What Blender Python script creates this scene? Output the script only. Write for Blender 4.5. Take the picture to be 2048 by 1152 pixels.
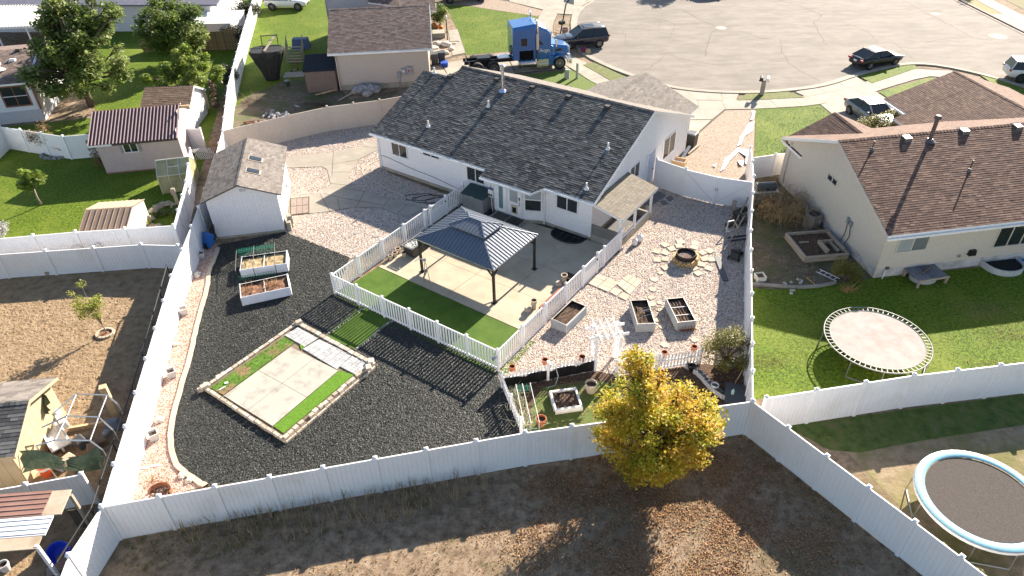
import bpy, math, random
import numpy as np
from mathutils import Vector, Matrix
random.seed(7); RNG = np.random.default_rng(11)
SC = bpy.context.scene
for o in list(bpy.data.objects): bpy.data.objects.remove(o)
R = math.radians
# ------------------------------------------------------------------ camera
CAM_H = 21.727; CAM_P = 37.03; CAM_R = -1.285; CAM_F = 1417.6
cd = bpy.data.cameras.new('camera'); cam = bpy.data.objects.new('camera', cd); SC.collection.objects.link(cam)
cd.sensor_width = 36.0; cd.lens = 36.0 * CAM_F / 2048.0; cd.clip_start = 0.5; cd.clip_end = 900
_p = R(CAM_P); _r = R(CAM_R)
F_ = Vector((0, math.cos(_p), -math.sin(_p))); U0 = Vector((0, math.sin(_p), math.cos(_p))); R0 = Vector((1, 0, 0))
Rv = R0*math.cos(_r) + U0*math.sin(_r); Uv = -R0*math.sin(_r) + U0*math.cos(_r)
cam.matrix_world = Matrix(((Rv.x, Uv.x, -F_.x, 0), (Rv.y, Uv.y, -F_.y, 0), (Rv.z, Uv.z, -F_.z, CAM_H), (0, 0, 0, 1)))
SC.camera = cam
CAM = Vector((0, 0, CAM_H))
# ------------------------------------------------------------------ light
SUN_AZ, SUN_EL = 54.3, 26.3            # direction the sun comes from: degrees from +x, elevation
w = bpy.data.worlds.new("World"); SC.world = w; w.use_nodes = True
nt = w.node_tree; bg = nt.nodes['Background']
sky = nt.nodes.new('ShaderNodeTexSky'); sky.sky_type = 'NISHITA'; sky.sun_disc = False
sky.sun_elevation = R(SUN_EL); sky.sun_rotation = R(90 - SUN_AZ); sky.air_density = 1.0; sky.dust_density = 0.6
nt.links.new(sky.outputs[0], bg.inputs[0]); bg.inputs[1].default_value = 0.068
ld = bpy.data.lights.new('sun', 'SUN'); ld.energy = 5.0; ld.angle = R(0.53); ld.color = (1.0, 0.89, 0.74)
sun = bpy.data.objects.new('sun', ld); SC.collection.objects.link(sun)
sd = Vector((math.cos(R(SUN_AZ))*math.cos(R(SUN_EL)), math.sin(R(SUN_AZ))*math.cos(R(SUN_EL)), math.sin(R(SUN_EL))))
sun.rotation_euler = sd.to_track_quat('Z', 'Y').to_euler()
SC.view_settings.view_transform = 'Standard'; SC.view_settings.look = 'None'
SC.view_settings.gamma = 1.0; SC.view_settings.use_curve_mapping = False
SC.view_settings.exposure = 1.64
SC.render.engine = 'CYCLES'; SC.cycles.max_bounces = 6; SC.cycles.transparent_max_bounces = 8

# ------------------------------------------------------------------ materials
MATS = {}
def lin(c):                                     # sRGB 0..255 triple -> linear
    if isinstance(c, str): c = [int(c[i:i+2], 16) for i in (0, 2, 4)]
    return [((v/255+.055)/1.055)**2.4 if v/255 > .04045 else v/255/12.92 for v in c]
def mat(name, cols, scale=4.0, detail=4, rough=.8, bump=0.0, bscale=None, metal=0.0, mode='noise', rndmix=0.0,
        rcols=None, pos=None, spec=.4, stretch=None, alpha=1.0, trans=0.0, coat=0.0, big=None, bigscale=.25, bigpos=(.42, .62)):
    """cols: linear rgb list for the ramp. mode noise / voronoi / rnd (mesh attribute) / obj (random per object)."""
    if name in MATS: return MATS[name]
    m = bpy.data.materials.new(name); m.use_nodes = True; MATS[name] = m
    n = m.node_tree.nodes; L = m.node_tree.links; b = n['Principled BSDF']
    b.inputs['Roughness'].default_value = rough; b.inputs['Metallic'].default_value = metal
    b.inputs['Specular IOR Level'].default_value = spec; b.inputs['Coat Weight'].default_value = coat
    b.inputs['Alpha'].default_value = alpha; b.inputs['Transmission Weight'].default_value = trans
    cols = [list(c) for c in cols]
    if len(cols) == 1: cols = [cols[0], [v*.9 for v in cols[0]]]
    tc = n.new('ShaderNodeTexCoord'); mp = n.new('ShaderNodeMapping'); L.new(tc.outputs['Object'], mp.inputs[0])
    if stretch: mp.inputs['Scale'].default_value = stretch
    def noise(s, d, vec=mp):
        t = n.new('ShaderNodeTexNoise'); t.inputs['Scale'].default_value = s; t.inputs['Detail'].default_value = d
        t.inputs['Roughness'].default_value = .62; L.new(vec.outputs[0], t.inputs['Vector']); return t
    def ramp(cs, ps, src):
        r = n.new('ShaderNodeValToRGB'); e = r.color_ramp.elements
        while len(e) < len(cs): e.new(.5)
        for i, c in enumerate(cs): e[i].position = ps[i]; e[i].color = (*c[:3], 1)
        L.new(src, r.inputs[0]); return r
    if mode == 'noise':
        src = noise(scale, detail).outputs['Fac']; ps = pos or [.3 + .4*i/(len(cols)-1) for i in range(len(cols))]
    elif mode == 'voronoi':
        v = n.new('ShaderNodeTexVoronoi'); v.inputs['Scale'].default_value = scale; L.new(mp.outputs[0], v.inputs['Vector'])
        s = n.new('ShaderNodeSeparateColor'); L.new(v.outputs['Color'], s.inputs[0]); src = s.outputs[0]
        ps = pos or [i/(len(cols)-1) for i in range(len(cols))]
    elif mode == 'rnd':
        a = n.new('ShaderNodeAttribute'); a.attribute_name = 'rnd'; src = a.outputs['Fac']; ps = pos or [i/(len(cols)-1) for i in range(len(cols))]
    else:
        a = n.new('ShaderNodeObjectInfo'); src = a.outputs['Random']; ps = pos or [i/(len(cols)-1) for i in range(len(cols))]
    out = ramp(cols, ps, src).outputs[0]
    if mode in ('rnd', 'obj'):                   # fine grain on top
        t = noise(scale, detail); r = ramp([[.72]*3, [1.25]*3], [.3, .7], t.outputs['Fac'])
        mx = n.new('ShaderNodeMix'); mx.data_type = 'RGBA'; mx.blend_type = 'MULTIPLY'; mx.inputs[0].default_value = 1
        L.new(out, mx.inputs[6]); L.new(r.outputs[0], mx.inputs[7]); out = mx.outputs[2]
    if big:                                      # large-scale patches of wear / another growth
        t = noise(bigscale, 5); r = ramp([[0]*3, [1]*3], bigpos, t.outputs['Fac'])
        mx = n.new('ShaderNodeMix'); mx.data_type = 'RGBA'; L.new(r.outputs[0], mx.inputs[0])
        L.new(out, mx.inputs[6]); mx.inputs[7].default_value = (*big[:3], 1); out = mx.outputs[2]
    L.new(out, b.inputs['Base Color'])
    if bump:
        if mode == 'voronoi' and bscale is None:
            h = v.outputs['Distance']; bump = -bump
        else: h = noise(bscale or scale*3, 6).outputs['Fac']
        bp = n.new('ShaderNodeBump'); bp.inputs['Strength'].default_value = min(1, abs(bump)*8); bp.inputs['Distance'].default_value = abs(bump)
        bp.invert = bump < 0
        L.new(h, bp.inputs['Height']); L.new(bp.outputs[0], b.inputs['Normal'])
    return m
def leafmat(name, cols, trans=.35):
    if name in MATS: return MATS[name]
    m = bpy.data.materials.new(name); m.use_nodes = True; MATS[name] = m
    n = m.node_tree.nodes; L = m.node_tree.links; b = n['Principled BSDF']; b.inputs['Roughness'].default_value = .5
    a = n.new('ShaderNodeAttribute'); a.attribute_name = 'rnd'; r = n.new('ShaderNodeValToRGB'); e = r.color_ramp.elements
    while len(e) < len(cols): e.new(.5)
    for i, c in enumerate(cols): e[i].position = i/(len(cols)-1); e[i].color = (*c[:3], 1)
    L.new(a.outputs['Fac'], r.inputs[0]); L.new(r.outputs[0], b.inputs['Base Color'])
    t = n.new('ShaderNodeBsdfTranslucent'); L.new(r.outputs[0], t.inputs[0])
    mx = n.new('ShaderNodeMixShader'); mx.inputs[0].default_value = trans
    L.new(b.outputs[0], mx.inputs[1]); L.new(t.outputs[0], mx.inputs[2]); L.new(mx.outputs[0], n['Material Output'].inputs[0])
    return m
def flat(name, c, rough=.6, metal=0, **k): return mat(name, [c, [v*.88 for v in c]], scale=6, rough=rough, metal=metal, **k)

# ------------------------------------------------------------------ mesh building
class MB:
    def __init__(s): s.v = []; s.f = []; s.m = []; s.r = []
    def face(s, pts, m=0, r=0.5):
        i = len(s.v); s.v += [tuple(p) for p in pts]; s.f.append(tuple(range(i, i+len(pts)))); s.m.append(m); s.r.append(r); return s
    def mesh(s, vs, fs, m=0, r=0.5):
        i = len(s.v); s.v += [tuple(p) for p in vs]
        for f in fs: s.f.append(tuple(i+k for k in f)); s.m.append(m); s.r.append(r)
        return s
    def box(s, x0, x1, y0, y1, z0, z1, m=0, r=.5):
        v = [(x0,y0,z0),(x1,y0,z0),(x1,y1,z0),(x0,y1,z0),(x0,y0,z1),(x1,y0,z1),(x1,y1,z1),(x0,y1,z1)]
        return s.mesh(v, [(0,3,2,1),(4,5,6,7),(0,1,5,4),(1,2,6,5),(2,3,7,6),(3,0,4,7)], m, r)
    def obox(s, c, size, rz=0, m=0, rx=0, ry=0, r=.5, taper=1.0):
        M = Matrix.Translation(c) @ Matrix.Rotation(rz,4,'Z') @ Matrix.Rotation(ry,4,'Y') @ Matrix.Rotation(rx,4,'X')
        a, b, h = size[0]/2, size[1]/2, size[2]/2; t = taper
        v = [M @ Vector(p) for p in ((-a,-b,-h),(a,-b,-h),(a,b,-h),(-a,b,-h),(-a*t,-b*t,h),(a*t,-b*t,h),(a*t,b*t,h),(-a*t,b*t,h))]
        return s.mesh(v, [(0,3,2,1),(4,5,6,7),(0,1,5,4),(1,2,6,5),(2,3,7,6),(3,0,4,7)], m, r)
    def bar(s, a, b, wd, hg=None, m=0, r=.5):                  # rectangular bar from a to b
        a = Vector(a); b = Vector(b); hg = hg or wd; d = (b-a).normalized()
        sx = d.cross(Vector((0,0,1))); sx = sx.normalized() if sx.length > 1e-4 else Vector((1,0,0)); sz = sx.cross(d)
        v = []
        for p in (a, b):
            for i, j in ((-1,-1),(1,-1),(1,1),(-1,1)): v.append(p + sx*(i*wd/2) + sz*(j*hg/2))
        return s.mesh(v, [(0,1,2,3),(7,6,5,4),(0,4,5,1),(1,5,6,2),(2,6,7,3),(3,7,4,0)], m, r)
    def tube(s, pts, rad, n=6, m=0, r=.5, close=False, cap=True):
        pts = [Vector(p) for p in pts]; N = len(pts); rads = rad if hasattr(rad, '__len__') else [rad]*N
        base = len(s.v); prev = None
        for i, p in enumerate(pts):
            d = (pts[(i+1) % N]-pts[i-1]) if close else (pts[min(i+1, N-1)]-pts[max(i-1, 0)]); d.normalize()
            u = prev if prev is not None else (Vector((0,0,1)) if abs(d.z) < .9 else Vector((1,0,0)))
            a = d.cross(u); a = a.normalized() if a.length > 1e-5 else d.orthogonal().normalized(); b = a.cross(d).normalized(); prev = b
            for k in range(n):
                t = 2*math.pi*k/n; s.v.append(tuple(p + a*(math.cos(t)*rads[i]) + b*(math.sin(t)*rads[i])))
        for i in range(N if close else N-1):
            j = (i+1) % N
            for k in range(n):
                k2 = (k+1) % n; s.f.append((base+i*n+k, base+i*n+k2, base+j*n+k2, base+j*n+k)); s.m.append(m); s.r.append(r)
        if cap and not close:
            s.f.append(tuple(base+k for k in range(n))[::-1]); s.f.append(tuple(base+(N-1)*n+k for k in range(n))); s.m += [m, m]; s.r += [r, r]
        return s
    def lathe(s, prof, c=(0,0,0), n=16, m=0, r=.5, cap=True, sx=1, sy=1, M=None):  # prof: (radius, z)
        base = len(s.v)
        for rd, z in prof:
            for k in range(n):
                t = 2*math.pi*k/n; p = Vector((rd*math.cos(t)*sx, rd*math.sin(t)*sy, z)); p = M @ p if M else p
                s.v.append((c[0]+p.x, c[1]+p.y, c[2]+p.z))
        for i in range(len(prof)-1):
            for k in range(n):
                k2 = (k+1) % n; s.f.append((base+i*n+k, base+i*n+k2, base+(i+1)*n+k2, base+(i+1)*n+k)); s.m.append(m); s.r.append(r)
        if cap:
            s.f.append(tuple(base+k for k in range(n))[::-1]); s.f.append(tuple(base+(len(prof)-1)*n+k for k in range(n))); s.m += [m, m]; s.r += [r, r]
        return s
    def prism(s, poly, z0, z1, m=0, r=.5):                     # vertical extrusion of an xy polygon
        n = len(poly); ar = sum(poly[i][0]*poly[(i+1)%n][1]-poly[(i+1)%n][0]*poly[i][1] for i in range(n))
        if ar < 0: poly = poly[::-1]
        v = [(p[0],p[1],z0) for p in poly]+[(p[0],p[1],z1) for p in poly]
        f = [tuple(range(n))[::-1], tuple(range(n,2*n))]+[(i,(i+1)%n,n+(i+1)%n,n+i) for i in range(n)]
        return s.mesh(v, f, m, r)
    def slab(s, pts, t, m=0, r=.5):                            # planar 3d polygon thickened downwards by t
        n = len(pts); v = [tuple(p) for p in pts]+[(p[0],p[1],p[2]-t) for p in pts]
        return s.mesh(v, [tuple(range(n)), tuple(range(n,2*n))[::-1]]+[(i,n+i,n+(i+1)%n,(i+1)%n) for i in range(n)], m, r)
    def build(s, name, mats, parent=None, smooth=False, kind=None, loc=None, rz=None, bevel=0, label=None):
        me = bpy.data.meshes.new(name); me.from_pydata(s.v, [], s.f); me.validate()
        mats = mats if isinstance(mats, (list, tuple)) else [mats]
        for m in mats: me.materials.append(m)
        if len(me.polygons) == len(s.m):
            me.polygons.foreach_set('material_index', s.m)
            a = me.attributes.new('rnd', 'FLOAT', 'FACE'); a.data.foreach_set('value', s.r)
        if smooth: me.polygons.foreach_set('use_smooth', [True]*len(me.polygons))
        me.update(); return place(me, name, parent, kind, loc, rz, bevel, label)
def place(me, name, parent=None, kind=None, loc=None, rz=None, bevel=0, label=None):
    o = bpy.data.objects.new(name, me); SC.collection.objects.link(o)
    if parent: o.parent = parent
    if kind: o['kind'] = kind
    if loc is not None: o.location = (*loc, 0)[:3]
    if rz is not None: o.rotation_euler[2] = rz
    if label: o['label'] = label
    if bevel:
        b = o.modifiers.new('bevel', 'BEVEL'); b.width = bevel; b.segments = 2; b.limit_method = 'ANGLE'
    return o
def smooth_by_angle(o, sub=0):
    if sub:
        s = o.modifiers.new('sub', 'SUBSURF'); s.levels = sub; s.render_levels = sub
    o.data.polygons.foreach_set('use_smooth', [True]*len(o.data.polygons))
def tag(o, label=None, cat=None, group=None, kind=None):
    if label: o['label'] = label
    if cat: o['category'] = cat
    if group: o['group'] = group
    if kind: o['kind'] = kind
    return o
def thing(name, label, cat, loc=(0,0), deg=0, group=None):
    o = bpy.data.objects.new(name, None); SC.collection.objects.link(o); o.empty_display_size = .3
    o.location = (*loc, 0)[:3]; o.rotation_euler = (0, 0, R(deg)); return tag(o, label, cat, group)
def kids(o): return [c for c in bpy.data.objects if c.parent == o]
def dup(root, loc=None, deg=None, label=None, group=None, scale=None, parent=None):
    c = root.copy(); SC.collection.objects.link(c)
    if parent: c.parent = parent
    if loc is not None: c.location = (*loc, 0)[:3]
    if deg is not None: c.rotation_euler[2] = R(deg)
    if scale: c.scale = [scale]*3
    if label: c['label'] = label
    if group: c['group'] = group
    for k in kids(root): dup(k, parent=c)
    return c
def W(root, x, y, z=0):                                        # local -> world
    a = root.rotation_euler[2]; l = root.location
    return Vector((l[0]+x*math.cos(a)-y*math.sin(a), l[1]+x*math.sin(a)+y*math.cos(a), l[2]+z))

# ---- scattered natural material: many small pieces joined in one 'stuff' mesh
OCTA = (np.array([(1,0,0),(-1,0,0),(0,1,0),(0,-1,0),(0,0,1),(0,0,-.3)], float), [(0,2,4),(2,1,4),(1,3,4),(3,0,4)])
LEAF = (np.array([(0,-.5,0),(.32,0,.10),(0,.5,0),(-.32,0,.10)], float), [(0,1,2),(0,2,3)])
BLADE = (np.array([(-.12,0,0),(.12,0,0),(0,.25,1.0)], float), [(0,1,2)])
TUFT = (np.array([(-.1,0,0),(.1,0,0),(0,.5,1),(0,-.1,0),(0,.1,0),(-.5,.1,.8),(.05,-.1,0),(-.05,.1,0),(.45,-.3,.9)], float), [(0,1,2),(3,4,5),(6,7,8)])
STALK = (np.array([(-.03,0,0),(.03,0,0),(.03,.16,1),(0,-.018,.3),(0,.018,.3),(.25,.05,.8),(.01,-.015,.45),(-.01,.015,.5),(-.22,.1,.95)], float), [(0,1,2),(3,4,5),(6,7,8)])
def inpoly(P, poly):
    x, y = P[:,0], P[:,1]; c = np.zeros(len(P), bool); n = len(poly)
    for i in range(n):
        x1, y1 = poly[i][:2]; x2, y2 = poly[(i+1) % n][:2]
        k = ((y1 > y) != (y2 > y)) & (x < (x2-x1)*(y-y1)/(y2-y1+1e-12)+x1); c ^= k
    return c
def sample(poly, n, holes=()):
    A = np.array([p[:2] for p in poly]); lo, hi = A.min(0), A.max(0)
    P = RNG.random((n, 2))*(hi-lo)+lo; k = inpoly(P, poly)
    for h in holes: k &= ~inpoly(P, h)
    return P[k]
def area(poly):
    return abs(sum(poly[i][0]*poly[(i+1)%len(poly)][1]-poly[(i+1)%len(poly)][0]*poly[i][1] for i in range(len(poly))))/2
def scatter(name, shape, P, size, m, kind='stuff', tilt=None, parent=None, flatz=1.0, rnd=None, stretch=(.7, 1.3)):
    """P (n,3) positions; size (lo,hi); random yaw, tilt in radians (max)."""
    V, Fs = shape; n = len(P)
    if n == 0: return None
    S = RNG.uniform(size[0], size[1], (n,1))*np.ones((1,3))*RNG.uniform(stretch[0], stretch[1], (n,3)); S[:,2] *= flatz
    yaw = RNG.uniform(0, 2*np.pi, n); tl = RNG.uniform(0, 1, n)*(tilt or 0); ax = RNG.uniform(0, 2*np.pi, n)
    Q = V[None,:,:]*S[:,None,:]
    def rot(Q, c, s, i, j):
        a = Q[:,:,i]*c[:,None]-Q[:,:,j]*s[:,None]; b = Q[:,:,i]*s[:,None]+Q[:,:,j]*c[:,None]; Q = Q.copy(); Q[:,:,i] = a; Q[:,:,j] = b; return Q
    Q = rot(Q, np.cos(yaw), np.sin(yaw), 0, 1)
    if tilt: Q = rot(Q, np.cos(tl), np.sin(tl), 1, 2); Q = rot(Q, np.cos(ax), np.sin(ax), 0, 1)
    Q = Q+P[:,None,:]; nv = len(V); k = len(Fs[0])
    Fa = (np.array(Fs)[None,:,:]+(np.arange(n)*nv)[:,None,None]).reshape(-1)
    me = bpy.data.meshes.new(name); me.vertices.add(n*nv); me.vertices.foreach_set('co', Q.reshape(-1))
    nf = n*len(Fs); me.loops.add(nf*k); me.loops.foreach_set('vertex_index', Fa.astype(np.int32))
    me.polygons.add(nf); me.polygons.foreach_set('loop_start', np.arange(nf, dtype=np.int32)*k)
    try: me.polygons.foreach_set('loop_total', np.full(nf, k, dtype=np.int32))
    except Exception: pass
    rr = RNG.random(n) if rnd is None else rnd
    a = me.attributes.new('rnd', 'FLOAT', 'FACE'); a.data.foreach_set('value', np.repeat(rr, len(Fs)).astype(np.float32))
    me.materials.append(m); me.update(calc_edges=True)
    o = place(me, name, parent, kind); return o
def P3(P, z=0.0, jit=0.0): return np.c_[P, np.full(len(P), z)+RNG.uniform(-jit, jit, len(P))]
Z_LAYER = [0.0]
def ground(name, poly, m, z, kind='structure', parent=None):     # flat sheet
    n = len(poly); pts = [(p[0], p[1], z) for p in poly]
    if sum(poly[i][0]*poly[(i+1)%n][1]-poly[(i+1)%n][0]*poly[i][1] for i in range(n)) < 0: pts = pts[::-1]
    return MB().face(pts).build(name, m, parent, kind=kind)
def sm(pts, it=2, close=False):                                  # Chaikin smoothing of a polyline
    for _ in range(it):
        q = []; n = len(pts)
        for i in range(n if close else n-1):
            a, b = pts[i], pts[(i+1) % n]; q += [tuple(.75*a[k]+.25*b[k] for k in range(len(a))), tuple(.25*a[k]+.75*b[k] for k in range(len(a)))]
        if not close: q = [pts[0]]+q+[pts[-1]]
        pts = q
    return pts
def ribbon(pts, w):                                              # offset polygon round a polyline
    L, Rr = [], []
    for i, p in enumerate(pts):
        a = Vector(pts[max(i-1,0)][:2]); b = Vector(pts[min(i+1,len(pts)-1)][:2]); d = (b-a).normalized(); nn = Vector((-d.y, d.x))
        L.append((p[0]+nn.x*w/2, p[1]+nn.y*w/2)); Rr.append((p[0]-nn.x*w/2, p[1]-nn.y*w/2))
    return L+Rr[::-1]
def strip(mb, pts, w, z0, z1, m=0):                              # long kerb-like strip following a polyline, one mesh
    q = ribbon(pts, w); n = len(pts); Lp, Rp = q[:n], q[n:][::-1]
    for i in range(n-1):
        a, b, c, d = Lp[i], Lp[i+1], Rp[i+1], Rp[i]
        mb.face([(a[0],a[1],z1),(d[0],d[1],z1),(c[0],c[1],z1),(b[0],b[1],z1)], m)
        mb.face([(a[0],a[1],z0),(a[0],a[1],z1),(b[0],b[1],z1),(b[0],b[1],z0)], m); mb.face([(d[0],d[1],z0),(c[0],c[1],z0),(c[0],c[1],z1),(d[0],d[1],z1)], m)
    return mb

# ================================================================== materials of the place
SOIL = mat('dry_soil', [(.10,.066,.043),(.245,.175,.115),(.36,.275,.19)], scale=3, detail=9, rough=.95, bump=.06, bscale=9, big=(.12,.095,.045), bigscale=.35, bigpos=(.5,.7))
SOIL_TAN = mat('tan_soil', [(.17,.112,.06),(.29,.20,.117),(.36,.265,.165)], scale=2.2, detail=8, rough=.95, bump=.11, bscale=5.5)
SOIL_DARK = mat('garden_soil', [(.035,.022,.014),(.085,.05,.032),(.16,.10,.065)], scale=9, detail=8, rough=.95, bump=.05, bscale=14)
DIRT = mat('brown_dirt', [(.06,.046,.033),(.13,.10,.07),(.19,.155,.115)], scale=2.5, detail=8, rough=.95, bump=.03, bscale=12, big=(.075,.085,.03), bigscale=.5)
LAWN = mat('lawn', [(.024,.05,.004),(.085,.14,.008),(.185,.24,.014)], scale=7, detail=8, rough=.85, bump=.07, bscale=9, spec=.2, big=(.17,.205,.028), bigscale=.3, bigpos=(.48,.74))
TURF = mat('artificial_turf', [(.040,.085,.008),(.075,.135,.016),(.11,.175,.028)], scale=26, detail=5, rough=.8, bump=.02, bscale=60, spec=.2, big=(.055,.11,.012), bigscale=1.2)
TURF2 = mat('bright_turf', [(.05,.13,.008),(.10,.21,.016),(.14,.27,.03)], scale=20, detail=5, rough=.8, bump=.03, bscale=40, spec=.2)
CONC = mat('concrete', [(.29,.255,.205),(.345,.305,.25),(.39,.35,.29)], scale=1.1, detail=9, rough=.85, bump=.004, bscale=40, big=(.29,.26,.215), bigscale=.8)
CONC_PATIO = mat('patio_concrete', [(.39,.325,.235),(.47,.395,.29),(.51,.435,.33)], scale=.9, detail=9, rough=.85, bump=.004, bscale=40, big=(.36,.315,.245), bigscale=.7, bigpos=(.5,.75))
CONC_OLD = mat('old_concrete', [(.26,.245,.21),(.40,.375,.32),(.44,.415,.36)], scale=1.6, detail=9, rough=.9, bump=.006, bscale=30, pos=[.28,.45,.7], big=(.30,.285,.25), bigscale=1.3, bigpos=(.55,.66))
FOUND = mat('foundation', [(.26,.235,.19),(.40,.365,.30)], scale=2, detail=8, rough=.9, bump=.01, bscale=12)
ASPH = mat('pale_asphalt', [(.165,.142,.12),(.215,.188,.162),(.25,.222,.195)], scale=.55, detail=11, rough=.9, bump=.006, bscale=45, stretch=(1,2.2,1), big=(.145,.127,.11), bigscale=.22, bigpos=(.46,.75))
CRACK = flat('crack_fill', (.075,.062,.052), .95)
JOINT = flat('joint_dark', (.10,.085,.065), .95)  # dark colour of the joints and of the bed under the slabs
GRAV_BED = mat('gravel_bed', [(.10,.072,.06),(.40,.295,.245),(.57,.475,.40),(.27,.24,.225),(.64,.58,.50),(.33,.23,.18)], scale=15, rough=.85, bump=.03, mode='voronoi')
PEB = mat('pebble', [(.15,.105,.09),(.52,.39,.33),(.66,.56,.48),(.25,.225,.215),(.72,.66,.58),(.46,.31,.24),(.62,.50,.36)], scale=30, rough=.8, mode='rnd')
GRAV_TAN = mat('tan_gravel', [(.13,.09,.065),(.30,.215,.155),(.36,.29,.225),(.23,.17,.13)], scale=17, rough=.85, bump=.02, mode='voronoi')
GRAV_RED = mat('red_gravel', [(.20,.10,.075),(.46,.24,.18),(.55,.36,.28),(.50,.44,.38),(.30,.16,.12)], scale=15, rough=.85, bump=.03, mode='voronoi')
MULCH_BED = mat('black_mulch_bed', [(.011,.012,.011),(.026,.028,.025),(.05,.053,.046)], scale=14, detail=7, rough=.75, bump=.04, bscale=18)
MULCH = mat('rubber_mulch', [(.007,.007,.007),(.020,.022,.020),(.034,.036,.032),(.075,.078,.07)], scale=30, rough=.55, mode='rnd')
LEAFY = mat('fallen_leaf', [(.15,.07,.032),(.33,.165,.07),(.44,.26,.13),(.25,.105,.05),(.48,.32,.15)], scale=20, rough=.8, mode='rnd')
GRASSM = leafmat('grass_blade', [(.05,.09,.006),(.10,.17,.01),(.18,.24,.02),(.24,.28,.04)], .3)
WEED = leafmat('dry_weed', [(.26,.18,.10),(.38,.27,.16),(.46,.35,.22),(.16,.16,.05)], .3)
EDGE = mat('edging_concrete', [(.40,.335,.25),(.52,.45,.35)], scale=3, detail=6, rough=.9, bump=.01, bscale=16)
WHITE = mat('white_vinyl', [(.84,.83,.84),(.81,.80,.80)], scale=1.2, detail=7, rough=.45, big=(.70,.68,.655), bigscale=.55, bigpos=(.56,.80))
TAN_VINYL = flat('tan_vinyl', (.62,.53,.45), .5)
TRIM = flat('white_trim', (.78,.77,.77), .5)
BLACK = flat('black_metal', (.012,.012,.014), .4)
DARK = flat('dark_plastic', (.03,.03,.032), .5)
STEEL = flat('galvanised_steel', (.55,.55,.54), .35, .85)
CHROME = flat('chrome', (.75,.75,.75), .15, 1.0)
TERRA = mat('terracotta', [(.30,.095,.04),(.42,.15,.07)], scale=4, rough=.8)
WOOD = mat('weathered_wood', [(.20,.16,.12),(.36,.30,.23),(.46,.40,.32)], scale=3, detail=8, rough=.9, stretch=(1,8,8), bump=.005)
WOOD_NEW = mat('new_wood', [(.50,.34,.19),(.62,.46,.28)], scale=3, detail=6, rough=.8, stretch=(8,1,1))
WOOD_DK = mat('dark_wood', [(.045,.035,.028),(.10,.08,.065)], scale=4, detail=6, rough=.9, stretch=(8,1,1))
GLASS = mat('window_glass', [(.018,.021,.026),(.03,.034,.04)], scale=.8, rough=.06, spec=.8)
GLASS_B = mat('blind_behind_glass', [(.30,.33,.33),(.38,.41,.41)], scale=.8, rough=.12, spec=.8)
TYRE = flat('tyre_rubber', (.016,.016,.016), .85)

# ================================================================== the ground
ground('ground', [(-420,-60),(420,-60),(420,520),(-420,520)], SOIL, 0)
ground('bare_soil', [(-28.65, 30.57), (-18.75, 32.04), (-17.96, 34.52), (-17.23, 34.49), (-14.72, 16.14), (-14.27, 13.18), (-22.41, 13.38), (-31.02, 25.14)], SOIL_TAN, .004)
ground('neighbour_lawn', [(-41.65, 44.32), (-38.13, 50.22), (-32.03, 51.62), (-22.85, 54.12), (-20.62, 43.30), (-18.61, 34.02), (-28.32, 32.80), (-33.08, 31.65)], LAWN, .008)
ground('backyard_lawn', [(-31.07, 51.20), (-45.53, 74.24), (-41.32, 91.48), (-29.50, 90.47), (-24.80, 64.02), (-22.85, 54.12), (-24.19, 52.23)], LAWN, .006)
ground('side_lawn', [(-23.22, 61.38), (-29.26, 90.45), (-19.77, 96.97), (-14.31, 64.66), (-15.61, 59.70), (-19.09, 58.18), (-20.87, 55.55), (-21.34, 53.04)], LAWN, .006)
ground('side_dirt', [(-21.34, 53.04), (-20.87, 55.55), (-19.09, 58.18), (-15.18, 59.67), (-12.51, 54.03), (-8.76, 55.90), (-9.91, 52.40), (-19.86, 46.31)], DIRT, .005)
ground('front_lawn', [(-6.59, 80.16), (-0.61, 78.93), (3.43, 75.71), (2.87, 72.03), (1.68, 64.95), (-3.78, 63.97), (-4.81, 71.30)], LAWN, .008)
ground('right_lawn', [(11.90, 28.32), (13.45, 28.17), (15.53, 28.39), (18.42, 28.96), (34.02, 30.90), (28.23, 23.00), (9.83, 20.67)], LAWN, .008)
ground('right_dirt', [(14.42, 36.77), (17.41, 37.84), (18.57, 29.00), (15.50, 28.31), (13.43, 28.13), (11.89, 28.27)], DIRT, .007)
ground('shaded_lawn', [(10.82, 19.21), (21.26, 20.66), (24.72, 21.08), (23.41, 19.15), (20.27, 18.98), (16.01, 18.33), (13.25, 17.79), (12.15, 17.94)], mat('patchy_lawn', [(.035,.06,.01),(.08,.12,.02),(.15,.125,.06)], scale=2, detail=8, rough=.9, bump=.04, bscale=12), .006)
ground('dry_yard', [(12.73, 17.93), (16.01, 18.33), (20.27, 18.98), (24.58, 19.39), (21.76, 15.39), (16.71, 12.09), (14.81, 12.13)], mat('dry_yard_soil', [(.17,.125,.075),(.29,.22,.14),(.36,.28,.18)], scale=2.4, detail=8, rough=.95, bump=.06, bscale=8, big=(.16,.15,.05), bigscale=.5), .005)

# ---- street
kerb_px = [(16.02, 96.29), (12.62, 87.97), (9.79, 80.80), (7.85, 77.52), (7.00, 73.71), (6.69, 68.93), (6.75, 65.30), (7.42, 62.83), (8.99, 60.08), (10.33, 58.33), (12.35, 55.95), (14.22, 54.76), (16.58, 54.09), (18.39, 53.88), (20.48, 53.86), (22.86, 54.24), (24.76, 54.77), (26.33, 55.54), (27.86, 56.56), (30.65, 58.11), (33.13, 59.15), (34.95, 59.40), (36.85, 58.67), (38.74, 56.91), (40.25, 54.80), (42.08, 51.88), (45.46, 46.53)]
kerb_px = sm(kerb_px, 1)
far_px = [(48.88, 51.19), (48.29, 61.83), (47.95, 65.87), (47.49, 77.75), (47.15, 87.00)]
ground('road', kerb_px+far_px, ASPH, .006)
mb = MB(); strip(mb, [(p[0], p[1]) for p in kerb_px], .34, .0, .03); mb.build('gutter', CONC, kind='structure')
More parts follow.
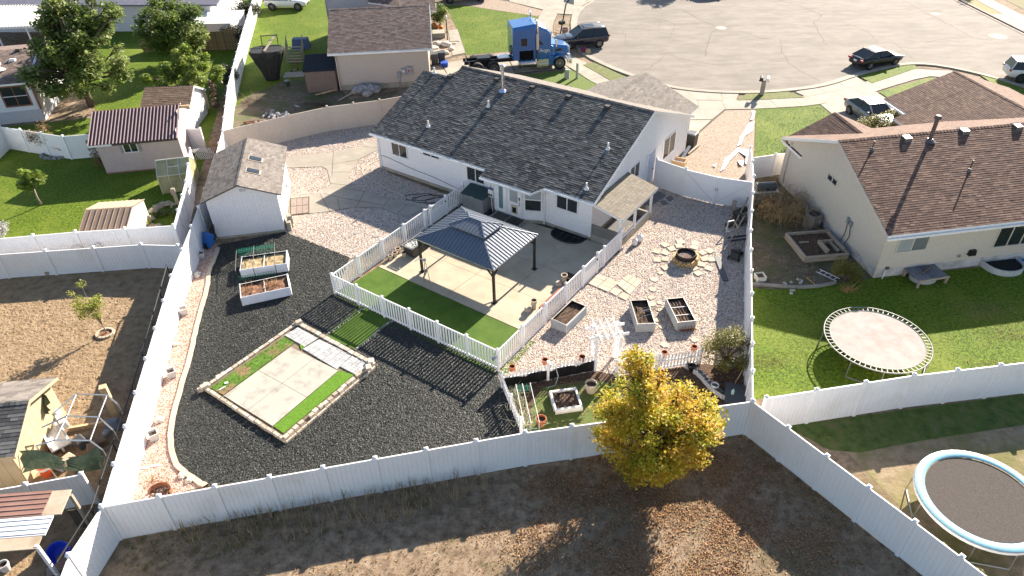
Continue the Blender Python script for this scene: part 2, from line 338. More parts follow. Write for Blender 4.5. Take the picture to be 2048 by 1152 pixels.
def offs(pts, d):
    o = []
    for i, p in enumerate(pts):
        a = Vector(pts[max(i-1,0)][:2]); b = Vector(pts[min(i+1,len(pts)-1)][:2]); t = (b-a).normalized(); o.append((p[0]+t.y*d, p[1]-t.x*d))
    return o
mb = MB(); strip(mb, offs(kerb_px, .32), .30, .0, .11); mb.build('kerb', CONC, kind='structure')
mb = MB(); strip(mb, offs([p for p in far_px], .2), .36, .0, .03); strip(mb, offs(far_px, .55), .3, 0, .12); mb.build('kerb', mat('grey_kerb', [(.25,.20,.17),(.33,.27,.23)], scale=2, rough=.9), kind='structure')
ground('verge', [(52.04, 55.51), (51.67, 60.95), (50.65, 70.45), (50.72, 73.83), (51.29, 79.39), (49.55, 83.67), (48.02, 76.95), (48.40, 71.95), (48.71, 67.15), (49.79, 52.44)], mat('dry_verge', [(.14,.12,.04),(.22,.19,.07),(.30,.24,.13)], scale=4, detail=8, rough=.9, bump=.04, bscale=12), .03)
ground('driveway', [(48.43, 72.45), (50.16, 72.32), (50.03, 63.87), (47.78, 60.31)], CONC, .034)
ground('far_yard', [(54.50, 58.87), (52.61, 69.50), (52.71, 77.33), (54.40, 83.26), (75.96, 88.18)], mat('dry_grass', [(.10,.10,.03),(.20,.17,.07)], scale=4, detail=8, rough=.9, bump=.04), .02)
# slabs laid along a line: each slab is an object, the gaps between them show the bed below
def slabs(root, pts, width, length, m, z=.05, gap=.02, name='slab'):
    P = [Vector((p[0], p[1])) for p in pts]; d = [0]
    for i in range(1, len(P)): d.append(d[-1]+(P[i]-P[i-1]).length)
    def at(t):
        for i in range(1, len(P)):
            if d[i] >= t or i == len(P)-1:
                k = (t-d[i-1])/max(d[i]-d[i-1], 1e-6); a = P[max(i-2,0)]; b = P[min(i+1, len(P)-1)]; tt = (b-a).normalized()
                return P[i-1].lerp(P[i], k), Vector((-tt.y, tt.x))
    n = max(1, int(d[-1]/length))
    for i in range(n):
        (a, na), (b, nb) = at(d[-1]*i/n+gap/2), at(d[-1]*(i+1)/n-gap/2); h = width/2-gap/2
        q = [a-na*h, b-nb*h, b+nb*h, a+na*h]
        MB().prism([(p.x, p.y) for p in q], .0, z+random.uniform(-.004,.004)).build(name, m, root)
walk = ground('sidewalk', ribbon(sm([(6.50, 83.08), (5.21, 79.23), (4.42, 75.63), (3.67, 71.97), (3.61, 66.93), (5.15, 62.33), (6.31, 60.37), (7.85, 56.55), (10.72, 53.00), (13.64, 51.45), (16.92, 51.27), (20.00, 51.38), (23.17, 51.69), (26.78, 53.08), (29.90, 54.89), (33.87, 57.09), (35.81, 57.09), (37.35, 55.31), (38.50, 49.86), (40.23, 44.03)], 2), 1.9), JOINT, .016)
slabs(walk, sm([(6.50, 83.08), (5.21, 79.23), (4.42, 75.63), (3.67, 71.97), (3.61, 66.93), (5.15, 62.33), (6.31, 60.37), (7.85, 56.55), (10.72, 53.00), (13.64, 51.45), (16.92, 51.27), (20.00, 51.38), (23.17, 51.69), (26.78, 53.08), (29.90, 54.89), (33.87, 57.09), (35.81, 57.09), (37.35, 55.31), (38.50, 49.86), (40.23, 44.03)], 2), 1.75, 1.9, CONC)
ground('far_sidewalk', ribbon([(52.23, 81.33), (50.53, 77.51), (50.48, 72.98), (50.50, 67.63), (51.25, 60.33)], 1.6), CONC, .05)
def slabgrid(root, quads, m, z, name='slab', gap=.015):
    for q in quads:
        c = Vector((sum(p[0] for p in q)/len(q), sum(p[1] for p in q)/len(q)))
        qq = []
        for p in q:
            v = Vector(p[:2])-c; qq.append(tuple(c+v*(1-gap/max(v.length, .1))))
        MB().prism(qq, .0, z+random.uniform(-.003,.003)).build(name, m, root)
def quadsplit(A, B, C, D, nu, nv):                                # A->B is u, A->D is v
    A, B, C, D = [Vector(p[:2]) for p in (A,B,C,D)]; pt = lambda u, v: A.lerp(B,u).lerp(D.lerp(C,u),v)
    return [[tuple(pt(i/nu,j/nv)), tuple(pt((i+1)/nu,j/nv)), tuple(pt((i+1)/nu,(j+1)/nv)), tuple(pt(i/nu,(j+1)/nv))] for i in range(nu) for j in range(nv)]
dw = ground('driveway', [(12.43, 55.51), (18.31, 53.58), (17.57, 52.01), (13.77, 52.23)], JOINT, .018)
slabgrid(dw, quadsplit(*[(12.67, 55.06), (18.23, 53.58), (17.60, 52.11), (13.66, 52.43)], 4, 1), CONC, .055)
dw = ground('driveway', [(13.49, 50.89), (16.56, 50.62), (13.50, 46.55), (11.10, 44.74), (9.68, 51.29), (11.06, 52.68)], JOINT, .018)
slabgrid(dw, quadsplit(*[(13.49, 50.70), (16.35, 50.54), (14.94, 48.70), (12.25, 48.85)], 1, 1)+quadsplit(*[(12.23, 48.76), (14.88, 48.62), (13.43, 46.55), (11.05, 46.34)], 1, 1)+quadsplit(*[(9.83, 52.26), (13.45, 50.70), (11.53, 46.98), (7.76, 48.21)], 2, 2), CONC, .05)
dw = ground('driveway', [(22.55, 53.53), (28.67, 56.62), (28.88, 54.84), (23.10, 52.39)], JOINT, .018)
slabgrid(dw, quadsplit(*[(22.63, 53.53), (28.63, 56.51), (28.80, 54.85), (23.17, 52.48)], 3, 1), CONC, .055)
dw = ground('driveway', [(23.71, 51.08), (28.94, 53.36), (29.65, 49.52), (27.64, 46.30), (24.93, 43.27), (23.52, 45.69)], JOINT, .018)
slabgrid(dw, quadsplit(*[(23.71, 50.98), (28.86, 53.27), (29.19, 51.35), (23.92, 49.20)], 2, 1)+quadsplit(*[(23.89, 49.11), (29.15, 51.25), (29.30, 48.36), (23.77, 46.34)], 2, 1)+quadsplit(*[(23.74, 46.26), (29.26, 48.28), (29.17, 45.81), (23.61, 43.34)], 2, 1), CONC, .05)
dw = ground('driveway', [(-9.57, 59.33), (-5.91, 62.03), (-0.16, 64.26), (3.53, 65.38), (5.05, 62.08), (5.40, 59.82), (1.94, 59.08), (-4.79, 57.88)], JOINT, .014)
slabgrid(dw, quadsplit(*[(-9.14, 59.30), (-5.89, 61.77), (-4.81, 58.11), (-7.53, 55.83)], 1, 1)+quadsplit(*[(-5.81, 61.89), (-0.16, 64.13), (0.67, 59.16), (-4.71, 57.87)], 4, 1)+quadsplit(*[(-0.07, 64.12), (3.53, 65.24), (5.32, 59.95), (0.75, 59.16)], 3, 1)+quadsplit(*[(3.76, 65.23), (5.65, 62.95), (7.07, 61.07), (5.41, 59.94)], 1, 1), CONC, .045)
dw = ground('driveway', [(-4.83, 90.66), (5.96, 89.71), (5.23, 79.61), (4.34, 77.07), (-2.87, 83.85)], JOINT, .012)
slabgrid(dw, quadsplit(*[(-0.61, 85.78), (5.57, 85.26), (4.34, 77.07), (0.48, 80.76)], 2, 2), CONC, .045)
slabgrid(dw, quadsplit(*[(6.95, 83.04), (9.22, 81.64), (6.94, 75.44), (5.21, 75.92)], 1, 2), CONC, .055)
ground('gravel_drive', [(-8.14, 86.41), (0.48, 80.76), (4.21, 76.71), (3.26, 75.19), (-2.75, 78.72), (-6.69, 81.73)], GRAV_TAN, .02)
fw = ground('front_path', [(-7.03, 69.90), (-4.78, 71.62), (-3.70, 64.23), (-6.11, 62.29)], JOINT, .012)
slabgrid(fw, quadsplit(*[(-5.73, 71.05), (-4.82, 71.46), (-3.75, 64.37), (-4.90, 63.77)], 1, 3), CONC, .05)
ground('rock_bed', [(-7.07, 69.15), (-5.70, 70.43), (-4.90, 63.77), (-6.39, 62.57)], GRAV_TAN, .02)
# verges and lawns of the street front
VERGE = mat('dull_verge', [(.07,.085,.02),(.12,.14,.035),(.19,.185,.06)], scale=6, detail=8, rough=.9, bump=.04, bscale=14)
ground('verge', [(6.59, 60.60), (7.56, 61.16), (9.95, 57.43), (8.67, 56.50)], VERGE, .07)
ground('verge', [(17.71, 52.10), (18.72, 53.35), (22.16, 53.56), (23.02, 52.39), (21.03, 52.21)], VERGE, .07)
ground('verge', [(28.83, 56.50), (29.28, 54.93), (34.25, 58.00), (34.55, 58.82), (33.21, 58.66)], LAWN, .07)
ground('verge', [(38.60, 56.57), (40.41, 53.10), (43.25, 48.49), (41.55, 45.98), (38.88, 50.50), (38.59, 52.80)], LAWN, .07)
ground('front_lawn', [(1.08, 58.67), (5.47, 59.58), (7.41, 56.24), (6.57, 54.47), (3.47, 56.04)], mat('trim_lawn', [(.05,.085,.01),(.10,.15,.02),(.16,.19,.035)], scale=9, detail=8, rough=.9, bump=.03, bscale=16), .02)
ground('front_lawn', [(18.82, 50.97), (23.68, 50.98), (23.82, 48.93), (19.64, 43.54), (17.31, 40.43), (15.67, 40.51)], LAWN, .02)
ground('front_lawn', [(29.00, 53.15), (29.24, 51.73), (35.00, 55.45), (34.50, 55.92)], LAWN, .07)
ground('front_gravel', [(16.43, 50.54), (18.73, 50.79), (15.02, 38.77), (9.17, 41.51), (11.78, 44.71), (13.57, 46.54)], GRAV_TAN, .015)
# cracks and covers in the road
def wig(pts, n=5, j=.10):
    o = []
    for i in range(len(pts)-1):
        a, b = Vector(pts[i]), Vector(pts[i+1])
        for k in range(n): o.append(tuple(a.lerp(b, k/n)+Vector((random.gauss(0,j), random.gauss(0,j)))))
    return o+[tuple(pts[-1])]
mb = MB()
for pts, wd in [([(18.42, 76.70), (19.48, 72.78), (20.82, 70.08), (19.63, 68.77), (18.93, 66.59), (18.14, 64.39), (17.56, 62.30)], .07), ([(21.05, 70.23), (25.05, 71.21), (27.79, 70.53), (30.95, 69.82), (33.50, 70.11)], .035), ([(29.28, 79.22), (30.89, 76.82), (31.93, 73.88), (31.61, 72.71), (30.41, 71.31), (30.06, 70.04), (29.57, 67.32), (29.13, 64.47)], .06),
                ([(31.81, 73.55), (34.17, 74.41), (38.27, 74.44), (41.39, 75.09)], .045), ([(42.17, 78.18), (42.47, 73.59), (42.89, 69.42), (43.05, 65.63)], .05), ([(25.51, 66.43), (24.53, 62.75), (24.29, 59.84), (24.58, 58.14), (25.42, 55.81)], .05), ([(22.48, 69.03), (23.77, 66.84), (25.51, 66.43), (28.29, 66.38)], .035),
                ([(15.16, 73.95), (16.75, 71.66), (16.23, 69.79), (15.47, 67.57)], .03), ([(11.22, 58.62), (12.26, 59.75), (13.30, 61.29), (13.84, 62.54)], .05), ([(11.38, 70.14), (11.35, 67.86), (10.91, 65.44)], .035), ([(38.14, 64.55), (41.04, 65.78), (43.05, 65.63), (44.30, 64.55)], .035), ([(33.50, 70.11), (34.29, 68.49), (34.25, 66.69), (33.94, 64.84)], .03),
                ([(35.35, 65.45), (35.33, 63.37), (35.22, 61.65), (35.05, 59.89)], .03), ([(15.10, 76.59), (17.10, 76.08), (18.42, 76.70)], .03), ([(15.52, 73.08), (14.75, 69.90)], .025), ([(42.72, 74.10), (45.00, 73.57), (47.55, 74.08)], .03), ([(14.55, 62.76), (15.98, 61.12), (18.32, 59.98), (20.99, 60.30)], .025)]:
    strip(mb, wig(pts, 7, .06), wd*.6, .0, .009)
mb.build('crack', CRACK, bpy.data.objects['road'], kind='stuff')
def cover(p, r):
    c = thing('manhole_cover', None, 'manhole cover', p)
    MB().lathe([(r*1.75,.0),(r*1.75,.011)], n=24).build('collar', mat('collar_concrete', [(.30,.25,.2),(.36,.30,.25)], scale=3, rough=.9), c)
    MB().lathe([(r,.0),(r,.016),(r*.9,.02)], n=20).build('lid', mat('lid_iron', [(.55,.50,.46),(.66,.62,.58)], scale=8, rough=.6), c); return c
tag(cover((20.92, 70.08), .32), 'pale manhole cover where road cracks meet in the middle of the turning circle')
tag(cover((43.25, 73.02), .30), 'small pale manhole cover on the long crack near the far kerb')
tag(cover((45.48, 65.75), .48), 'large pale manhole cover in a round concrete collar near the right edge')

# ================================================================== the main back yard
Y_GRAV = [(5.91, 31.88), (4.37, 32.78), (7.65, 35.06), (8.76, 39.05), (14.14, 35.79), (9.23, 19.25), (4.52, 21.57), (-0.50, 21.82), (-0.94, 22.76)]
ground('gravel_yard', Y_GRAV, GRAV_BED, .010)
Y_GRAV2 = [(-20.53, 46.75), (-9.40, 50.02), (-7.97, 41.63), (-2.58, 37.52), (-8.70, 31.78), (-12.91, 34.52), (-15.91, 45.33)]
ground('gravel_yard', Y_GRAV2, GRAV_BED, .010)
Y_MULCH = [(-16.44, 33.42), (-12.94, 34.63), (-8.77, 31.88), (-8.97, 28.71), (-0.63, 22.81), (0.23, 19.10), (-5.99, 17.73), (-11.75, 16.84), (-13.22, 18.05), (-13.84, 19.20), (-14.21, 20.47), (-14.44, 22.10), (-14.69, 23.92), (-14.92, 25.05), (-15.38, 27.17), (-15.34, 28.08), (-15.64, 29.21), (-16.04, 30.67)]
ground('black_mulch', Y_MULCH, MULCH_BED, .012)
Y_RED = [(-17.96, 34.52), (-16.32, 33.41), (-16.04, 30.67), (-15.64, 29.21), (-15.38, 27.17), (-14.69, 23.92), (-14.21, 20.47), (-13.84, 19.20), (-13.22, 18.05), (-11.68, 16.90), (-14.33, 16.09), (-15.19, 20.58)]
ground('red_gravel', Y_RED, GRAV_RED, .011)
mb = MB(); strip(mb, wig(sm([(-16.29, 33.06), (-16.18, 32.17), (-16.04, 30.67), (-15.64, 29.21), (-15.42, 27.64), (-15.14, 26.03), (-14.77, 24.36), (-14.44, 22.10), (-14.19, 20.47), (-13.85, 19.28), (-13.33, 18.18), (-12.70, 17.51), (-11.63, 16.88)], 2), 1, .012), .20, 0, .085)
tag(mb.build('lawn_edging', EDGE), 'pale concrete edging curving along the black mulch beside the tall fence', 'edging')
PATH = [(-15.58, 44.01), (-12.08, 44.75), (-10.28, 45.59), (-9.18, 46.98), (-8.83, 45.20), (-10.16, 43.53), (-10.48, 41.41), (-10.03, 39.92), (-9.06, 39.17), (-7.37, 38.16), (-5.20, 36.86), (-5.99, 35.81), (-7.74, 37.03), (-9.28, 37.22), (-11.17, 36.72), (-13.16, 36.40), (-13.66, 38.50), (-11.84, 38.98), (-11.37, 40.11), (-11.99, 42.17), (-12.41, 42.62), (-15.22, 42.54)]
path = ground('garden_path', PATH, CONC, .04)
mb = MB()
for pts in [[(-12.08, 44.75), (-11.53, 41.32)], [(-11.83, 42.88), (-10.16, 43.53)], [(-11.69, 41.81), (-10.44, 41.75)], [(-11.39, 40.24), (-10.03, 39.92)], [(-10.28, 45.59), (-8.83, 45.20)], [(-11.84, 38.98), (-10.79, 36.76)], [(-10.62, 38.30), (-10.22, 36.91)], [(-9.06, 39.17), (-9.28, 37.22)], [(-7.37, 38.16), (-7.74, 37.03)], [(-6.23, 37.50), (-6.70, 36.35)], [(-10.38, 39.55), (-9.05, 39.10)], [(-12.45, 38.63), (-12.01, 36.58)], [(-11.59, 38.97), (-10.16, 38.28), (-8.85, 37.80), (-7.80, 37.45)]]:
    strip(mb, pts, .03, .0, .044)
mb.build('joint', JOINT, path, kind='stuff')
tl = ground('tile_path', [(-13.58, 38.43), (-12.42, 38.63), (-11.98, 36.58), (-13.10, 36.40)], JOINT, .046)
slabgrid(tl, quadsplit(*[(-13.50, 38.37), (-12.45, 38.51), (-12.05, 36.64), (-13.05, 36.45)], 3, 2), mat('pink_tile', [(.22,.17,.145),(.30,.24,.205)], scale=6, rough=.9), .065, 'tile', .03)
for i, p in enumerate(((-8.49, 35.58), (-7.29, 35.15), (-8.84, 34.35), (-7.68, 33.99))):
    o = MB().lathe([(.17,0),(.17,.03),(.15,.04)], n=12).build('stepping_stone', mat('round_stone', [(.27,.25,.23),(.36,.33,.30)], scale=8, rough=.9), loc=p)
    tag(o, ['round stepping stone in the gravel, farthest left of the back pair', 'round stepping stone in the gravel closest to the white picket gate', 'round stepping stone in the gravel closest to the shed', 'round stepping stone in the gravel, front right one of four'][i], 'stepping stone', 'round stepping stones in the shaded gravel')
mb = MB(); strip(mb, sm([(-8.62, 43.60), (-9.44, 42.76), (-9.74, 41.93), (-9.23, 40.94), (-8.23, 39.97), (-6.81, 38.63), (-5.45, 37.35), (-4.51, 36.83)], 2), .10, 0, .04)
tag(mb.build('bed_edging', EDGE), 'thin concrete edging round the gravel bed along the house wall', 'edging')
# patio slabs and turf
pat = ground('patio', [(-7.14, 30.93), (0.38, 25.42), (5.93, 32.02), (4.38, 32.88), (3.66, 34.15), (-2.90, 37.84)], JOINT, .020)
slabgrid(pat, quadsplit(*[(-7.08, 30.88), (0.33, 25.46), (1.85, 27.34), (-5.53, 32.63)], 4, 1)+quadsplit(*[(-5.53, 32.63), (1.85, 27.34), (3.50, 29.27), (-4.07, 34.74)], 4, 1)+quadsplit(*[(-4.07, 34.74), (3.50, 29.27), (5.80, 32.03), (-2.58, 37.34)], 4, 1), CONC_PATIO, .060, gap=.012)
ground('turf_strip', [(-8.90, 28.63), (-7.07, 30.83), (0.33, 25.42), (-0.66, 22.81)], TURF, .055)
ground('turf_edge', [(-9.25, 28.72), (-8.98, 28.88), (-8.44, 28.44), (-0.50, 22.97), (0.83, 24.77), (1.01, 24.62), (-0.39, 22.43), (-0.94, 22.57)], TURF, .018)
ground('turf_walk', [(-7.50, 27.60), (-5.74, 26.34), (-7.27, 24.35), (-8.85, 25.38)], TURF, .024)
for pts, lb in (([(-7.34, 27.39), (-8.07, 26.34), (-8.81, 25.31)], 'row of small stones edging the left side of the turf walk'), ([(-5.77, 26.38), (-6.21, 25.91), (-6.58, 25.20), (-7.24, 24.31)], 'row of small stones edging the right side of the turf walk')):
    t = thing('stone_edging', lb, 'edging')
    P = sm(pts, 3); L = 0
    for i in range(len(P)-1):
        a, b = Vector(P[i]), Vector(P[i+1]); n = max(1, int((b-a).length/.10))
        for k in range(n):
            p = a.lerp(b, (k+.5)/n); MB().obox((p.x+random.gauss(0,.01), p.y+random.gauss(0,.01), .045), (.11,.10,.08), random.random()*3, taper=.7).build('stone', mat('edge_stone', [(.10,.10,.10),(.26,.25,.24),(.42,.40,.37)], mode='obj', scale=12, rough=.9), t)
# loose pieces
def fill(name, poly, dens, size, m, z, holes=(), shape=OCTA, **k):
    A = np.array([p[:2] for p in poly]); bb = np.prod(A.max(0)-A.min(0))
    P = sample(poly, int(bb*dens), holes); return scatter(name, shape, P3(P, z), size, m, **k)
GARDEN = [(-0.48, 21.63), (3.56, 22.61), (4.62, 22.27), (8.24, 22.91), (10.16, 22.62), (9.13, 18.89), (0.23, 19.05)]
fill('pebbles', Y_GRAV, 330, (.020,.046), PEB, .012, holes=[GARDEN], flatz=.75)
fill('fallen_leaves', GARDEN, 40, (.035,.08), LEAFY, .025, shape=LEAF, tilt=.9)
fill('pebbles', Y_GRAV2, 240, (.022,.048), PEB, .012, holes=[PATH], flatz=.75)
fill('pebbles', Y_RED, 320, (.02,.045), mat('red_pebble', [(.22,.11,.085),(.50,.27,.20),(.60,.42,.33),(.62,.55,.48),(.34,.17,.12)], mode='rnd', scale=30, rough=.8), .012, flatz=.7)
PAD_PX = [(-13.41, 21.98), (-9.09, 18.85), (-6.13, 23.15), (-10.30, 26.31)]
fill('mulch_chips', Y_MULCH, 620, (.02,.046), MULCH, .014, holes=[PAD_PX, [(-7.50, 27.60), (-5.74, 26.34), (-7.27, 24.35), (-8.85, 25.38)]], flatz=.6, stretch=(.45,1.5), tilt=.5)
fill('mulch_flecks', Y_MULCH, 6, (.012,.03), mat('leaf_fleck', [(.06,.075,.025),(.13,.12,.06),(.26,.23,.18)], mode='rnd', scale=9), .05, holes=[PAD_PX], flatz=.5)
for pl, d, z in (([(11.90, 28.32), (13.45, 28.17), (15.53, 28.39), (18.42, 28.96), (26.96, 29.78), (22.26, 21.92), (9.83, 20.67)], 60, .008), ([(-36.41, 47.16), (-31.85, 51.24), (-22.53, 53.11), (-20.62, 43.30), (-18.71, 34.28), (-28.38, 32.90)], 50, .008), ([(-23.22, 61.38), (-27.16, 81.79), (-20.41, 81.25), (-16.05, 59.73), (-21.34, 53.04)], 26, .006),
                 ([(-6.03, 79.73), (3.43, 75.71), (1.68, 64.95), (-3.78, 63.97)], 40, .008), ([(18.82, 50.97), (23.68, 50.98), (23.82, 48.93), (19.64, 43.54), (17.31, 40.43), (15.67, 40.51)], 60, .02), ([(-30.11, 51.61), (-38.15, 64.89), (-37.24, 80.66), (-28.86, 83.92), (-22.85, 54.12)], 20, .006), ([(10.82, 19.21), (21.26, 20.66), (20.27, 18.98), (13.25, 17.79)], 40, .006)):
    fill('grass', pl, d, (.03,.07), GRASSM, z, shape=TUFT, stretch=(.8,1.4))
fill('turf_blades', [(-13.10, 21.97), (-10.69, 25.23), (-10.07, 24.79), (-12.37, 21.50)], 300, (.03,.06), GRASSM, .17, shape=TUFT)
fill('soil_clods', [(-27.03, 30.51), (-18.80, 31.80), (-18.21, 34.00), (-14.82, 16.36), (-19.13, 16.48)], 40, (.03,.10), SOIL_TAN, .0, flatz=.5)
LOW = [(-14.34, 13.33), (-13.82, 14.67), (9.11, 18.84), (15.00, 12.47)]
def drifts(P, k=.55, cx=5.4, cy=15.3, rad=5.2):                     # leaves gather in drifts and thin out away from their tree
    f = np.sin(P[:,0]*1.9+1.3*np.sin(P[:,1]*1.1))+np.sin(P[:,1]*2.3+P[:,0]*.7)+.8*np.sin(P[:,0]*4.7-P[:,1]*3.9)
    d = np.hypot(P[:,0]-cx, P[:,1]-cy)/rad; return P[RNG.random(len(P)) < np.clip(.55+.28*f, .08, 1)*np.clip(1.45-d, .06, 1)]
LP = [(-13.32, 13.30), (-10.93, 15.20), (-0.61, 16.31), (3.27, 18.07), (9.08, 18.74), (10.53, 16.57), (14.03, 12.50)]; bbA = np.array(LP)
scatter('fallen_leaves', LEAF, P3(drifts(sample(LP, 220000)), .02, .015), (.035,.085), LEAFY, tilt=1.0, stretch=(.5,1.3))
fill('grass', LOW, 22, (.06,.13), WEED, .0, shape=TUFT)
fill('grass', [(-13.15, 13.30), (-13.82, 14.67), (-7.95, 16.18), (-7.08, 15.52), (-10.48, 13.82)], 30, (.08,.16), GRASSM, .0, shape=TUFT)
fill('dry_weeds', [(-12.36, 14.73), (-11.36, 15.42), (-1.37, 17.13), (-0.61, 16.54), (-3.82, 15.22), (-10.03, 14.00)], 34, (.35,.85), WEED, .0, shape=STALK, stretch=(.6,1.2))
fill('dry_weeds', [(14.41, 35.89), (17.11, 36.94), (15.56, 28.47), (12.00, 28.40)], 25, (.05,.16), WEED, .0, shape=TUFT)

for p, n, sg in (((22.50, 26.13), 700, .75), ((11.08, 22.91), 500, .55), ((22.85, 24.44), 400, .6), ((20.95, 22.27), 300, .5)):     # worn dry spots in the lawn
    Q = np.c_[RNG.normal(p[0], sg*1.3, n), RNG.normal(p[1], sg*.6, n)]; scatter('dry_grass', TUFT, P3(Q, .008), (.04,.08), WEED, tilt=.6)

# ================================================================== builders for buildings
def shingles(roof, poly, m, tabw=.33, exp=.14, nparts=300, root=None, hmax=.017):
    """Lay shingle tabs over a planar convex polygon (root-local points). The tabs nearest the camera are objects, the rest one mesh."""
    P = [Vector(p) for p in poly]; n = (P[1]-P[0]).cross(P[2]-P[0]).normalized()
    if n.z < 0: n = -n
    dn = (Vector((0,0,-1))-n*Vector((0,0,-1)).dot(n)).normalized(); s = n.cross(dn); up = -dn; O = P[0]
    S = [((p-O).dot(s), (p-O).dot(up)) for p in P]; t0 = min(q[1] for q in S); t1 = max(q[1] for q in S)
    rows = max(1, round((t1-t0)/exp)); ex = (t1-t0)/rows; tabs = []
    for r in range(rows):
        a = t0+r*ex; tm = a+ex*.5; xs = []
        for i in range(len(S)):
            (x1,y1),(x2,y2) = S[i], S[(i+1) % len(S)]
            if (y1 > tm) != (y2 > tm): xs.append(x1+(x2-x1)*(tm-y1)/(y2-y1))
        if len(xs) < 2: continue
        lo, hi = min(xs), max(xs); x = lo-random.random()*tabw
        while x < hi:
            wd = tabw*random.choice((.6,.8,1,1,1,1.2)); u, v = max(x, lo), min(x+wd, hi); x += wd
            if v-u > .03: tabs.append((u, v, a, a+ex+.015, random.uniform(hmax*.55, hmax*.9)))
    L = lambda u, t, h: O+s*u+up*t+n*h
    def geo(mb, u, v, a, b, h, f):
        mb.mesh([f(u,a,0),f(v-.008,a,0),f(u,a,h),f(v-.008,a,h),f(u,b,.003),f(v-.008,b,.003)], [(2,3,5,4),(0,1,3,2),(0,2,4),(1,5,3)], 0, random.random())
    if nparts:
        rt = root or roof.parent
        tabs.sort(key=lambda q: (W(rt, *L((q[0]+q[1])/2, q[2], 0))-CAM).length)
    for q in tabs[:nparts]:
        key = (roof.name, round(q[1]-q[0], 1), round(q[4]*300), random.randint(0, 2))
        if key not in SHME:
            mb = MB(); wq = round(q[1]-q[0], 1) if abs(round(q[1]-q[0], 1)-(q[1]-q[0])) < .012 else None
            geo(mb, 0, q[1]-q[0], 0, ex+.015, q[4], lambda u, t, h: (u, t, h)); me = bpy.data.meshes.new('shingle'); me.from_pydata(mb.v, [], mb.f)
            me.materials.append(m); at = me.attributes.new('rnd', 'FLOAT', 'FACE'); at.data.foreach_set('value', mb.r)
            SHME[key] = (me, q[1]-q[0])
        me, w0 = SHME[key]; o = bpy.data.objects.new('shingle', me); SC.collection.objects.link(o); o.parent = roof
        k = (q[1]-q[0])/w0; c = L(q[0], q[2], 0)
        o.matrix_local = Matrix(((s.x*k, up.x, n.x, c.x), (s.y*k, up.y, n.y, c.y), (s.z*k, up.z, n.z, c.z), (0,0,0,1)))
    rest = tabs[nparts:]
    if rest:
        mb = MB()
        for q in rest: geo(mb, *q, L)
        mb.build('shingles', m, roof, kind='stuff')
SHME = {}
def roofplane(root, poly, m, base, t=.14, fascia=TRIM, nparts=300, tabw=.33, exp=.14, hmax=.017):
    o = MB().slab(poly, t, 1).build('roof', [base, fascia], root)
    o.data.polygons[0].material_index = 0
    shingles(o, [Vector(p)+Vector((0,0,.002)) for p in poly], m, tabw, exp, nparts, root, hmax); return o
def wallface(root, A, B, poly, m, mb_m=None, board=.12, boards=True, name='wall', out=None, lift=.0, vertical=False):
    """A wall plane from A to B (outside on the right hand); poly in (s,z). Lap boards are objects under it."""
    A, B = Vector((*A, 0)), Vector((*B, 0)); d = (B-A).normalized(); nrm = Vector((d.y, -d.x, 0))
    pt = lambda s, z, e=0: A+d*s+Vector((0,0,z))+nrm*e
    n = len(poly); v = [pt(s, z, 0) for s, z in poly]+[pt(s, z, -.15) for s, z in poly]
    w = MB().mesh(v, [tuple(range(n)), tuple(range(n,2*n))[::-1]]+[(i,n+i,n+(i+1)%n,(i+1)%n) for i in range(n)]).build(name, m, root)
    if boards:
        k = 1 if not vertical else 0
        lo = min(p[k] for p in poly); hi = max(p[k] for p in poly); rows = max(1, round((hi-lo)/board)); bw = (hi-lo)/rows
        for r in range(rows):
            a = lo+r*bw; tm = a+bw/2; xs = []
            for i in range(n):
                p, q = poly[i], poly[(i+1) % n]; y1, y2 = p[k], q[k]; x1, x2 = p[1-k], q[1-k]
                if (y1 > tm) != (y2 > tm): xs.append(x1+(x2-x1)*(tm-y1)/(y2-y1))
            if len(xs) < 2 or max(xs)-min(xs) < .1: continue
            u, x = min(xs), max(xs)
            if not vertical: V = [pt(u,a,.0),pt(x,a,.0),pt(u,a,.024),pt(x,a,.024),pt(u,a+bw,.004),pt(x,a+bw,.004)]; fs = [(2,3,5,4),(1,0,2,3)[::-1],(0,2,4),(1,5,3)]
            else: V = [pt(a+.006,u,.0),pt(a+bw-.006,u,.0),pt(a+.006,u,.012),pt(a+bw-.006,u,.012),pt(a+.006,x,.012),pt(a+bw-.006,x,.012),pt(a+.006,x,0),pt(a+bw-.006,x,0)]; fs = [(2,3,5,4),(0,1,3,2),(0,2,4,6),(1,7,5,3),(4,5,7,6)]
            MB().mesh(V, fs).build('siding_board', mb_m or m, w)
    return w
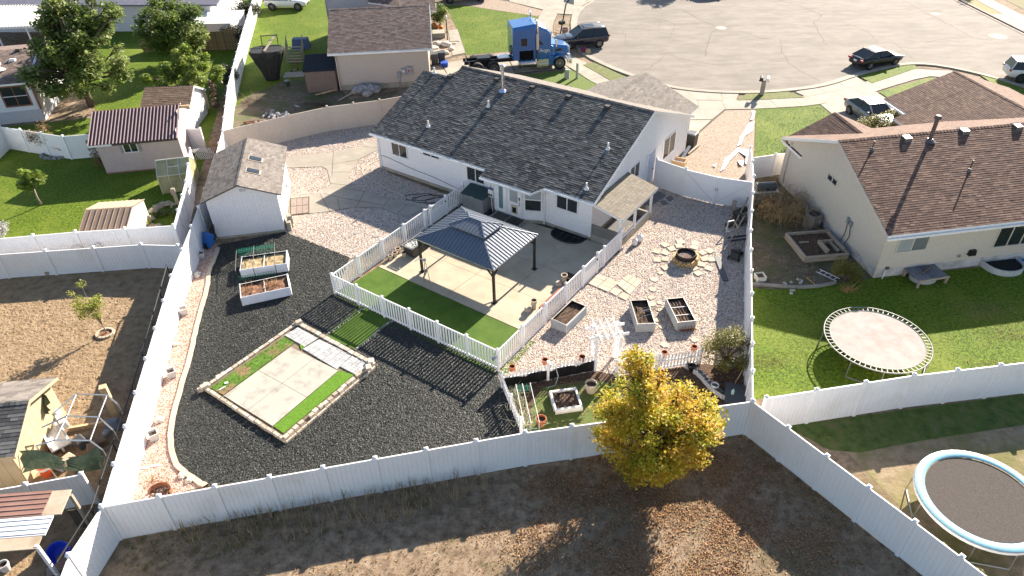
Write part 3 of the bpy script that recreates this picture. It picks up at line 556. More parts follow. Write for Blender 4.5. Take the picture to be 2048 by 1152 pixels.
def window(root, A, B, s0, s1, z0, z1, panes=2, glass=None, frame=None, fw=.07, name='window', dep=.06, horiz=False, bars=False):
    A, B = Vector((*A, 0)), Vector((*B, 0)); d = (B-A).normalized(); nrm = Vector((d.y, -d.x, 0)); frame = frame or TRIM
    pt = lambda s, z, e=0: A+d*s+Vector((0,0,z))+nrm*e
    def bx(mb, a, b, c, e, e0, e1): mb.mesh([pt(a,c,e0),pt(b,c,e0),pt(b,c,e1),pt(a,c,e1),pt(a,e,e0),pt(b,e,e0),pt(b,e,e1),pt(a,e,e1)], [(0,3,2,1)[::-1],(4,5,6,7)[::-1],(0,1,5,4)[::-1],(1,2,6,5)[::-1],(2,3,7,6)[::-1],(3,0,4,7)[::-1]])
    mb = MB(); bx(mb, s0-fw, s1+fw, z1, z1+fw, 0, dep); bx(mb, s0-fw, s1+fw, z0-fw, z0, 0, dep+.015); bx(mb, s0-fw, s0, z0, z1, 0, dep); bx(mb, s1, s1+fw, z0, z1, 0, dep)
    for i in range(1, panes):
        if horiz: c = z0+(z1-z0)*i/panes; bx(mb, s0, s1, c-.025, c+.025, 0, dep-.008)
        else: c = s0+(s1-s0)*i/panes; bx(mb, c-.025, c+.025, z0, z1, 0, dep-.008)
    w = mb.build(name, frame, root)
    for i in range(panes):
        g = glass[i] if isinstance(glass, (list, tuple)) else (glass or GLASS)
        if horiz: a, b, c, e = s0, s1, z0+(z1-z0)*i/panes, z0+(z1-z0)*(i+1)/panes
        else: a, b, c, e = s0+(s1-s0)*i/panes, s0+(s1-s0)*(i+1)/panes, z0, z1
        mb = MB(); bx(mb, a+.002, b-.002, c+.002, e-.002, .012, .024+.004*i); mb.build('pane', g, w)
    return w
def roof_vent(root, x, y, z, k, m, size=.34, facing=-1):          # low box vent, sloped top
    h = .2; a = size/2
    o = MB().mesh([(x-a,y-a,z-a*k),(x+a,y-a,z-a*k),(x+a,y+a,z+a*k),(x-a,y+a,z+a*k),(x-a*.9,y-a*.9,z-a*k+h),(x+a*.9,y-a*.9,z-a*k+h),(x+a*.9,y+a*.7,z+a*k+.07),(x-a*.9,y+a*.7,z+a*k+.07)],
        [(0,3,2,1),(4,5,6,7),(0,1,5,4),(1,2,6,5),(2,3,7,6),(3,0,4,7)]).build('roof_vent', m, root)
    MB().mesh([(x-a-.08,y-a-.08,z-(a+.08)*k+.012),(x+a+.08,y-a-.08,z-(a+.08)*k+.012),(x+a+.08,y+a+.1,z+(a+.1)*k+.012),(x-a-.08,y+a+.1,z+(a+.1)*k+.012)], [(0,1,2,3)]).build('flashing', m, o)
def vent_pipe(root, x, y, z, h=.4, r=.05, m=None, cap=None, base=None):
    o = MB().tube([(x,y,z-.1),(x,y,z+h)], r, 8).build('vent_pipe', m or TRIM, root)
    MB().lathe([(r*3.2,-.02),(r*2.4,.03),(r*1.25,.12)], (x,y,z), 10).build('boot', base or m or TRIM, o)
    if cap: MB().lathe([(r*1.2,h-.05),(r*1.9,h),(r*1.9,h+.12),(r*1.2,h+.17)], (x,y,z), 12).build('cap', cap, o)
def gutter_pipe(root, pts, m=None): MB().tube(pts, .04, 6).build('downspout', m or TRIM, root)
SH_DARK = mat('charcoal_shingle', [(.045,.045,.047),(.075,.074,.074),(.105,.102,.099),(.18,.173,.163),(.05,.05,.051),(.13,.126,.12)], mode='rnd', scale=20, rough=.9)
SH_DARK_B = flat('roof_felt', (.02,.02,.021), .9)
SH_BROWN = mat('brown_shingle', [(.085,.045,.036),(.135,.074,.056),(.185,.107,.078),(.105,.058,.046),(.235,.145,.105),(.09,.05,.042)], mode='rnd', scale=20, rough=.9)
SH_BROWN_B = flat('brown_felt', (.05,.03,.025), .9)
SH_TAUPE = mat('taupe_shingle', [(.12,.085,.07),(.19,.14,.12),(.25,.19,.165),(.15,.105,.09)], mode='rnd', scale=20, rough=.9)
SH_GREY = mat('grey_shingle', [(.12,.105,.095),(.17,.15,.135),(.21,.185,.165),(.145,.125,.115),(.25,.22,.195)], mode='rnd', scale=20, rough=.9)
SH_GREY_B = flat('grey_felt', (.06,.055,.05), .9)
SH_TAN = mat('tan_shingle', [(.14,.12,.095),(.20,.175,.14),(.245,.215,.17),(.165,.145,.115)], mode='rnd', scale=20, rough=.9)
SIDING = flat('white_siding', (.76,.745,.75), .55)
SIDING_CR = flat('cream_siding', (.58,.51,.42), .6)
SIDING_GB = flat('greige_siding', (.47,.41,.36), .6)

# ================================================================== the main house
hs = thing('house', 'white sided single storey house with charcoal shingle roof behind the fenced patio', 'house', (-8.36,42.14), -35.57)
KS = .4075; ZE = 2.62
RZ = lambda y: ZE+KS*(y+.3)
wb = [((0,0),(8.95,0)), ((12.65,0),(15.66,0))]
for a, b in wb: wallface(hs, a, b, [(0,.27),(b[0]-a[0],.27),(b[0]-a[0],2.62),(0,2.62)], SIDING)
bay = [(8.95,0),(9.55,-.5),(11.55,-.5),(12.65,0)]
for i in range(3):
    a, b = bay[i], bay[i+1]; l = (Vector(b)-Vector(a)).length; wallface(hs, a, b, [(0,.27),(l,.27),(l,2.5),(0,2.5)], SIDING)
wallface(hs, (15.66,0), (15.66,12.6), [(0,.27),(12.6,.27),(12.6,2.7),(6.4,5.2),(0,2.65)], SIDING)
wallface(hs, (2.1,12.6), (2.1,10.6), [(0,.2),(2,.2),(2,2.9),(0,2.6)], SIDING, boards=False)
wallface(hs, (0,10.6), (0,0), [(0,.27),(10.6,.27),(10.6,2.6),(5.3,4.75),(0,2.6)], SIDING, board=.24)
MB().prism([(.03,.03),(8.95,.03),(9.55,-.47),(11.55,-.47),(12.65,.03),(15.63,.03),(15.63,12.5),(2.1,12.5),(2.1,10.5),(.03,10.5)], 0, .27).build('foundation', FOUND, hs)
for x, y in ((15.66,0), (15.66,12.6), (0,0)): MB().obox((x, y, 1.44), (.12,.12,2.36)).build('corner_post', TRIM, hs)
q = lambda x, y: (x, y, RZ(y))
for poly, npt in (([q(2.1,-.3),q(15.95,-.3),q(15.95,6.4),q(2.1,6.4)], 300), ([q(-.35,-.3),q(2.1,-.3),q(2.1,5.3),q(-.35,5.3)], 0), ([q(8.8,-.85),q(12.35,-.85),q(12.85,-.3),q(8.8,-.3)], 0)):
    roofplane(hs, poly, SH_DARK, SH_DARK_B, nparts=npt, hmax=.02)
f = lambda x, y, yr: (x, y, RZ(yr)-KS*(y-yr))
roofplane(hs, [f(15.95,12.9,6.4),f(2.1,12.9,6.4),f(2.1,6.4,6.4),f(15.95,6.4,6.4)], SH_GREY, SH_GREY_B, nparts=0)  # sun on the front slopes is painted in as lighter grey shingles
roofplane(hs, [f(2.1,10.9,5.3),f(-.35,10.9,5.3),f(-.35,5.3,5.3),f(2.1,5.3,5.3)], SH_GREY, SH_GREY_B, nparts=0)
# ridge caps, one row of folded shingles
def ridge_caps(root, a, b, m, k=KS, step=.2, name='ridge_cap', slopes=None):
    a, b = Vector(a), Vector(b); d = (b-a); L = d.length; d.normalize(); sd = Vector((d.y,-d.x,0)); n = int(L/step); mb = MB()
    for i in range(n):
        p = a+d*(i*step); e = a+d*((i+1)*step+.03); h0, h1 = .035, .02
        mb.mesh([p+sd*.14+Vector((0,0,h0-.14*k)), p+Vector((0,0,h0)), p-sd*.14+Vector((0,0,h0-.14*k)), e+sd*.14+Vector((0,0,h1-.14*k)), e+Vector((0,0,h1)), e-sd*.14+Vector((0,0,h1-.14*k))], [(0,1,4,3),(1,2,5,4)], 0, random.random())
    mb.build(name, m, root, kind='stuff')
ridge_caps(hs, (2.1,6.4,RZ(6.4)), (15.95,6.4,RZ(6.4)), SH_DARK); ridge_caps(hs, (-.35,5.3,RZ(5.3)), (2.1,5.3,RZ(5.3)), SH_DARK)
# street side garage wing with its own gable roof
MB().box(7.9,15.0,12.75,14.8,.0,2.4).build('garage_wall', SIDING, hs)
zg, zr = 2.45, 4.0
roofplane(hs, [(7.6,15.1,zg),(7.6,13.4,zg),(11.35,9.6,zr),(11.35,15.1,zr)], SH_GREY, SH_GREY_B, nparts=0)
roofplane(hs, [(15.3,15.1,zg),(15.3,12.6,zg),(11.35,9.6,zr),(11.35,15.1,zr)], SH_GREY, SH_GREY_B, nparts=0)
ridge_caps(hs, (11.35,9.6,zr), (11.35,15.1,zr), SH_GREY)
MB().mesh([(7.9,14.8,2.3),(15,14.8,2.3),(11.35,14.8,3.85)], [(0,1,2)]).build('gable', SIDING, hs)
p = (11.74, 12.68); roof_vent(hs, p[0], p[1], 3.55, 0, STEEL, .3)
VB = flat('black_vent', (.018,.018,.02), .6)
for p in ((1.89, 5.30, 4.90), (5.22, 5.94, 5.16), (7.90, 5.98, 5.18), (10.53, 5.93, 5.16), (13.20, 5.89, 5.14)): roof_vent(hs, *p, KS, VB)
for p in ((6.04, 3.86, 4.32), (3.23, 1.31, 3.28), (14.80, 3.17, 4.03), (15.09, 0.38, 2.90), (0.56, 5.31, 4.91)): vent_pipe(hs, *p, .38, .05)
p = (6.18, 5.24, 4.88); vent_pipe(hs, *p, 1.5, .09, STEEL, STEEL, flat('blue_tarp_boot', (.35,.45,.75), .5))
for x0, x1, y in ((-.35,8.8,-.3), (8.8,12.35,-.85), (12.85,15.95,-.3)):
    MB().box(x0, x1, y-.11, y-.002, RZ(y)-.15, RZ(y)-.03).build('gutter', TRIM, hs)
MB().slab([(15.96,-.3,RZ(-.3)+.005),(16.0,-.3,RZ(-.3)+.005),(16.0,6.4,RZ(6.4)+.005),(15.96,6.4,RZ(6.4)+.005)], .2).build('rake_board', TRIM, hs)
for a, b, s0, s1, z0, z1, g in (((0,0),(8.95,0),1.19,2.40,1.44,2.46,[GLASS, GLASS]), ((0,0),(8.95,0),3.79,5.07,2.12,2.46,None), ((0,0),(8.95,0),7.22,8.45,1.40,2.46,None), ((12.65,0),(15.66,0),.85,2.15,1.48,2.46,None),
        ((15.66,0),(15.66,12.6),9.0,10.7,1.15,2.45,None), ((15.66,0),(15.66,12.6),4.45,5.6,1.6,2.5,None)): window(hs, a, b, s0, s1, z0, z1, 2, g)
window(hs, bay[2], bay[3], .12, 1.02, .92, 2.28, 2, [GLASS, GLASS_B], horiz=True)
# doors on the patio
WHITE_DOOR = flat('white_door', (.80,.80,.81), .4)
for s0, s1, gs in ((.14,.82,(.22,.60)), (.92,1.86,(.28,.66))):
    x0, x1 = 9.55+s0, 9.55+s1
    dr = MB().box(x0, x1, -.56, -.50, .34, 2.36).build('door', WHITE_DOOR, hs)
    if gs[0] < .25: MB().box(x0+.2, x1-.2, -.575, -.561, .55, 2.2).build('pane', mat('teal_glass', [(.12,.20,.22),(.17,.26,.28)], scale=2, rough=.08), dr)
    else:
        MB().box(x0+.2, x1-.2, -.575, -.561, 1.25, 2.2).build('pane', GLASS_B, dr)
        MB().box(x0+.3, x1-.22, -.59, -.561, .48, 1.05).build('pet_door', flat('cream_plastic', (.55,.48,.36), .5), dr)
        MB().box(x0+.38, x1-.30, -.60, -.591, .56, .92).build('flap', BLACK, dr)
        MB().obox((x1-.07,-.59,1.15), (.05,.06,.05)).build('handle', BLACK, dr); MB().obox((x1-.07,-.58,1.3), (.05,.04,.05)).build('lock', BLACK, dr)
MB().box(9.62,9.69,-.58,-.5,.3,2.42).box(11.43,11.5,-.58,-.5,.3,2.42).box(9.69,11.43,-.58,-.5,2.37,2.44).box(10.38,10.46,-.58,-.5,.3,2.37).build('door_frame', TRIM, hs)
MB().box(11.30,11.36,-.60,-.58,1.45,1.65).build('doorbell', BLACK, hs)
MB().obox((12.72,-.06,2.2), (.1,.1,.14)).build('flood_light', TRIM, hs)
gutter_pipe(hs, [(12.7,-.08,2.4),(12.7,-.08,.1)]); gutter_pipe(hs, [(9.05,-.06,2.4),(9.05,-.06,.3)], flat('grey_conduit', (.3,.3,.32), .5)); gutter_pipe(hs, [(9.3,-.35,2.4),(9.3,-.35,1.2)], TRIM)
gutter_pipe(hs, [(-.05,-.05,2.5),(-.05,-.06,.1)], TRIM)
pts = [(.1+i*.72, -.035, 1.05-.06*i+.03*math.sin(i*1.3)) for i in range(11)]
MB().tube(pts, .016, 4).build('cable', flat('black_cable', (.02,.02,.022), .6), hs)
dr = MB().box(15.665,15.72,6.75,7.65,.3,2.3).build('door', flat('blue_grey_door', (.50,.54,.66), .5), hs); MB().obox((15.75,7.5,1.2), (.06,.05,.05)).build('handle', BLACK, dr)
MB().box(15.662,15.74,6.62,6.75,.3,2.42).box(15.662,15.74,7.65,7.78,.3,2.42).build('door_frame', TRIM, hs)
# covered basement stair on the gable side
st = thing('stair_shelter', 'lean-to shingled shelter over the basement stair on white posts', 'stair shelter', W(hs,15.70,0), -35.57)
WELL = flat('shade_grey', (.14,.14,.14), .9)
MB().box(.02,1.75,.0,.14,0,.45).box(1.6,1.75,.14,4.0,0,.42).box(.02,1.6,3.86,4.0,0,.42).build('retaining_wall', FOUND, st)
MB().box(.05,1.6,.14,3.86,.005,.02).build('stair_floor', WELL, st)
roofplane(st, [(1.95,-.12,2.02),(1.95,4.1,2.02),(.02,4.1,2.46),(.02,-.12,2.46)], SH_TAN, SH_GREY_B, nparts=300, tabw=.3, exp=.2, hmax=.02)
for y in (.07,1.9,3.93): MB().obox((1.68,y,1.2), (.12,.12,1.55)).build('post', TRIM, st)
MB().box(.02,1.7,.03,.11,.0,1.05).build('side_panel', mat('dark_concrete', [(.16,.15,.13),(.24,.22,.19)], scale=2, rough=.9), st)
MB().bar((1.68,.15,.55),(1.68,3.86,.55),.08,.12).build('rail', TRIM, st)
# electrical box, conduit, mats, step, window well
eb = thing('utility_box', 'small white utility box with tank on the wall by the patio door', 'utility box', W(hs,9.25,-.42,.75), -35.57)
MB().box(-.16,.16,-.1,.1,.25,.75).build('box', TRIM, eb); MB().box(-.17,.17,-.12,.12,.75,.8).build('lid', flat('slate_blue', (.12,.18,.32), .5), eb)
for k in (-.07,.07): MB().box(k-.05,k+.05,-.11,-.101,.33,.47).build('vent', DARK, eb)
MB().tube([(.0,0,.25),(0,-.02,-.3),(.15,-.1,-.65)], .03, 6).build('pipe', TRIM, eb)
sp = MB().box(-.05,1.95,-1.05,-.1,0,.28).build('door_step', mat('step_concrete', [(.2,.2,.19),(.3,.29,.27)], scale=4, rough=.9), loc=W(hs,9.75,-.42), rz=R(-35.57), bevel=.02)
tag(sp, 'low concrete step below the patio doors', 'step')
for k, lb, x in ((0, 'grey patterned door mat on the left half of the step', 9.85), (1, 'black door mat on the right half of the step', 10.82)):
    mt = MB().box(0,.88,0,.66,0,.02).build('door_mat', (mat('grey_mat', [(.04,.035,.032),(.12,.10,.09)], scale=40, rough=.95), BLACK)[k], loc=W(hs,x,-1.3,.282), rz=R(-35.57)); tag(mt, lb, 'door mat')
mt = MB().box(0,1.0,0,.6,0,.025).build('door_mat', flat('slate_mat', (.03,.035,.05), .9), loc=W(hs,8.75,-1.1,.065), rz=R(-35.57)); tag(mt, 'dark blue mat on the concrete between storage box and step', 'door mat')
ww = thing('window_well', 'black steel window well sunk in the patio below the right window', 'window well', W(hs,13.45,-.02), -35.57)
arc = [(1.0-1.02*math.cos(math.pi*i/12), -.98*math.sin(math.pi*i/12)**.6) for i in range(13)]
MB().tube([(x,y,.075) for x,y in arc], .05, 6).build('rim', BLACK, ww)
MB().face([(x,y,.066) for x,y in arc][::-1]).build('well_floor', flat('well_dark', (.010,.010,.012), .9), ww)
for x in (.62,1.0,1.4): MB().bar((x,-.05,.09),(x,-.86,.09),.03).build('grate_bar', DARK, ww)
MB().bar((.1,-.3,.10),(1.9,-.3,.10),.03).build('grate_bar', DARK, ww)
# things standing round the house
sb = thing('storage_box', 'grey plastic storage box with dark green lid by the patio door', 'storage box', W(hs,7.55,-1.05,.06), -35.57)
MB().box(0,1.55,-.05,.85,0,.95).build('body', mat('grey_plastic', [(.19,.19,.19),(.24,.24,.235)], scale=3, rough=.6), sb, bevel=.04)
MB().mesh([(-.05,-.1,.95),(1.6,-.1,.95),(1.6,.9,1.18),(-.05,.9,1.18),(-.05,-.1,1.0),(1.6,-.1,1.0),(1.6,.9,1.24),(-.05,.9,1.24)], [(0,3,2,1),(4,5,6,7),(0,1,5,4),(1,2,6,5),(2,3,7,6),(3,0,4,7)]).build('lid', flat('dark_green_lid', (.030,.062,.062), .5), sb, bevel=.02)
MB().obox((.78,-.12,1.0), (.2,.04,.04)).build('latch', STEEL, sb)
for k, (x, y, s) in enumerate(((17.95,.95,1.0), (18.0,1.45,1.25))):
    t = thing('propane_tank', ['small white gas tank nearest the fence end by the stair shelter', 'taller white gas tank second from the fence end'][k], 'gas tank', W(hs,x,y), 20)
    MB().lathe([(.10,.0),(.15,.06),(.155,.30),(.12,.38),(.05,.41)], n=16, sx=s, sy=s).build('tank', TRIM, t, smooth=True); MB().lathe([(.08,.40),(.09,.50),(.075,.5)], n=12, cap=False).build('collar', TRIM, t); MB().tube([(0,0,.40),(0,0,.47)], .025, 6).build('valve', STEEL, t)

# ================================================================== gazebo
gz = thing('gazebo', 'hardtop gazebo with two tier ribbed metal roof on four dark posts', 'gazebo', (-4.69,30.33,.06), -36.4)
GZM = mat('slate_metal', [(.12,.145,.185),(.14,.165,.21)], scale=2, rough=.4, metal=.2, spec=.7)
GZX, GZY = 4.73, 3.5
zE, zI, zT = 2.12, 2.74, 3.12; ov = .13
E = [(-ov,-ov,zE),(GZX+ov,-ov,zE),(GZX+ov,GZY+ov,zE),(-ov,GZY+ov,zE)]
I1 = [(1.42,1.12,zI),(GZX-1.42,1.12,zI),(GZX-1.42,GZY-1.12,zI),(1.42,GZY-1.12,zI)]
def ribbed(root, quad, m, step, name, hgt=.035, base_t=.03, ms=None):      # standing seam panel: sheet plus raised seams
    a, b, c, d = [Vector(p) for p in quad]                        # a-b eave, d-c top
    o = MB().face([a,b,c,d] if (d-c).length > 1e-4 else [a,b,c]).face([v-Vector((0,0,base_t)) for v in ([d,c,b,a] if (d-c).length > 1e-4 else [c,b,a])]).build(name, m, root)
    L = (b-a).length; e = (b-a).normalized(); n = (b-a).cross(d-a).normalized(); n = n if n.z > 0 else -n; up = n.cross(e)
    tl, tr, h = (d-a).dot(e), (c-a).dot(e), (d-a).dot(up)
    k = int(L/step)
    for i in range(k+1):
        s = (L-k*step)/2+i*step
        if s < .01 or s > L-.01: continue
        t = h if tl <= s <= tr else (h*s/tl if s < tl else h*(L-s)/(L-tr))
        if t > .08: MB().bar(a+e*s+n*.012, a+e*s+up*(t-.02)+n*.012, .03 if ms is None else .05, hgt).build('seam', ms or m, o)
    return o
for i in range(4): ribbed(gz, (E[i],E[(i+1)%4],I1[(i+1)%4],I1[i]), GZM, .205, 'lower_roof')
U = [(1.22,.98,zI+.12),(GZX-1.22,.98,zI+.12),(GZX-1.22,GZY-.98,zI+.12),(1.22,GZY-.98,zI+.12)]; T0, T1 = (2.0,GZY/2,zT), (GZX-2.0,GZY/2,zT)
for qd in ((U[0],U[1],T1,T0),(U[2],U[3],T0,T1),(U[1],U[2],T1,T1),(U[3],U[0],T0,T0)): ribbed(gz, qd, GZM, .205, 'upper_roof')
for i in range(4):
    MB().bar(Vector(E[i])+Vector((0,0,.02)), Vector(I1[i])+Vector((0,0,.02)), .06, .03).build('hip_cap', GZM, gz)
    a, b = Vector(E[i]), Vector(E[(i+1)%4]); MB().bar(a-Vector((0,0,.035)), b-Vector((0,0,.035)), .04, .05).build('eave_trim', STEEL if i in (0,1) else GZM, gz)
    a, b = Vector(U[i]), Vector(U[(i+1)%4]); MB().bar(a-Vector((0,0,.03)), b-Vector((0,0,.03)), .03, .05).build('eave_trim', GZM, gz)
for a, b in ((U[0],T0),(U[3],T0),(U[1],T1),(U[2],T1),(T0,T1)): MB().bar(Vector(a)+Vector((0,0,.02)), Vector(b)+Vector((0,0,.02)), .05, .025).build('hip_cap', GZM, gz)
GZP = flat('charcoal_post', (.028,.028,.03), .5, .3)
for x, y in ((0,0),(GZX,0),(GZX,GZY),(0,GZY)):
    MB().obox((x,y,1.03), (.11,.11,2.06)).build('post', GZP, gz); MB().obox((x,y,.012), (.24,.24,.024)).build('foot_plate', GZP, gz)
    sx, sy = (1 if x < 1 else -1), (1 if y < 1 else -1)
    MB().bar((x,y,1.55),(x+sx*.45,y,2.0),.06).build('brace', GZP, gz); MB().bar((x,y,1.55),(x,y+sy*.45,2.0),.06).build('brace', GZP, gz)
for a, b in (((0,0),(GZX,0)),((GZX,0),(GZX,GZY)),((GZX,GZY),(0,GZY)),((0,GZY),(0,0))): MB().bar((*a,2.0),(*b,2.0),.09,.12).build('beam', GZP, gz)

# ================================================================== white shed
sh = thing('shed', 'white garden shed with taupe shingle roof and two skylights', 'shed', (-16.66,34.04), 10.6)
SHW = flat('shed_white', (.72,.71,.74), .55)
SX, SY = 3.76, 5.75
MB().box(-.05,SX+.05,-.06,SY+.05,0,.12).build('slab', FOUND, sh)
wallface(sh, (0,0), (SX,0), [(0,.12),(SX,.12),(SX,2.55),(SX/2,3.28),(0,2.55)], SHW, board=.21, vertical=True)
wallface(sh, (SX,0), (SX,SY), [(0,.12),(SY,.12),(SY,2.55),(0,2.55)], SHW, board=.21, vertical=True)
wallface(sh, (SX,SY), (0,SY), [(0,.12),(SX,.12),(SX,2.55),(SX/2,3.28),(0,2.55)], SHW, boards=False)
wallface(sh, (0,SY), (0,0), [(0,.12),(SY,.12),(SY,2.55),(0,2.55)], SHW, boards=False)
ks = .73/1.88; ex = .28
roofplane(sh, [(-ex,SY+.2,2.58-ex*ks),(-ex,-.22,2.58-ex*ks),(SX/2,-.22,3.32),(SX/2,SY+.2,3.32)], SH_GREY, SH_GREY_B, nparts=150, tabw=.28, exp=.15, fascia=flat('shed_fascia', (.10,.085,.08), .7), t=.07)
roofplane(sh, [(SX+ex,-.22,2.58-ex*ks),(SX+ex,SY+.2,2.58-ex*ks),(SX/2,SY+.2,3.32),(SX/2,-.22,3.32)], SH_GREY, SH_GREY_B, nparts=150, tabw=.28, exp=.15, fascia=flat('shed_fascia', (.10,.085,.08), .7), t=.07)
ridge_caps(sh, (SX/2,-.22,3.325), (SX/2,SY+.2,3.325), SH_GREY, ks)
for y in (1.55,3.1):
    z = lambda x: 3.32-(x-SX/2)*ks; x0, x1 = SX/2+.35, SX/2+.95; y0, y1 = y, y+.42
    MB().slab([(x0-.09,y0-.09,z(x0-.09)+.04),(x1+.09,y0-.09,z(x1+.09)+.04),(x1+.09,y1+.09,z(x1+.09)+.04),(x0-.09,y1+.09,z(x0-.09)+.04)], .03).build('skylight', flat('skylight_frame', (.30,.26,.22), .7), sh)
    MB().slab([(x0,y0,z(x0)+.075),(x1,y0,z(x1)+.075),(x1,y1,z(x1)+.075),(x0,y1,z(x0)+.075)], .03).build('pane', GLASS, bpy.context.scene.objects[sorted([o.name for o in kids(sh) if o.name.startswith('skylight')])[-1]])
MB().box(SX/2+.02,SX/2+.2,-.03,-.014,2.82,2.98).box(SX/2+.24,SX/2+.34,-.03,-.014,2.82,2.98).build('gable_vent', flat('grey_vent', (.45,.45,.48), .6), sh)
dr = MB().box(SX+.013,SX+.06,3.2,4.9,.15,2.2).build('door', SHW, sh); MB().obox((SX+.09,3.4,1.1),(.06,.04,.15)).build('handle', BLACK, dr)
for i, (x, y, hh) in enumerate(((4.02,.1,.55),(4.05,.45,.75),(4.0,.8,.6))):
    o = MB().obox((0,0,hh/2), (.22,.3,hh), .3*i).build('paver_stack', FOUND, loc=W(sh,x,y), rz=.2); tag(o, ['lowest stack of pale blocks at the shed corner', 'tallest stack of pale blocks along the shed side', 'stack of pale blocks farthest back along the shed side'][i], 'blocks', 'stacked blocks beside the shed')

# ================================================================== vinyl privacy fences
def vinyl(label, pts, h=1.84, m=WHITE, bay=1.83, rail=True, closed_ends=(True, True), cat='fence', lift=0, posts=None):
    p0 = pts[0]; f = thing('fence', label, cat, p0)
    P = [Vector(p)-Vector(p0[:2]) for p in pts]
    for i in range(len(P)-1):
        a, b = P[i], P[i+1]; L = (b-a).length; n = max(1, round(L/bay)); d = (b-a)/L; nn = Vector((-d.y, d.x)); rz = math.atan2(d.y, d.x)
        for k in range(n+1):
            if k == n and i < len(P)-2: continue
            if (i == 0 and k == 0 and not closed_ends[0]) or (i == len(P)-2 and k == n and not closed_ends[1]): continue
            c = a+d*(L*k/n)
            ps = MB().obox((c.x,c.y,h/2+.03), (.127,.127,h+.06), rz).build('post', m, f)
            MB().obox((c.x,c.y,h+.075), (.16,.16,.03), rz).obox((c.x,c.y,h+.11), (.15,.15,.05), rz, taper=.25).build('cap', m, ps)
        for k in range(n):
            s0, s1 = L*k/n+.06, L*(k+1)/n-.06; nb = max(2, int((s1-s0)/.155)); w = (s1-s0)/nb; mb = MB(); q = lambda s, e, z: (a.x+d.x*s+nn.x*e, a.y+d.y*s+nn.y*e, z)
            for j in range(nb):                                   # tongue and groove boards: shallow V between neighbours
                u, v = s0+w*j, s0+w*(j+1)
                for e in (1, -1):
                    A = [q(u,e*.006,.05),q(u+.010,e*.022,.05),q(v-.010,e*.022,.05),q(v,e*.006,.05)]; B = [(x,y,h-.06) for x,y,z in A]
                    for t in range(3): fc = [A[t],A[t+1],B[t+1],B[t]]; mb.face(fc if e < 0 else fc[::-1])
            mb.build('panel', m, f)
            for z0, z1 in ((.02,.16),(h-.09,h+.0)):
                mb = MB()
                A = [q(s0,-.024,z0),q(s1,-.024,z0),q(s1,.024,z0),q(s0,.024,z0)]; B = [(x,y,z1) for x,y,z in A]
                mb.mesh(A+B, [(0,3,2,1),(4,5,6,7),(0,1,5,4),(1,2,6,5),(2,3,7,6),(3,0,4,7)]).build('rail', m, f)
    return f
C_BL = (-13.89, 14.71); C_BR = (9.08,18.84)
vinyl('long white vinyl fence with many panels along the near edge of the yard', [C_BL, (.36,17.53), C_BR], bay=1.74)
vinyl('tall white vinyl fence running away beside the pink gravel strip', [C_BL, (-14.93, 20.02), (-16.46, 27.92), (-17.06, 32.45), (-18.0,38.6), (-19.2,44.6)], closed_ends=(False, True))
vinyl('short white vinyl fence stub leaving the near left corner toward the bottom of the picture', [C_BL, (-14.11, 12.91), (-13.81, 10.86)], closed_ends=(False, True))
vinyl('white vinyl fence slanting to the lower right from the near right corner', [C_BR, (12.73, 13.43), (14.4,10.9), (17.5,6.3)], closed_ends=(False, True), bay=1.6)
vinyl('white vinyl fence between firewood pile side and the neighbouring trampoline lawn', [C_BR, (10.45, 23.76), (12.39, 30.81), (14.2,36.6), (15.1,40.4)], closed_ends=(False, True), bay=1.75)
vinyl('white vinyl fence across the far side of the shady grass below the first trampoline', [(9.65,19.0), (15.80, 20.04), (21.30, 20.72), (25.5,21.3)], bay=1.83)
vinyl('tan vinyl fence behind the shed lit by the sun', [(-19.2,44.6), (-15.32, 46.97), (-12.92, 48.27), (-9.31, 49.30), (-6.2,50.6)], m=TAN_VINYL, closed_ends=(False, True), bay=2.44)
vinyl('white vinyl fence stepping down past the ivy beside the dirt yard', [(-19.2,44.6), (-21.24, 52.45), (-22.86, 60.15), (-24.16, 66.55), (-27.81, 85.48)], h=1.9, closed_ends=(False, True), bay=2.2)
vinyl('nearer of two parallel white fences between lawn and bare soil', [(-17.42, 31.14), (-19.42, 31.31), (-26.59, 30.67), (-30.78, 29.77)], h=1.5, bay=2.2)
vinyl('farther of two parallel white fences, its top showing above the nearer one', [(-18.16, 32.74), (-23.24, 32.31), (-31.73, 31.23)], h=1.75, bay=2.44)
vinyl('inner white fence along the lawn edge beside the tall fence', [(-18.16, 32.74), (-19.3,37.8), (-20.6,42.2)], h=1.7, closed_ends=(False, True), bay=1.9)
vinyl('white fence behind the pink shed running from the left house', [(-21.0,45.3), (-23.6,45.6), (-30.0,44.6), (-35.31, 46.46)], h=1.7, bay=2.2)
vinyl('white fence turning the far left corner of the lawn', [(-35.31, 46.46), (-34.97, 43.42), (-37.07, 37.55)], h=1.75, closed_ends=(False, True), bay=2.2)
vinyl('short white fence between yellow shed junk and the rusty lean-to', [(-15.40, 16.27), (-17.16, 15.88), (-19.91, 15.33)], h=1.6, bay=2.1)
vinyl('low white fence closing the gap between the house fence and the cream house', [(14.95,39.6), (18.3,40.4)], h=1.5, bay=1.75, closed_ends=(False, True))
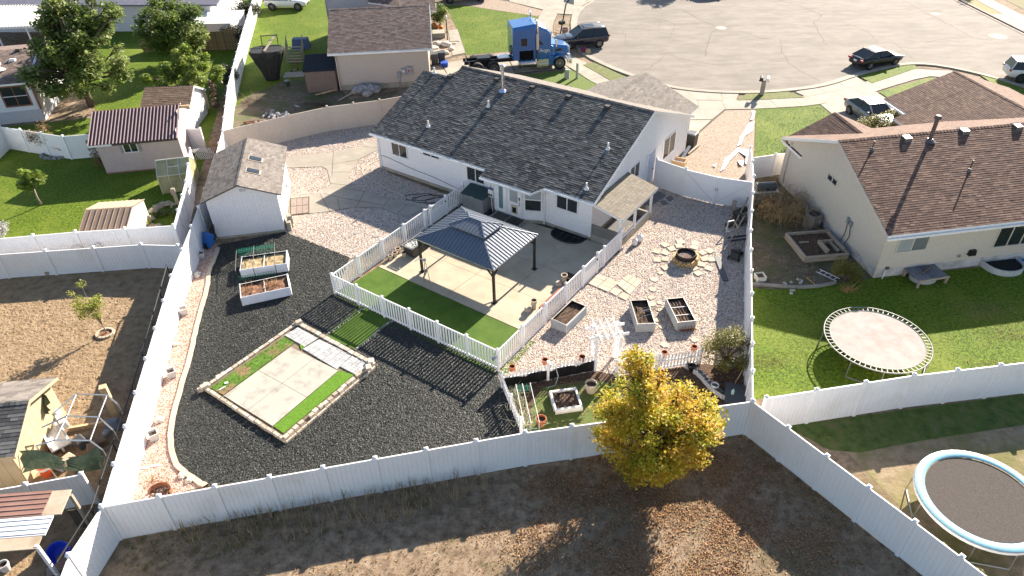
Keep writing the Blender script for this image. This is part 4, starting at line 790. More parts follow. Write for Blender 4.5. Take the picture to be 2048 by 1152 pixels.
# house-side fence with a double gate
HG0, HG1, HG2, HG3 = W(hs,15.75,7.55), W(hs,17.9,7.3), W(hs,20.2,6.6), Vector((13.9,35.6,0))
HG0, HG1, HG2, HG3 = Vector((9.01, 39.04)), Vector((10.51, 37.72)), Vector((12.19, 36.69)), Vector((13.97, 36.03))
vinyl('white vinyl fence panel joining the house to the double gate', [HG0, HG1], closed_ends=(True, True), bay=3.2)
def gate(label, a, b, flip, h=1.8):
    a, b = Vector(a).to_2d(), Vector(b).to_2d(); t = thing('gate', label, 'gate', a); d = b-a; L = d.length; t.rotation_euler[2] = math.atan2(d.y, d.x)
    for x in (.05, L-.05): MB().obox((x,0,h/2), (.1,.1,h)).build('stile', WHITE, t)
    MB().box(.1,L-.1,-.02,.02,.08,h-.08).build('panel', WHITE, t)
    for z in (.1,h-.06): MB().box(.1,L-.1,-.03,.03,z-.05,z+.05).build('rail', WHITE, t)
    z0, z1 = (.2, h-.2) if flip else (h-.2, .2); MB().tube([(.12,-.045,z0),(L-.12,-.045,z1)], .009, 5).build('brace_cable', STEEL, t)
    MB().obox((L-.06 if not flip else .06,-.07,1.0), (.05,.06,.18)).build('latch', STEEL, t); return t
gate('left leaf of the white double gate with its cable falling to the right', HG1, HG2, False); gate('right leaf of the white double gate with its cable rising to the right', HG2, HG3, True)

# ================================================================== white picket fence round the patio
def picket(label, pts, h=1.22, gates=(), m=WHITE, pitch=.165, pw=.082, bay=1.83, ends=(True, True), cap=True, top_rail=True, pk_h=None, name='picket_fence'):
    p0 = pts[0]; f = thing(name, label, 'fence', p0); P = [Vector(p[:2])-Vector(p0[:2]) for p in pts]
    pm = None
    for i in range(len(P)-1):
        a, b = P[i], P[i+1]; L = (b-a).length; d = (b-a)/L; rz = math.atan2(d.y, d.x); n = max(1, round(L/bay))
        stops = [L*k/n for k in range(n+1)]
        gs = [g for g in gates if g[0] == i]
        for g in gs:
            stops = [s for s in stops if not (g[1]-.5 < s < g[2]+.5)]+[g[1], g[2]]; stops.sort()
        for k, s in enumerate(stops):
            if k == len(stops)-1 and i < len(P)-2: continue
            if (i == 0 and k == 0 and not ends[0]) or (i == len(P)-2 and k == len(stops)-1 and not ends[1]): continue
            c = a+d*s; ps = MB().obox((c.x,c.y,(h+.05)/2), (.11,.11,h+.05), rz).build('post', m, f)
            MB().obox((c.x,c.y,h+.065), (.14,.14,.03), rz).obox((c.x,c.y,h+.10), (.13,.13,.045), rz, taper=.25).build('cap', m, ps)
        for s0, s1 in zip(stops, stops[1:]):
            if any(abs(s0-g[1]) < .01 for g in gs): continue
            for z in ((.16, h-.04) if top_rail else (.14, h*.62)):
                A, B = a+d*(s0+.05), a+d*(s1-.05); MB().bar((A.x,A.y,z), (B.x,B.y,z), .042, .075).build('rail', m, f)
            k = int((s1-s0-.1)/pitch); zt = h-.075 if top_rail else h
            if pm is None:
                mb = MB().box(-pw/2,pw/2,-.011,.011,.05,zt)
                if not top_rail: mb = MB().box(-pw/2,pw/2,-.011,.011,.05,zt-.03).obox((0,0,zt-.01),(pw,.022,.04),taper=.3)
                pm = mb.build('picket', m, f); first = pm
            for j in range(k):
                c = a+d*(s0+(s1-s0-(k-1)*pitch)/2+j*pitch)
                o = first if first else pm.copy()
                if not first: SC.collection.objects.link(o)
                first = None; o.parent = f; o.location = (c.x, c.y, 0); o.rotation_euler[2] = rz
    return f
PL_, PF_, PR_ = Vector((-8.95, 28.63)), Vector((-0.68, 22.75)), Vector((5.94, 32.07)); PB_ = Vector((-2.80, 37.59))
lenR = (PR_-PF_).length; lenL = (PB_-PL_).length
gR = ((Vector((3.58, 28.75))-PF_).length, (Vector((4.45, 29.93))-PF_).length); gL = ((Vector((-4.73, 35.15))-PL_).length, (Vector((-3.78, 36.23))-PL_).length)
picket('white picket fence enclosing the patio and turf on three sides', [PB_, PL_, PF_, PR_], gates=((0, lenL-gL[1], lenL-gL[0]), (2, gR[0], gR[1])))
def pgate(label, a, b, h=1.18):
    a, b = Vector(a), Vector(b); d = b-a; L = d.length; t = thing('picket_gate', label, 'gate', a); t.rotation_euler[2] = math.atan2(d.y, d.x)
    MB().box(.08,L-.08,-.018,.018,.08,h*.62).build('panel', WHITE, t)
    for x in (.1,L-.1): MB().obox((x,0,h/2+.03), (.07,.05,h-.04)).build('stile', WHITE, t)
    for z in (.1,h*.64,h-.02): MB().box(.1,L-.1,-.025,.025,z-.035,z+.035).build('rail', WHITE, t)
    k = int((L-.3)/.12)
    for i in range(k): MB().box(.2+i*.12,.25+i*.12,-.011,.011,h*.66,h-.05).build('picket', WHITE, t)
    MB().obox((L-.12,-.05,h*.8),(.04,.06,.1)).build('latch', BLACK, t)
pgate('white picket gate opening from patio onto the curved garden path', PL_.lerp(PB_, gL[0]/lenL), PL_.lerp(PB_, gL[1]/lenL)); pgate('white picket gate opening from patio onto the square pavers', PF_.lerp(PR_, gR[0]/lenR), PF_.lerp(PR_, gR[1]/lenR))
cb = thing('hanging_planter', 'small grey ornament hung on the near corner post of the picket fence', 'ornament', PF_+Vector((-.16,-.12)), 20); MB().lathe([(.02,.78),(.10,.82),(.12,.92),(.05,.98)], n=10).build('pot', STEEL, cb); MB().tube([(.0,0,.95),(.05,.05,1.08),(.12,.1,1.1)], .012, 5).build('hook', BLACK, cb)

# ================================================================== low garden pickets, arbour
GA, GB_, GC, GD = Vector((0.19, 19.10)), Vector((-0.52, 21.73)), Vector((3.58, 22.74)), Vector((4.47, 22.49))
picket('low white picket fence along the left side of the fenced vegetable garden', [Vector((0.23, 19.15)), GB_], h=.80, top_rail=False, pitch=.16, pw=.075, bay=1.6, name='garden_fence')
picket('low white picket fence along the back of the vegetable garden, lined with black sheeting', [GB_, GC], h=.80, top_rail=False, pitch=.16, pw=.075, bay=1.7, name='garden_fence')
picket('low white picket fence right of the arbour hung with two terracotta pots', [Vector((4.44, 22.27)), Vector((8.20, 22.91))], h=.85, top_rail=False, pitch=.15, pw=.075, bay=2.0, name='garden_fence')
sheet = thing('sheeting', 'black plastic sheeting stapled inside the back garden pickets', 'sheeting', GB_); d = (GC-GB_); L = d.length; sheet.rotation_euler[2] = math.atan2(d.y, d.x)
mb = MB(); pp = [(L*i/24, -.06+.03*math.sin(i*1.9), .52+.05*math.sin(i*.9)) for i in range(25)]
for i in range(24): a, b = pp[i], pp[i+1]; mb.face([(a[0],a[1]-.03,.0),(b[0],b[1]-.03,.0),(b[0],b[1],b[2]),(a[0],a[1],a[2])])
mb.build('film', flat('black_film', (.014,.014,.015), .35), sheet)
ab = thing('arbour', 'white garden arbour with open slat top at the garden entrance', 'arbour', Vector((3.56, 22.61))); A1 = Vector((4.60, 22.80)); d = A1-Vector((3.56, 22.61)); ab.rotation_euler[2] = math.atan2(d.y, d.x); AW = d.length
for x in (0, AW):
    for y in (0,.65): MB().obox((x,y,1.0), (.10,.10,2.0)).build('post', WHITE, ab); MB().obox((x,y,2.06),(.13,.13,.06)).build('cap', WHITE, ab)
    for z in (.35,.75,1.15,1.55): MB().bar((x,.05,z),(x,.6,z),.03).build('lattice_bar', WHITE, ab)
    for y in (.22,.43): MB().bar((x,y,.2),(x,y,1.75),.03).build('lattice_bar', WHITE, ab)
for y in (0,.65): MB().bar((-.35,y,1.93),(AW+.35,y,1.93),.05,.13).build('beam', WHITE, ab)
for i in range(4): x = .08+i*(AW-.16)/3; MB().bar((x,-.35,2.03),(x,1.0,2.03),.05,.09).build('rafter', WHITE, ab)
# thin dark chain-link fence beside the tall fence
cl = thing('chain_link_fence', 'dark chain-link fence standing just left of the tall white fence', 'fence', (-17.57, 32.18)); o0 = Vector(cl.location)
CP = [Vector((p[0]-.22,p[1]-.05,0))-o0 for p in ((-17.05,29.3),(-15.2,20.6),(-14.22,14.9),(-14.38, 12.92))]
for i in range(3):
    a, b = CP[i], CP[i+1]; MB().tube([a+Vector((0,0,1.55)),b+Vector((0,0,1.55))], .03, 6).build('rail', DARK, cl); n = max(1, int((b-a).length/2.2))
    for k in range(n): p = a.lerp(b, k/n); MB().tube([p,p+Vector((0,0,1.6))], .03, 6).build('post', DARK, cl)
    mb = MB(); L = (b-a).length; k = int(L/.09); d = (b-a)/L
    for j in range(k):
        p = a+d*(j*.09)
        for sgn in (1,-1):
            e = p+d*(sgn*.75)+Vector((0,0,1.5)); mb.face([p+Vector((0,0,.03)), p+d*.012+Vector((0,0,.03)), e+d*.012, e])
    mb.build('wire_mesh', DARK, cl, kind='stuff')

# ================================================================== raised pad with block border
A_, B_, C_, D_ = [Vector(p) for p in [(-13.31, 21.95), (-9.10, 18.91), (-6.18, 23.15), (-10.28, 26.20)]]
pd = thing('garden_pad', 'square raised pad of concrete and turf edged with pale blocks', 'pad', A_); o0 = pd.location.copy().to_2d()
lc = lambda p: (p[0]-o0.x, p[1]-o0.y)
BLK = mat('wall_block', [(.36,.30,.235),(.50,.43,.35),(.56,.49,.41),(.43,.36,.285)], mode='obj', scale=9, rough=.9, bump=.012, bscale=14)
PAVER = mat('light_paver', [(.34,.345,.355),(.44,.44,.44),(.49,.485,.475)], mode='obj', scale=14, rough=.85)
MB().prism([lc(p) for p in (A_,B_,C_,D_)], .0, .13).build('base', mat('pad_soil', [(.13,.10,.07),(.24,.18,.12)], scale=4, detail=7, rough=.95, bump=.02), pd)
def course(a, b, n, size, z, m, jit=.02, name='block', skip=()):
    a, b = Vector(lc(a)), Vector(lc(b)); d = b-a; L = d.length; rz = math.atan2(d.y, d.x)
    for i in range(n):
        if i in skip: continue
        p = a+d*((i+.5)/n); MB().obox((p.x+random.gauss(0,jit*.4), p.y+random.gauss(0,jit*.4), z), (L/n*size[0], size[1], size[2]), rz+random.gauss(0,jit), taper=size[3] if len(size) > 3 else .94).build(name, m, pd)
course(A_, D_, 18, (.97,.17,.22), .11, BLK, .02); course(D_, C_, 16, (.98,.20,.22), .11, BLK, .015); course(A_, B_, 14, (.97,.13,.20), .10, BLK, .02)
inn = lambda p, q, t: Vector(p).lerp(Vector(q), t)
course(B_, C_, 19, (.99,.15,.12), .06, BLK, .02); course(inn(B_,A_,.025), inn(C_,D_,.025), 19, (.9,.19,.12,.9), .19, BLK, .05, skip=(4,))
for z, p in ((.28, inn(C_,D_,.04)), (.30, inn(C_,B_,.07)), (.27, inn(D_,C_,.02)), (.26, A_)): q = lc(p); MB().obox((q[0],q[1],z), (.34,.26,.14), random.random()*2, taper=.85).build('block', BLK, pd)
for p in ((404,783), ): pass
zt = .15
def padsheet(name, pts, m, z): MB().prism([lc(p) for p in pts], z-.03, z).build(name, m, pd)
for qd in quadsplit(*[(-12.35, 21.44), (-10.21, 24.48), (-7.72, 22.82), (-9.81, 19.66)], 2, 2):
    c = Vector((sum(p[0] for p in qd)/4, sum(p[1] for p in qd)/4)); padsheet('slab', [tuple(Vector(p)+(c-Vector(p)).normalized()*.012) for p in qd], CONC_OLD, .172)
padsheet('turf', [(-13.07, 21.94), (-10.68, 25.19), (-10.11, 24.75), (-12.37, 21.50)], mat('worn_turf', [(.05,.12,.01),(.09,.19,.015),(.12,.23,.03)], scale=8, detail=6, rough=.85, bump=.03, bscale=30, big=(.25,.165,.085), bigscale=.75, bigpos=(.48,.56)), .168)
padsheet('turf', [(-7.68, 22.85), (-6.99, 22.54), (-9.27, 19.27), (-9.77, 19.66)], TURF2, .168)
padsheet('turf', [(-9.96, 24.89), (-9.78, 25.02), (-9.36, 24.69), (-9.69, 24.29)], TURF2, .17)
def pavers(A, B, C, D, nu, nv):
    for qd in quadsplit(A, B, C, D, nu, nv):
        c = Vector((sum(p[0] for p in qd)/4, sum(p[1] for p in qd)/4)); q = [lc(Vector(p)+(c-Vector(p)).normalized()*.008) for p in qd]
        MB().prism(q, .12, .178+random.uniform(-.003,.003)).build('paver', PAVER, pd)
pavers(*[(-10.69, 25.30), (-10.20, 25.86), (-9.06, 25.03), (-9.56, 24.46)], 6, 5); pavers(*[(-9.62, 24.32), (-9.00, 24.96), (-7.29, 23.81), (-7.81, 22.92)], 11, 7); pavers(*[(-7.71, 23.10), (-7.26, 23.77), (-6.37, 23.22), (-6.90, 22.54)], 6, 5)
MB().obox((*lc((-12.53, 21.86)),.19), (.30,.05,.05), .8).build('stick', TRIM, pd); MB().obox((*lc((-12.46, 22.19)),.19), (.14,.10,.04), .3).build('scrap', TRIM, pd)
for i, (p, s) in enumerate((((-13.36, 22.22), .22), ((-13.51, 21.89), .24), ((-12.98, 22.67), .2), ((-12.83, 22.82), .22))):
    b = MB().obox((0,0,.1), (s,s*.7,.18), .4*i, taper=.85).build('loose_block', BLK, loc=p); tag(b, ['loose pale block upright at the left tip of the pad', 'loose pale block lying farthest left, off the pad tip', 'loose pale block on the left edge of the pad, nearer the tip', 'loose pale block on the left edge of the pad, farther from the tip'][i], 'block', 'loose blocks by the pad')

# ================================================================== raised beds
def bed(label, cor, h, mo, mi, soil, ridges=6, fill=None, wall=.03, drop=.12, bars=(1,0), corner=True, name='raised_bed'):
    c = [Vector(p[:2]) for p in cor]; ctr = sum(c, Vector((0,0)))/4; ax = ((c[1]-c[0])+(c[2]-c[3])).normalized(); L = ((c[1]-c[0]).length+(c[2]-c[3]).length)/2; Wd = ((c[3]-c[0]).length+(c[2]-c[1]).length)/2
    t = thing(name, label, 'raised bed', ctr, math.degrees(math.atan2(ax.y, ax.x))); a, b = L/2, Wd/2
    prof = []
    n = ridges*2
    for i in range(n+1): prof.append((h*i/n, .038 if i % 2 else 0))
    sides = [((-a,-b),(a,-b)),((a,-b),(a,b)),((a,b),(-a,b)),((-a,b),(-a,-b))]
    for p, q in sides:
        p, q = Vector(p), Vector(q); d = (q-p).normalized(); nn = Vector((d.y,-d.x)); mb = MB()
        for i in range(n):
            (z0,e0),(z1,e1) = prof[i], prof[i+1]
            mb.face([(*(p+nn*e0),z0),(*(q+nn*e0),z0),(*(q+nn*e1),z1),(*(p+nn*e1),z1)])
        pi, qi = p-nn*wall+d*wall, q-nn*wall-d*wall
        mb.face([(*p,h),(*q,h),(*qi,h),(*pi,h)], 0)
        mb.face([(*qi,0),(*pi,0),(*pi,h),(*qi,h)], 1)
        mb.build('side_panel', [mo, mi], t)
    if corner:
        for x, y in ((-a,-b),(a,-b),(a,b),(-a,b)): MB().lathe([(.035,0),(.035,h+.01)], (x,y,0), 8).build('corner_post', mo, t)
    mb = MB(); nx, ny = 14, 7; zs = [[h-drop+random.gauss(0,.022) for _ in range(ny+1)] for _ in range(nx+1)]; X = lambda i: -a+wall+(2*a-2*wall)*i/nx; Y = lambda j: -b+wall+(2*b-2*wall)*j/ny
    for i in range(nx):
        for j in range(ny): mb.face([(X(i),Y(j),zs[i][j]),(X(i+1),Y(j),zs[i+1][j]),(X(i+1),Y(j+1),zs[i+1][j+1]),(X(i),Y(j+1),zs[i][j+1])])
    mb.build('soil', soil, t, smooth=False)
    for k in range(bars[0]): x = -a+2*a*(k+1)/(bars[0]+1); MB().bar((x,-b,h-.05),(x,b,h-.05),.025).build('tie_bar', mo, t)
    return t, a, b
WCORR = flat('white_corrugated', (.72,.73,.76), .45); GALV = flat('zinc_steel', (.56,.54,.49), .4, .35); INBLK = flat('black_liner', (.012,.012,.016), .6)
STRAW = mat('straw_soil', [(.20,.14,.07),(.36,.27,.15),(.48,.38,.22)], scale=12, detail=8, rough=.95, bump=.03, bscale=30)
REDSOIL = mat('bark_soil', [(.09,.045,.028),(.20,.10,.06),(.32,.19,.12)], scale=9, detail=8, rough=.95, bump=.04, bscale=20)
b1, a, b = bed('white corrugated raised bed under the green netting', [(-14.11, 30.20, 0.48), (-11.84, 30.70, 0.48), (-12.11, 31.93, 0.48), (-14.41, 31.41, 0.48)], .52, WCORR, INBLK, STRAW)
def stalks(label, root_loc, deg, spots, hgt, m=None, n=14, sp=.25, name='dead_plant', up=1.0, r=.008):
    t = thing(name, label, 'plant', root_loc, deg); mb = MB()
    for x, y in spots:
        for k in range(n):
            dx, dy = random.gauss(0, sp), random.gauss(0, sp); hh = hgt*random.uniform(.5, 1.1)
            mb.tube([(x+dx*.15,y+dy*.15,0),(x+dx*.6,y+dy*.6,hh*.6*up),(x+dx*1.2,y+dy*1.2,hh*up*random.uniform(.75,1))], [r,r*.8,r*.4], 3)
    mb.build('stems', m or mat('dry_stem', [(.30,.17,.07),(.48,.30,.14)], scale=9, rough=.9), t, kind='stuff'); return t
b2, a, b = bed('white corrugated raised bed with dead stalks, nearest the pad', [(-13.39, 27.80, 0.48), (-11.16, 28.62, 0.48), (-11.57, 29.71, 0.48), (-13.78, 28.97, 0.48)], .52, WCORR, INBLK, REDSOIL)
stalks('tangle of dry orange stalks in the nearer white raised bed', (*b2.location.to_2d(), .38), math.degrees(b2.rotation_euler[2]), [(-.9,0),(-.6,.1),(.2,0),(.45,.1),(.6,-.1)], .42, n=11, sp=.2)
b3, a, b = bed('galvanised raised bed beside the picket fence', [(1.84, 25.64, 0.48), (2.49, 25.14, 0.48), (3.53, 26.56, 0.48), (2.87, 27.05, 0.48)], .52, GALV, INBLK, SOIL_DARK, bars=(0,0), drop=.16)
b4, a, b = bed('galvanised raised bed holding black plastic cages, left of a near pair', [(5.83, 25.14, 0.48), (6.62, 25.15, 0.48), (6.52, 26.96, 0.48), (5.64, 26.91, 0.48)], .52, GALV, INBLK, SOIL_DARK, bars=(0,0), drop=.18)
cg = thing('plant_cage', 'heap of black plastic plant cages in the left near raised bed', 'plant cages', (*b4.location.to_2d(), .34), math.degrees(b4.rotation_euler[2])); mb = MB()
for k in range(7): x, y = random.uniform(-.35,.3), random.uniform(-.7,.1); x, y = -y*0-abs(random.uniform(.05,.75)), random.uniform(-.3,.3); mb.tube([(-x+.0-.75*0,y,.0),(-x,y+.05,.22),(-x+.25,y+.1,.2),(-x+.3,y,.0)], .014, 4)
mb.tube([(-.1,-.28,.1),(.5,-.2,.2)], .012, 4, 1); mb.tube([(.1,.2,.12),(.75,.25,.14)], .012, 4, 1); mb.tube([(-.05,.05,.15),(.4,.1,.2)], .014, 4, 1)
mb.build('hoops', [flat('gloss_black', (.012,.012,.012), .25), TRIM], cg)
b5, a, b = bed('galvanised raised bed with string planting grid, right of a near pair', [(7.59, 25.15, 0.48), (8.46, 25.30, 0.48), (8.36, 27.05, 0.48), (7.52, 27.00, 0.48)], .52, GALV, INBLK, REDSOIL, bars=(0,0), drop=.15)
gr = thing('planting_grid', 'white and brown slat planting grid laid on soil', 'planting grid', (*b5.location.to_2d(), .42), math.degrees(b5.rotation_euler[2]))
LX = max(a, b)
for y in (-b*.33, b*.33): MB().bar((-a*.92,y,0),(a*.92,y,0),.03).build('slat', TRIM, gr)
for k in range(5): x = -a*.7+k*a*.35; MB().bar((x,-b*.9,-.02),(x,b*.9,-.02),.035).build('slat', WOOD_DK, gr)
rk = thing('cultivator', 'rusty hand cultivator rack leaning on the near end of the right galvanised bed', 'tool', (8.16, 25.15), 5); RUST = mat('rust', [(.14,.05,.025),(.25,.10,.05)], scale=8, rough=.9)
MB().bar((-.4,-.05,.12),(.4,-.05,.12),.05).build('bar', RUST, rk)
for k in range(5): MB().tube([(-.3+.15*k,-.05,.02),(-.3+.15*k,-.02,.3+.08*(k % 2))], .012, 4).build('tine', RUST, rk)
b6, a, b = bed('white square wooden bed inside the fenced vegetable garden', [(1.65, 20.09, 0.25), (2.80, 20.25, 0.25), (2.61, 21.38, 0.25), (1.48, 21.18, 0.25)], .28, flat('white_paint_wood', (.76,.74,.71), .6), flat('white_paint_wood', (.76,.74,.71), .6), SOIL_DARK, ridges=1, wall=.08, drop=.1, bars=(0,0), corner=False)
# green net cage over the far white bed
GNET = flat('green_net', (.012,.16,.11), .6)
def netbox(label, cor, h, cell, pole, name='net_cage', top=True):
    c = [Vector(p[:2]) for p in cor]; ctr = sum(c, Vector((0,0)))/4; ax = (c[1]-c[0]).normalized(); L = (c[1]-c[0]).length; Wd = (c[3]-c[0]).length
    t = thing(name, label, 'net cage', ctr, math.degrees(math.atan2(ax.y, ax.x))); a, b = L/2, Wd/2; mb = MB()
    def net(o, u, v, nu, nv):
        o, u, v = Vector(o), Vector(u), Vector(v)
        for i in range(nu+1): p = o+u*(i/nu); mb.bar(p, p+v, .014)
        for j in range(nv+1): p = o+v*(j/nv); mb.bar(p, p+u, .014)
    net((-a,b,0),(2*a,0,0),(0,0,h), int(2*a/cell), int(h/cell)); net((-a,b,h),(2*a,0,0),(0,-2*b,0) if top else (0,-.4,0), int(2*a/cell), int(2*b/cell) if top else 3)
    net((-a,-b,0),(2*a,0,0),(0,0,h*.45), int(2*a/cell), 3); mb.build('net', GNET, t, kind='stuff')
    for x in (-a,-a*.1,a):
        MB().tube([(x,b,0),(x,b,h+.02),(x,-b,h*.96),(x,-b,0)], .018, 5).build('hoop', pole, t)
    return t
netbox('green plastic netting on a wire frame over the far white bed', [(-13.97, 29.93), (-12.06, 30.43), (-13.11, 32.39), (-15.04, 31.75)], .72, .13, DARK, top=False)
netbox('green netting frame over the onion rows in the vegetable garden', [(0.43, 19.15), (1.03, 19.23), (0.52, 21.39), (0.07, 21.32)], .55, .14, flat('wire_grey', (.45,.47,.42), .5), top=False)
mb = MB(); gp = thing('garden_plants', 'pale straggly onion plants in the narrow bed beside the left garden fence', 'plants', (0.22, 20.54), 0)
for k in range(60):
    p = Vector((-0.14, 21.42)).lerp(Vector((0.51, 19.25)), random.random())-Vector((0.22, 20.54)); x, y = p.x+random.gauss(0,.18), p.y+random.gauss(0,.1)
    for j in range(3): mb.tube([(x,y,0),(x+random.gauss(0,.1),y+random.gauss(0,.1),.3),(x+random.gauss(0,.25),y+random.gauss(0,.25),random.uniform(.15,.4))], [.012,.01,.004], 3)
mb.build('stems', mat('pale_stem', [(.22,.25,.14),(.42,.42,.28),(.50,.48,.38)], scale=5, rough=.8), gp, kind='stuff')
ground('garden_soil', [(-0.48, 21.63), (3.56, 22.61), (4.62, 22.27), (8.24, 22.91), (10.16, 22.62), (9.13, 18.89), (0.23, 19.05)], SOIL_DARK, .013)
ground('garden_turf', [(0.63, 19.09), (0.72, 20.61), (1.21, 21.67), (3.29, 22.06), (4.54, 21.72), (4.60, 19.18)], mat('shade_turf', [(.05,.075,.012),(.09,.125,.025),(.13,.16,.04)], scale=12, detail=7, rough=.9, bump=.03, bscale=24, big=(.12,.085,.05), bigscale=.9, bigpos=(.55,.68)), .018)

# ================================================================== pots, planters, stones
def pot(label, p, r, h, m, cat='pot', n=18, soil=SOIL_DARK, square=False, group=None, deg=0, z=0, name='pot', flare=.72, rim=.035):
    t = thing(name, label, cat, (*p[:2], z), deg, group)
    if square:
        mb = MB(); a, b = r*flare, r; w_ = .035
        mb.mesh([(-a,-a,0),(a,-a,0),(a,a,0),(-a,a,0),(-b,-b,h),(b,-b,h),(b,b,h),(-b,b,h),(-b+w_,-b+w_,h),(b-w_,-b+w_,h),(b-w_,b-w_,h),(-b+w_,b-w_,h),(-a+w_,-a+w_,h*.5),(a-w_,-a+w_,h*.5),(a-w_,a-w_,h*.5),(-a+w_,a-w_,h*.5)],
            [(0,3,2,1),(0,1,5,4),(1,2,6,5),(2,3,7,6),(3,0,4,7),(4,5,9,8),(5,6,10,9),(6,7,11,10),(7,4,8,11),(8,9,13,12),(9,10,14,13),(10,11,15,14),(11,8,12,15)])
        mb.build('shell', m, t); MB().face([(-b+w_,-b+w_,h*.75),(b-w_,-b+w_,h*.75),(b-w_,b-w_,h*.75),(-b+w_,b-w_,h*.75)]).build('soil', soil, t)
    else:
        MB().lathe([(r*flare,0),(r*.94,h*.78),(r*.95,h*.8),(r,h*.8),(r,h),(r-rim,h),(r*.85,h*.6)], n=n, cap=False).build('shell', m, t, smooth=False)
        MB().lathe([(0.001,h*.74),(r*.9,h*.72)], n=n, cap=False).build('soil', soil, t)
    return t
GREYC = flat('grey_cement', (.52,.51,.50), .85); BEIGE = mat('beige_ceramic', [(.46,.37,.28),(.56,.47,.37)], scale=5, rough=.7)
for i, (p, lb) in enumerate((((-16.91, 32.15), 'grey square planter under the wheelbarrow by the shed'), ((-16.13, 27.28), 'grey square planter by the tall fence, second from the shed'), ((-15.09, 22.86), 'grey square planter by the tall fence, third from the shed'), ((-14.47, 19.27), 'grey square planter nearest the close left fence corner'))):
    pot(lb, p, .20, .38, GREYC, 'planter', square=True, group='square planters along the tall fence', deg=-70+5*i, soil=GRAV_RED if i == 1 else SOIL_DARK)
for i, (p, lb, r, h, m) in enumerate((((1.05, 19.55), 'terracotta pot standing on the turf of the vegetable garden', .22, .40, TERRA), ((3.24, 21.37), 'tall beige urn beside the left foot of the arbour', .26, .50, BEIGE), ((0.06, 19.96), 'small grey pot beside the onion bed', .12, .18, GREYC),
        ((8.47, 21.29), 'white pot behind the yellow tree beside the grey block wall', .17, .34, flat('white_ceramic', (.72,.72,.72), .5)), ((7.77, 22.48), 'black pot at the right end of the garden pickets', .18, .32, BLACK),
        ((-6.50, 31.55), 'small cream cup shaped pot farthest left of the patio pots', .13, .26, BEIGE), ((-6.29, 31.83), 'dull beige pot second from the left of the patio pots', .15, .26, BEIGE), ((-6.17, 32.21), 'octagonal beige pot closest to the grey cart', .16, .26, BEIGE), ((-5.80, 31.86), 'octagonal beige pot in front of the grey cart', .16, .24, BEIGE))):
    pot(lb, p, r, h, m, z=.06 if i > 4 else 0, n=8 if i > 6 else 16)
for i, (p, z, lb) in enumerate((((1.05, 27.05), .3, 'beige bowl pot on a stone stand nearest the patio corner'), ((2.67, 29.08), .3, 'beige bowl pot on a stone stand farther along the pickets'))):
    pot(lb, p, .17, .26, BEIGE, z=z); st_ = MB().lathe([(.14,.06),(.11,.16),(.15,.30)], n=10).build('plant_stand', BEIGE, loc=p); tag(st_, lb.replace('beige bowl pot on a stone stand', 'stone stand under a bowl pot'), 'stand')
    c = MB().lathe([(.17,.06),(.18,.2),(.12,.26)], n=10).build('stone', BEIGE, loc=(p[0]-.30, p[1]-.18)); tag(c, ['lumpy beige stone beside the bowl pot nearest the patio corner', 'lumpy beige stone beside the bowl pot farther along the pickets'][i], 'stone')
t = pot('dark square planter inside the picket fence near the paver gate', (2.96, 29.25), .24, .30, DARK, 'planter', square=True, z=.06, deg=54)
rb = MB().obox((0,0,.14), (1.9,.26,.16)).build('board_stack', mat('red_board', [(.22,.07,.04),(.30,.11,.06)], scale=4, rough=.8), loc=(1.94, 27.62), rz=R(54)); tag(rb, 'long red brown trough lying along the inside of the picket fence', 'trough')
for i, (p, lb) in enumerate((((-0.07, 22.11), 'terracotta pot hung at the left end of the back garden pickets'), ((1.36, 22.49), 'terracotta pot hung beside the white post on the back garden pickets'), ((2.97, 22.63), 'terracotta pot hung on the back pickets closest to the arbour'), ((6.59, 22.80), 'terracotta pot hung on the right garden pickets, nearer the arbour'), ((7.96, 23.11), 'terracotta pot hung on the far right end of garden pickets'))):
    pot(lb, (p[0], p[1]+.1), .15, .26, TERRA, z=.52, group='terracotta pots on the garden pickets')
wp = thing('hose_post', 'white post with a hose looped over it in the back garden pickets', 'post', (1.47, 22.12)); MB().obox((0,0,.55), (.11,.11,1.1)).build('post', WHITE, wp); MB().tube([(.06,-.06,.95),(.3,-.12,.9),(.42,-.2,.4),(.30,-.35,.02),(-.1,-.5,.02)], .02, 6).build('hose', flat('grey_hose', (.3,.36,.34), .5), wp)
# rocks along the red gravel
ROCK = mat('pale_rock', [(.36,.31,.26),(.52,.47,.41),(.60,.56,.50)], scale=4, detail=7, rough=.9, bump=.03, bscale=8)
def rock(name, label, p, r, m=ROCK, h=.6, seed=0, cat='rock', group=None, z=0):
    import bmesh
    bm = bmesh.new(); bmesh.ops.create_icosphere(bm, subdivisions=2, radius=r); rr = random.Random(seed)
    for v in bm.verts:
        k = 1+rr.uniform(-.16,.16); v.co = Vector((v.co.x*k, v.co.y*k*rr.uniform(.9,1.1), v.co.z*k*h+r*h*.6))
    me = bpy.data.meshes.new(name); bm.to_mesh(me); bm.free(); me.materials.append(m)
    o = place(me, name, loc=(*p[:2], z), rz=rr.random()*6); return tag(o, label, cat, group)
for i, (p, r, lb) in enumerate((((-16.58, 30.47), .24, 'round pale boulder in red gravel close to the wheelbarrow'), ((-14.66, 20.23), .20, 'white boulder in red gravel between two square planters'), ((-12.68, 17.39), .16, 'pale broken stone beside the lower bend of the edging'), ((-12.34, 17.15), .14, 'small pale stone beside the lower bend of the edging, right of a bigger one'), ((-15.71, 24.97), .14, 'grey dry clump shaped stone in red gravel'))): rock('rock', lb, p, r, seed=i)
stalks('dark dry weed clump in the red gravel near the rusty ring', (-13.75, 17.17), 0, [(0,0)], .35, n=30, sp=.16)
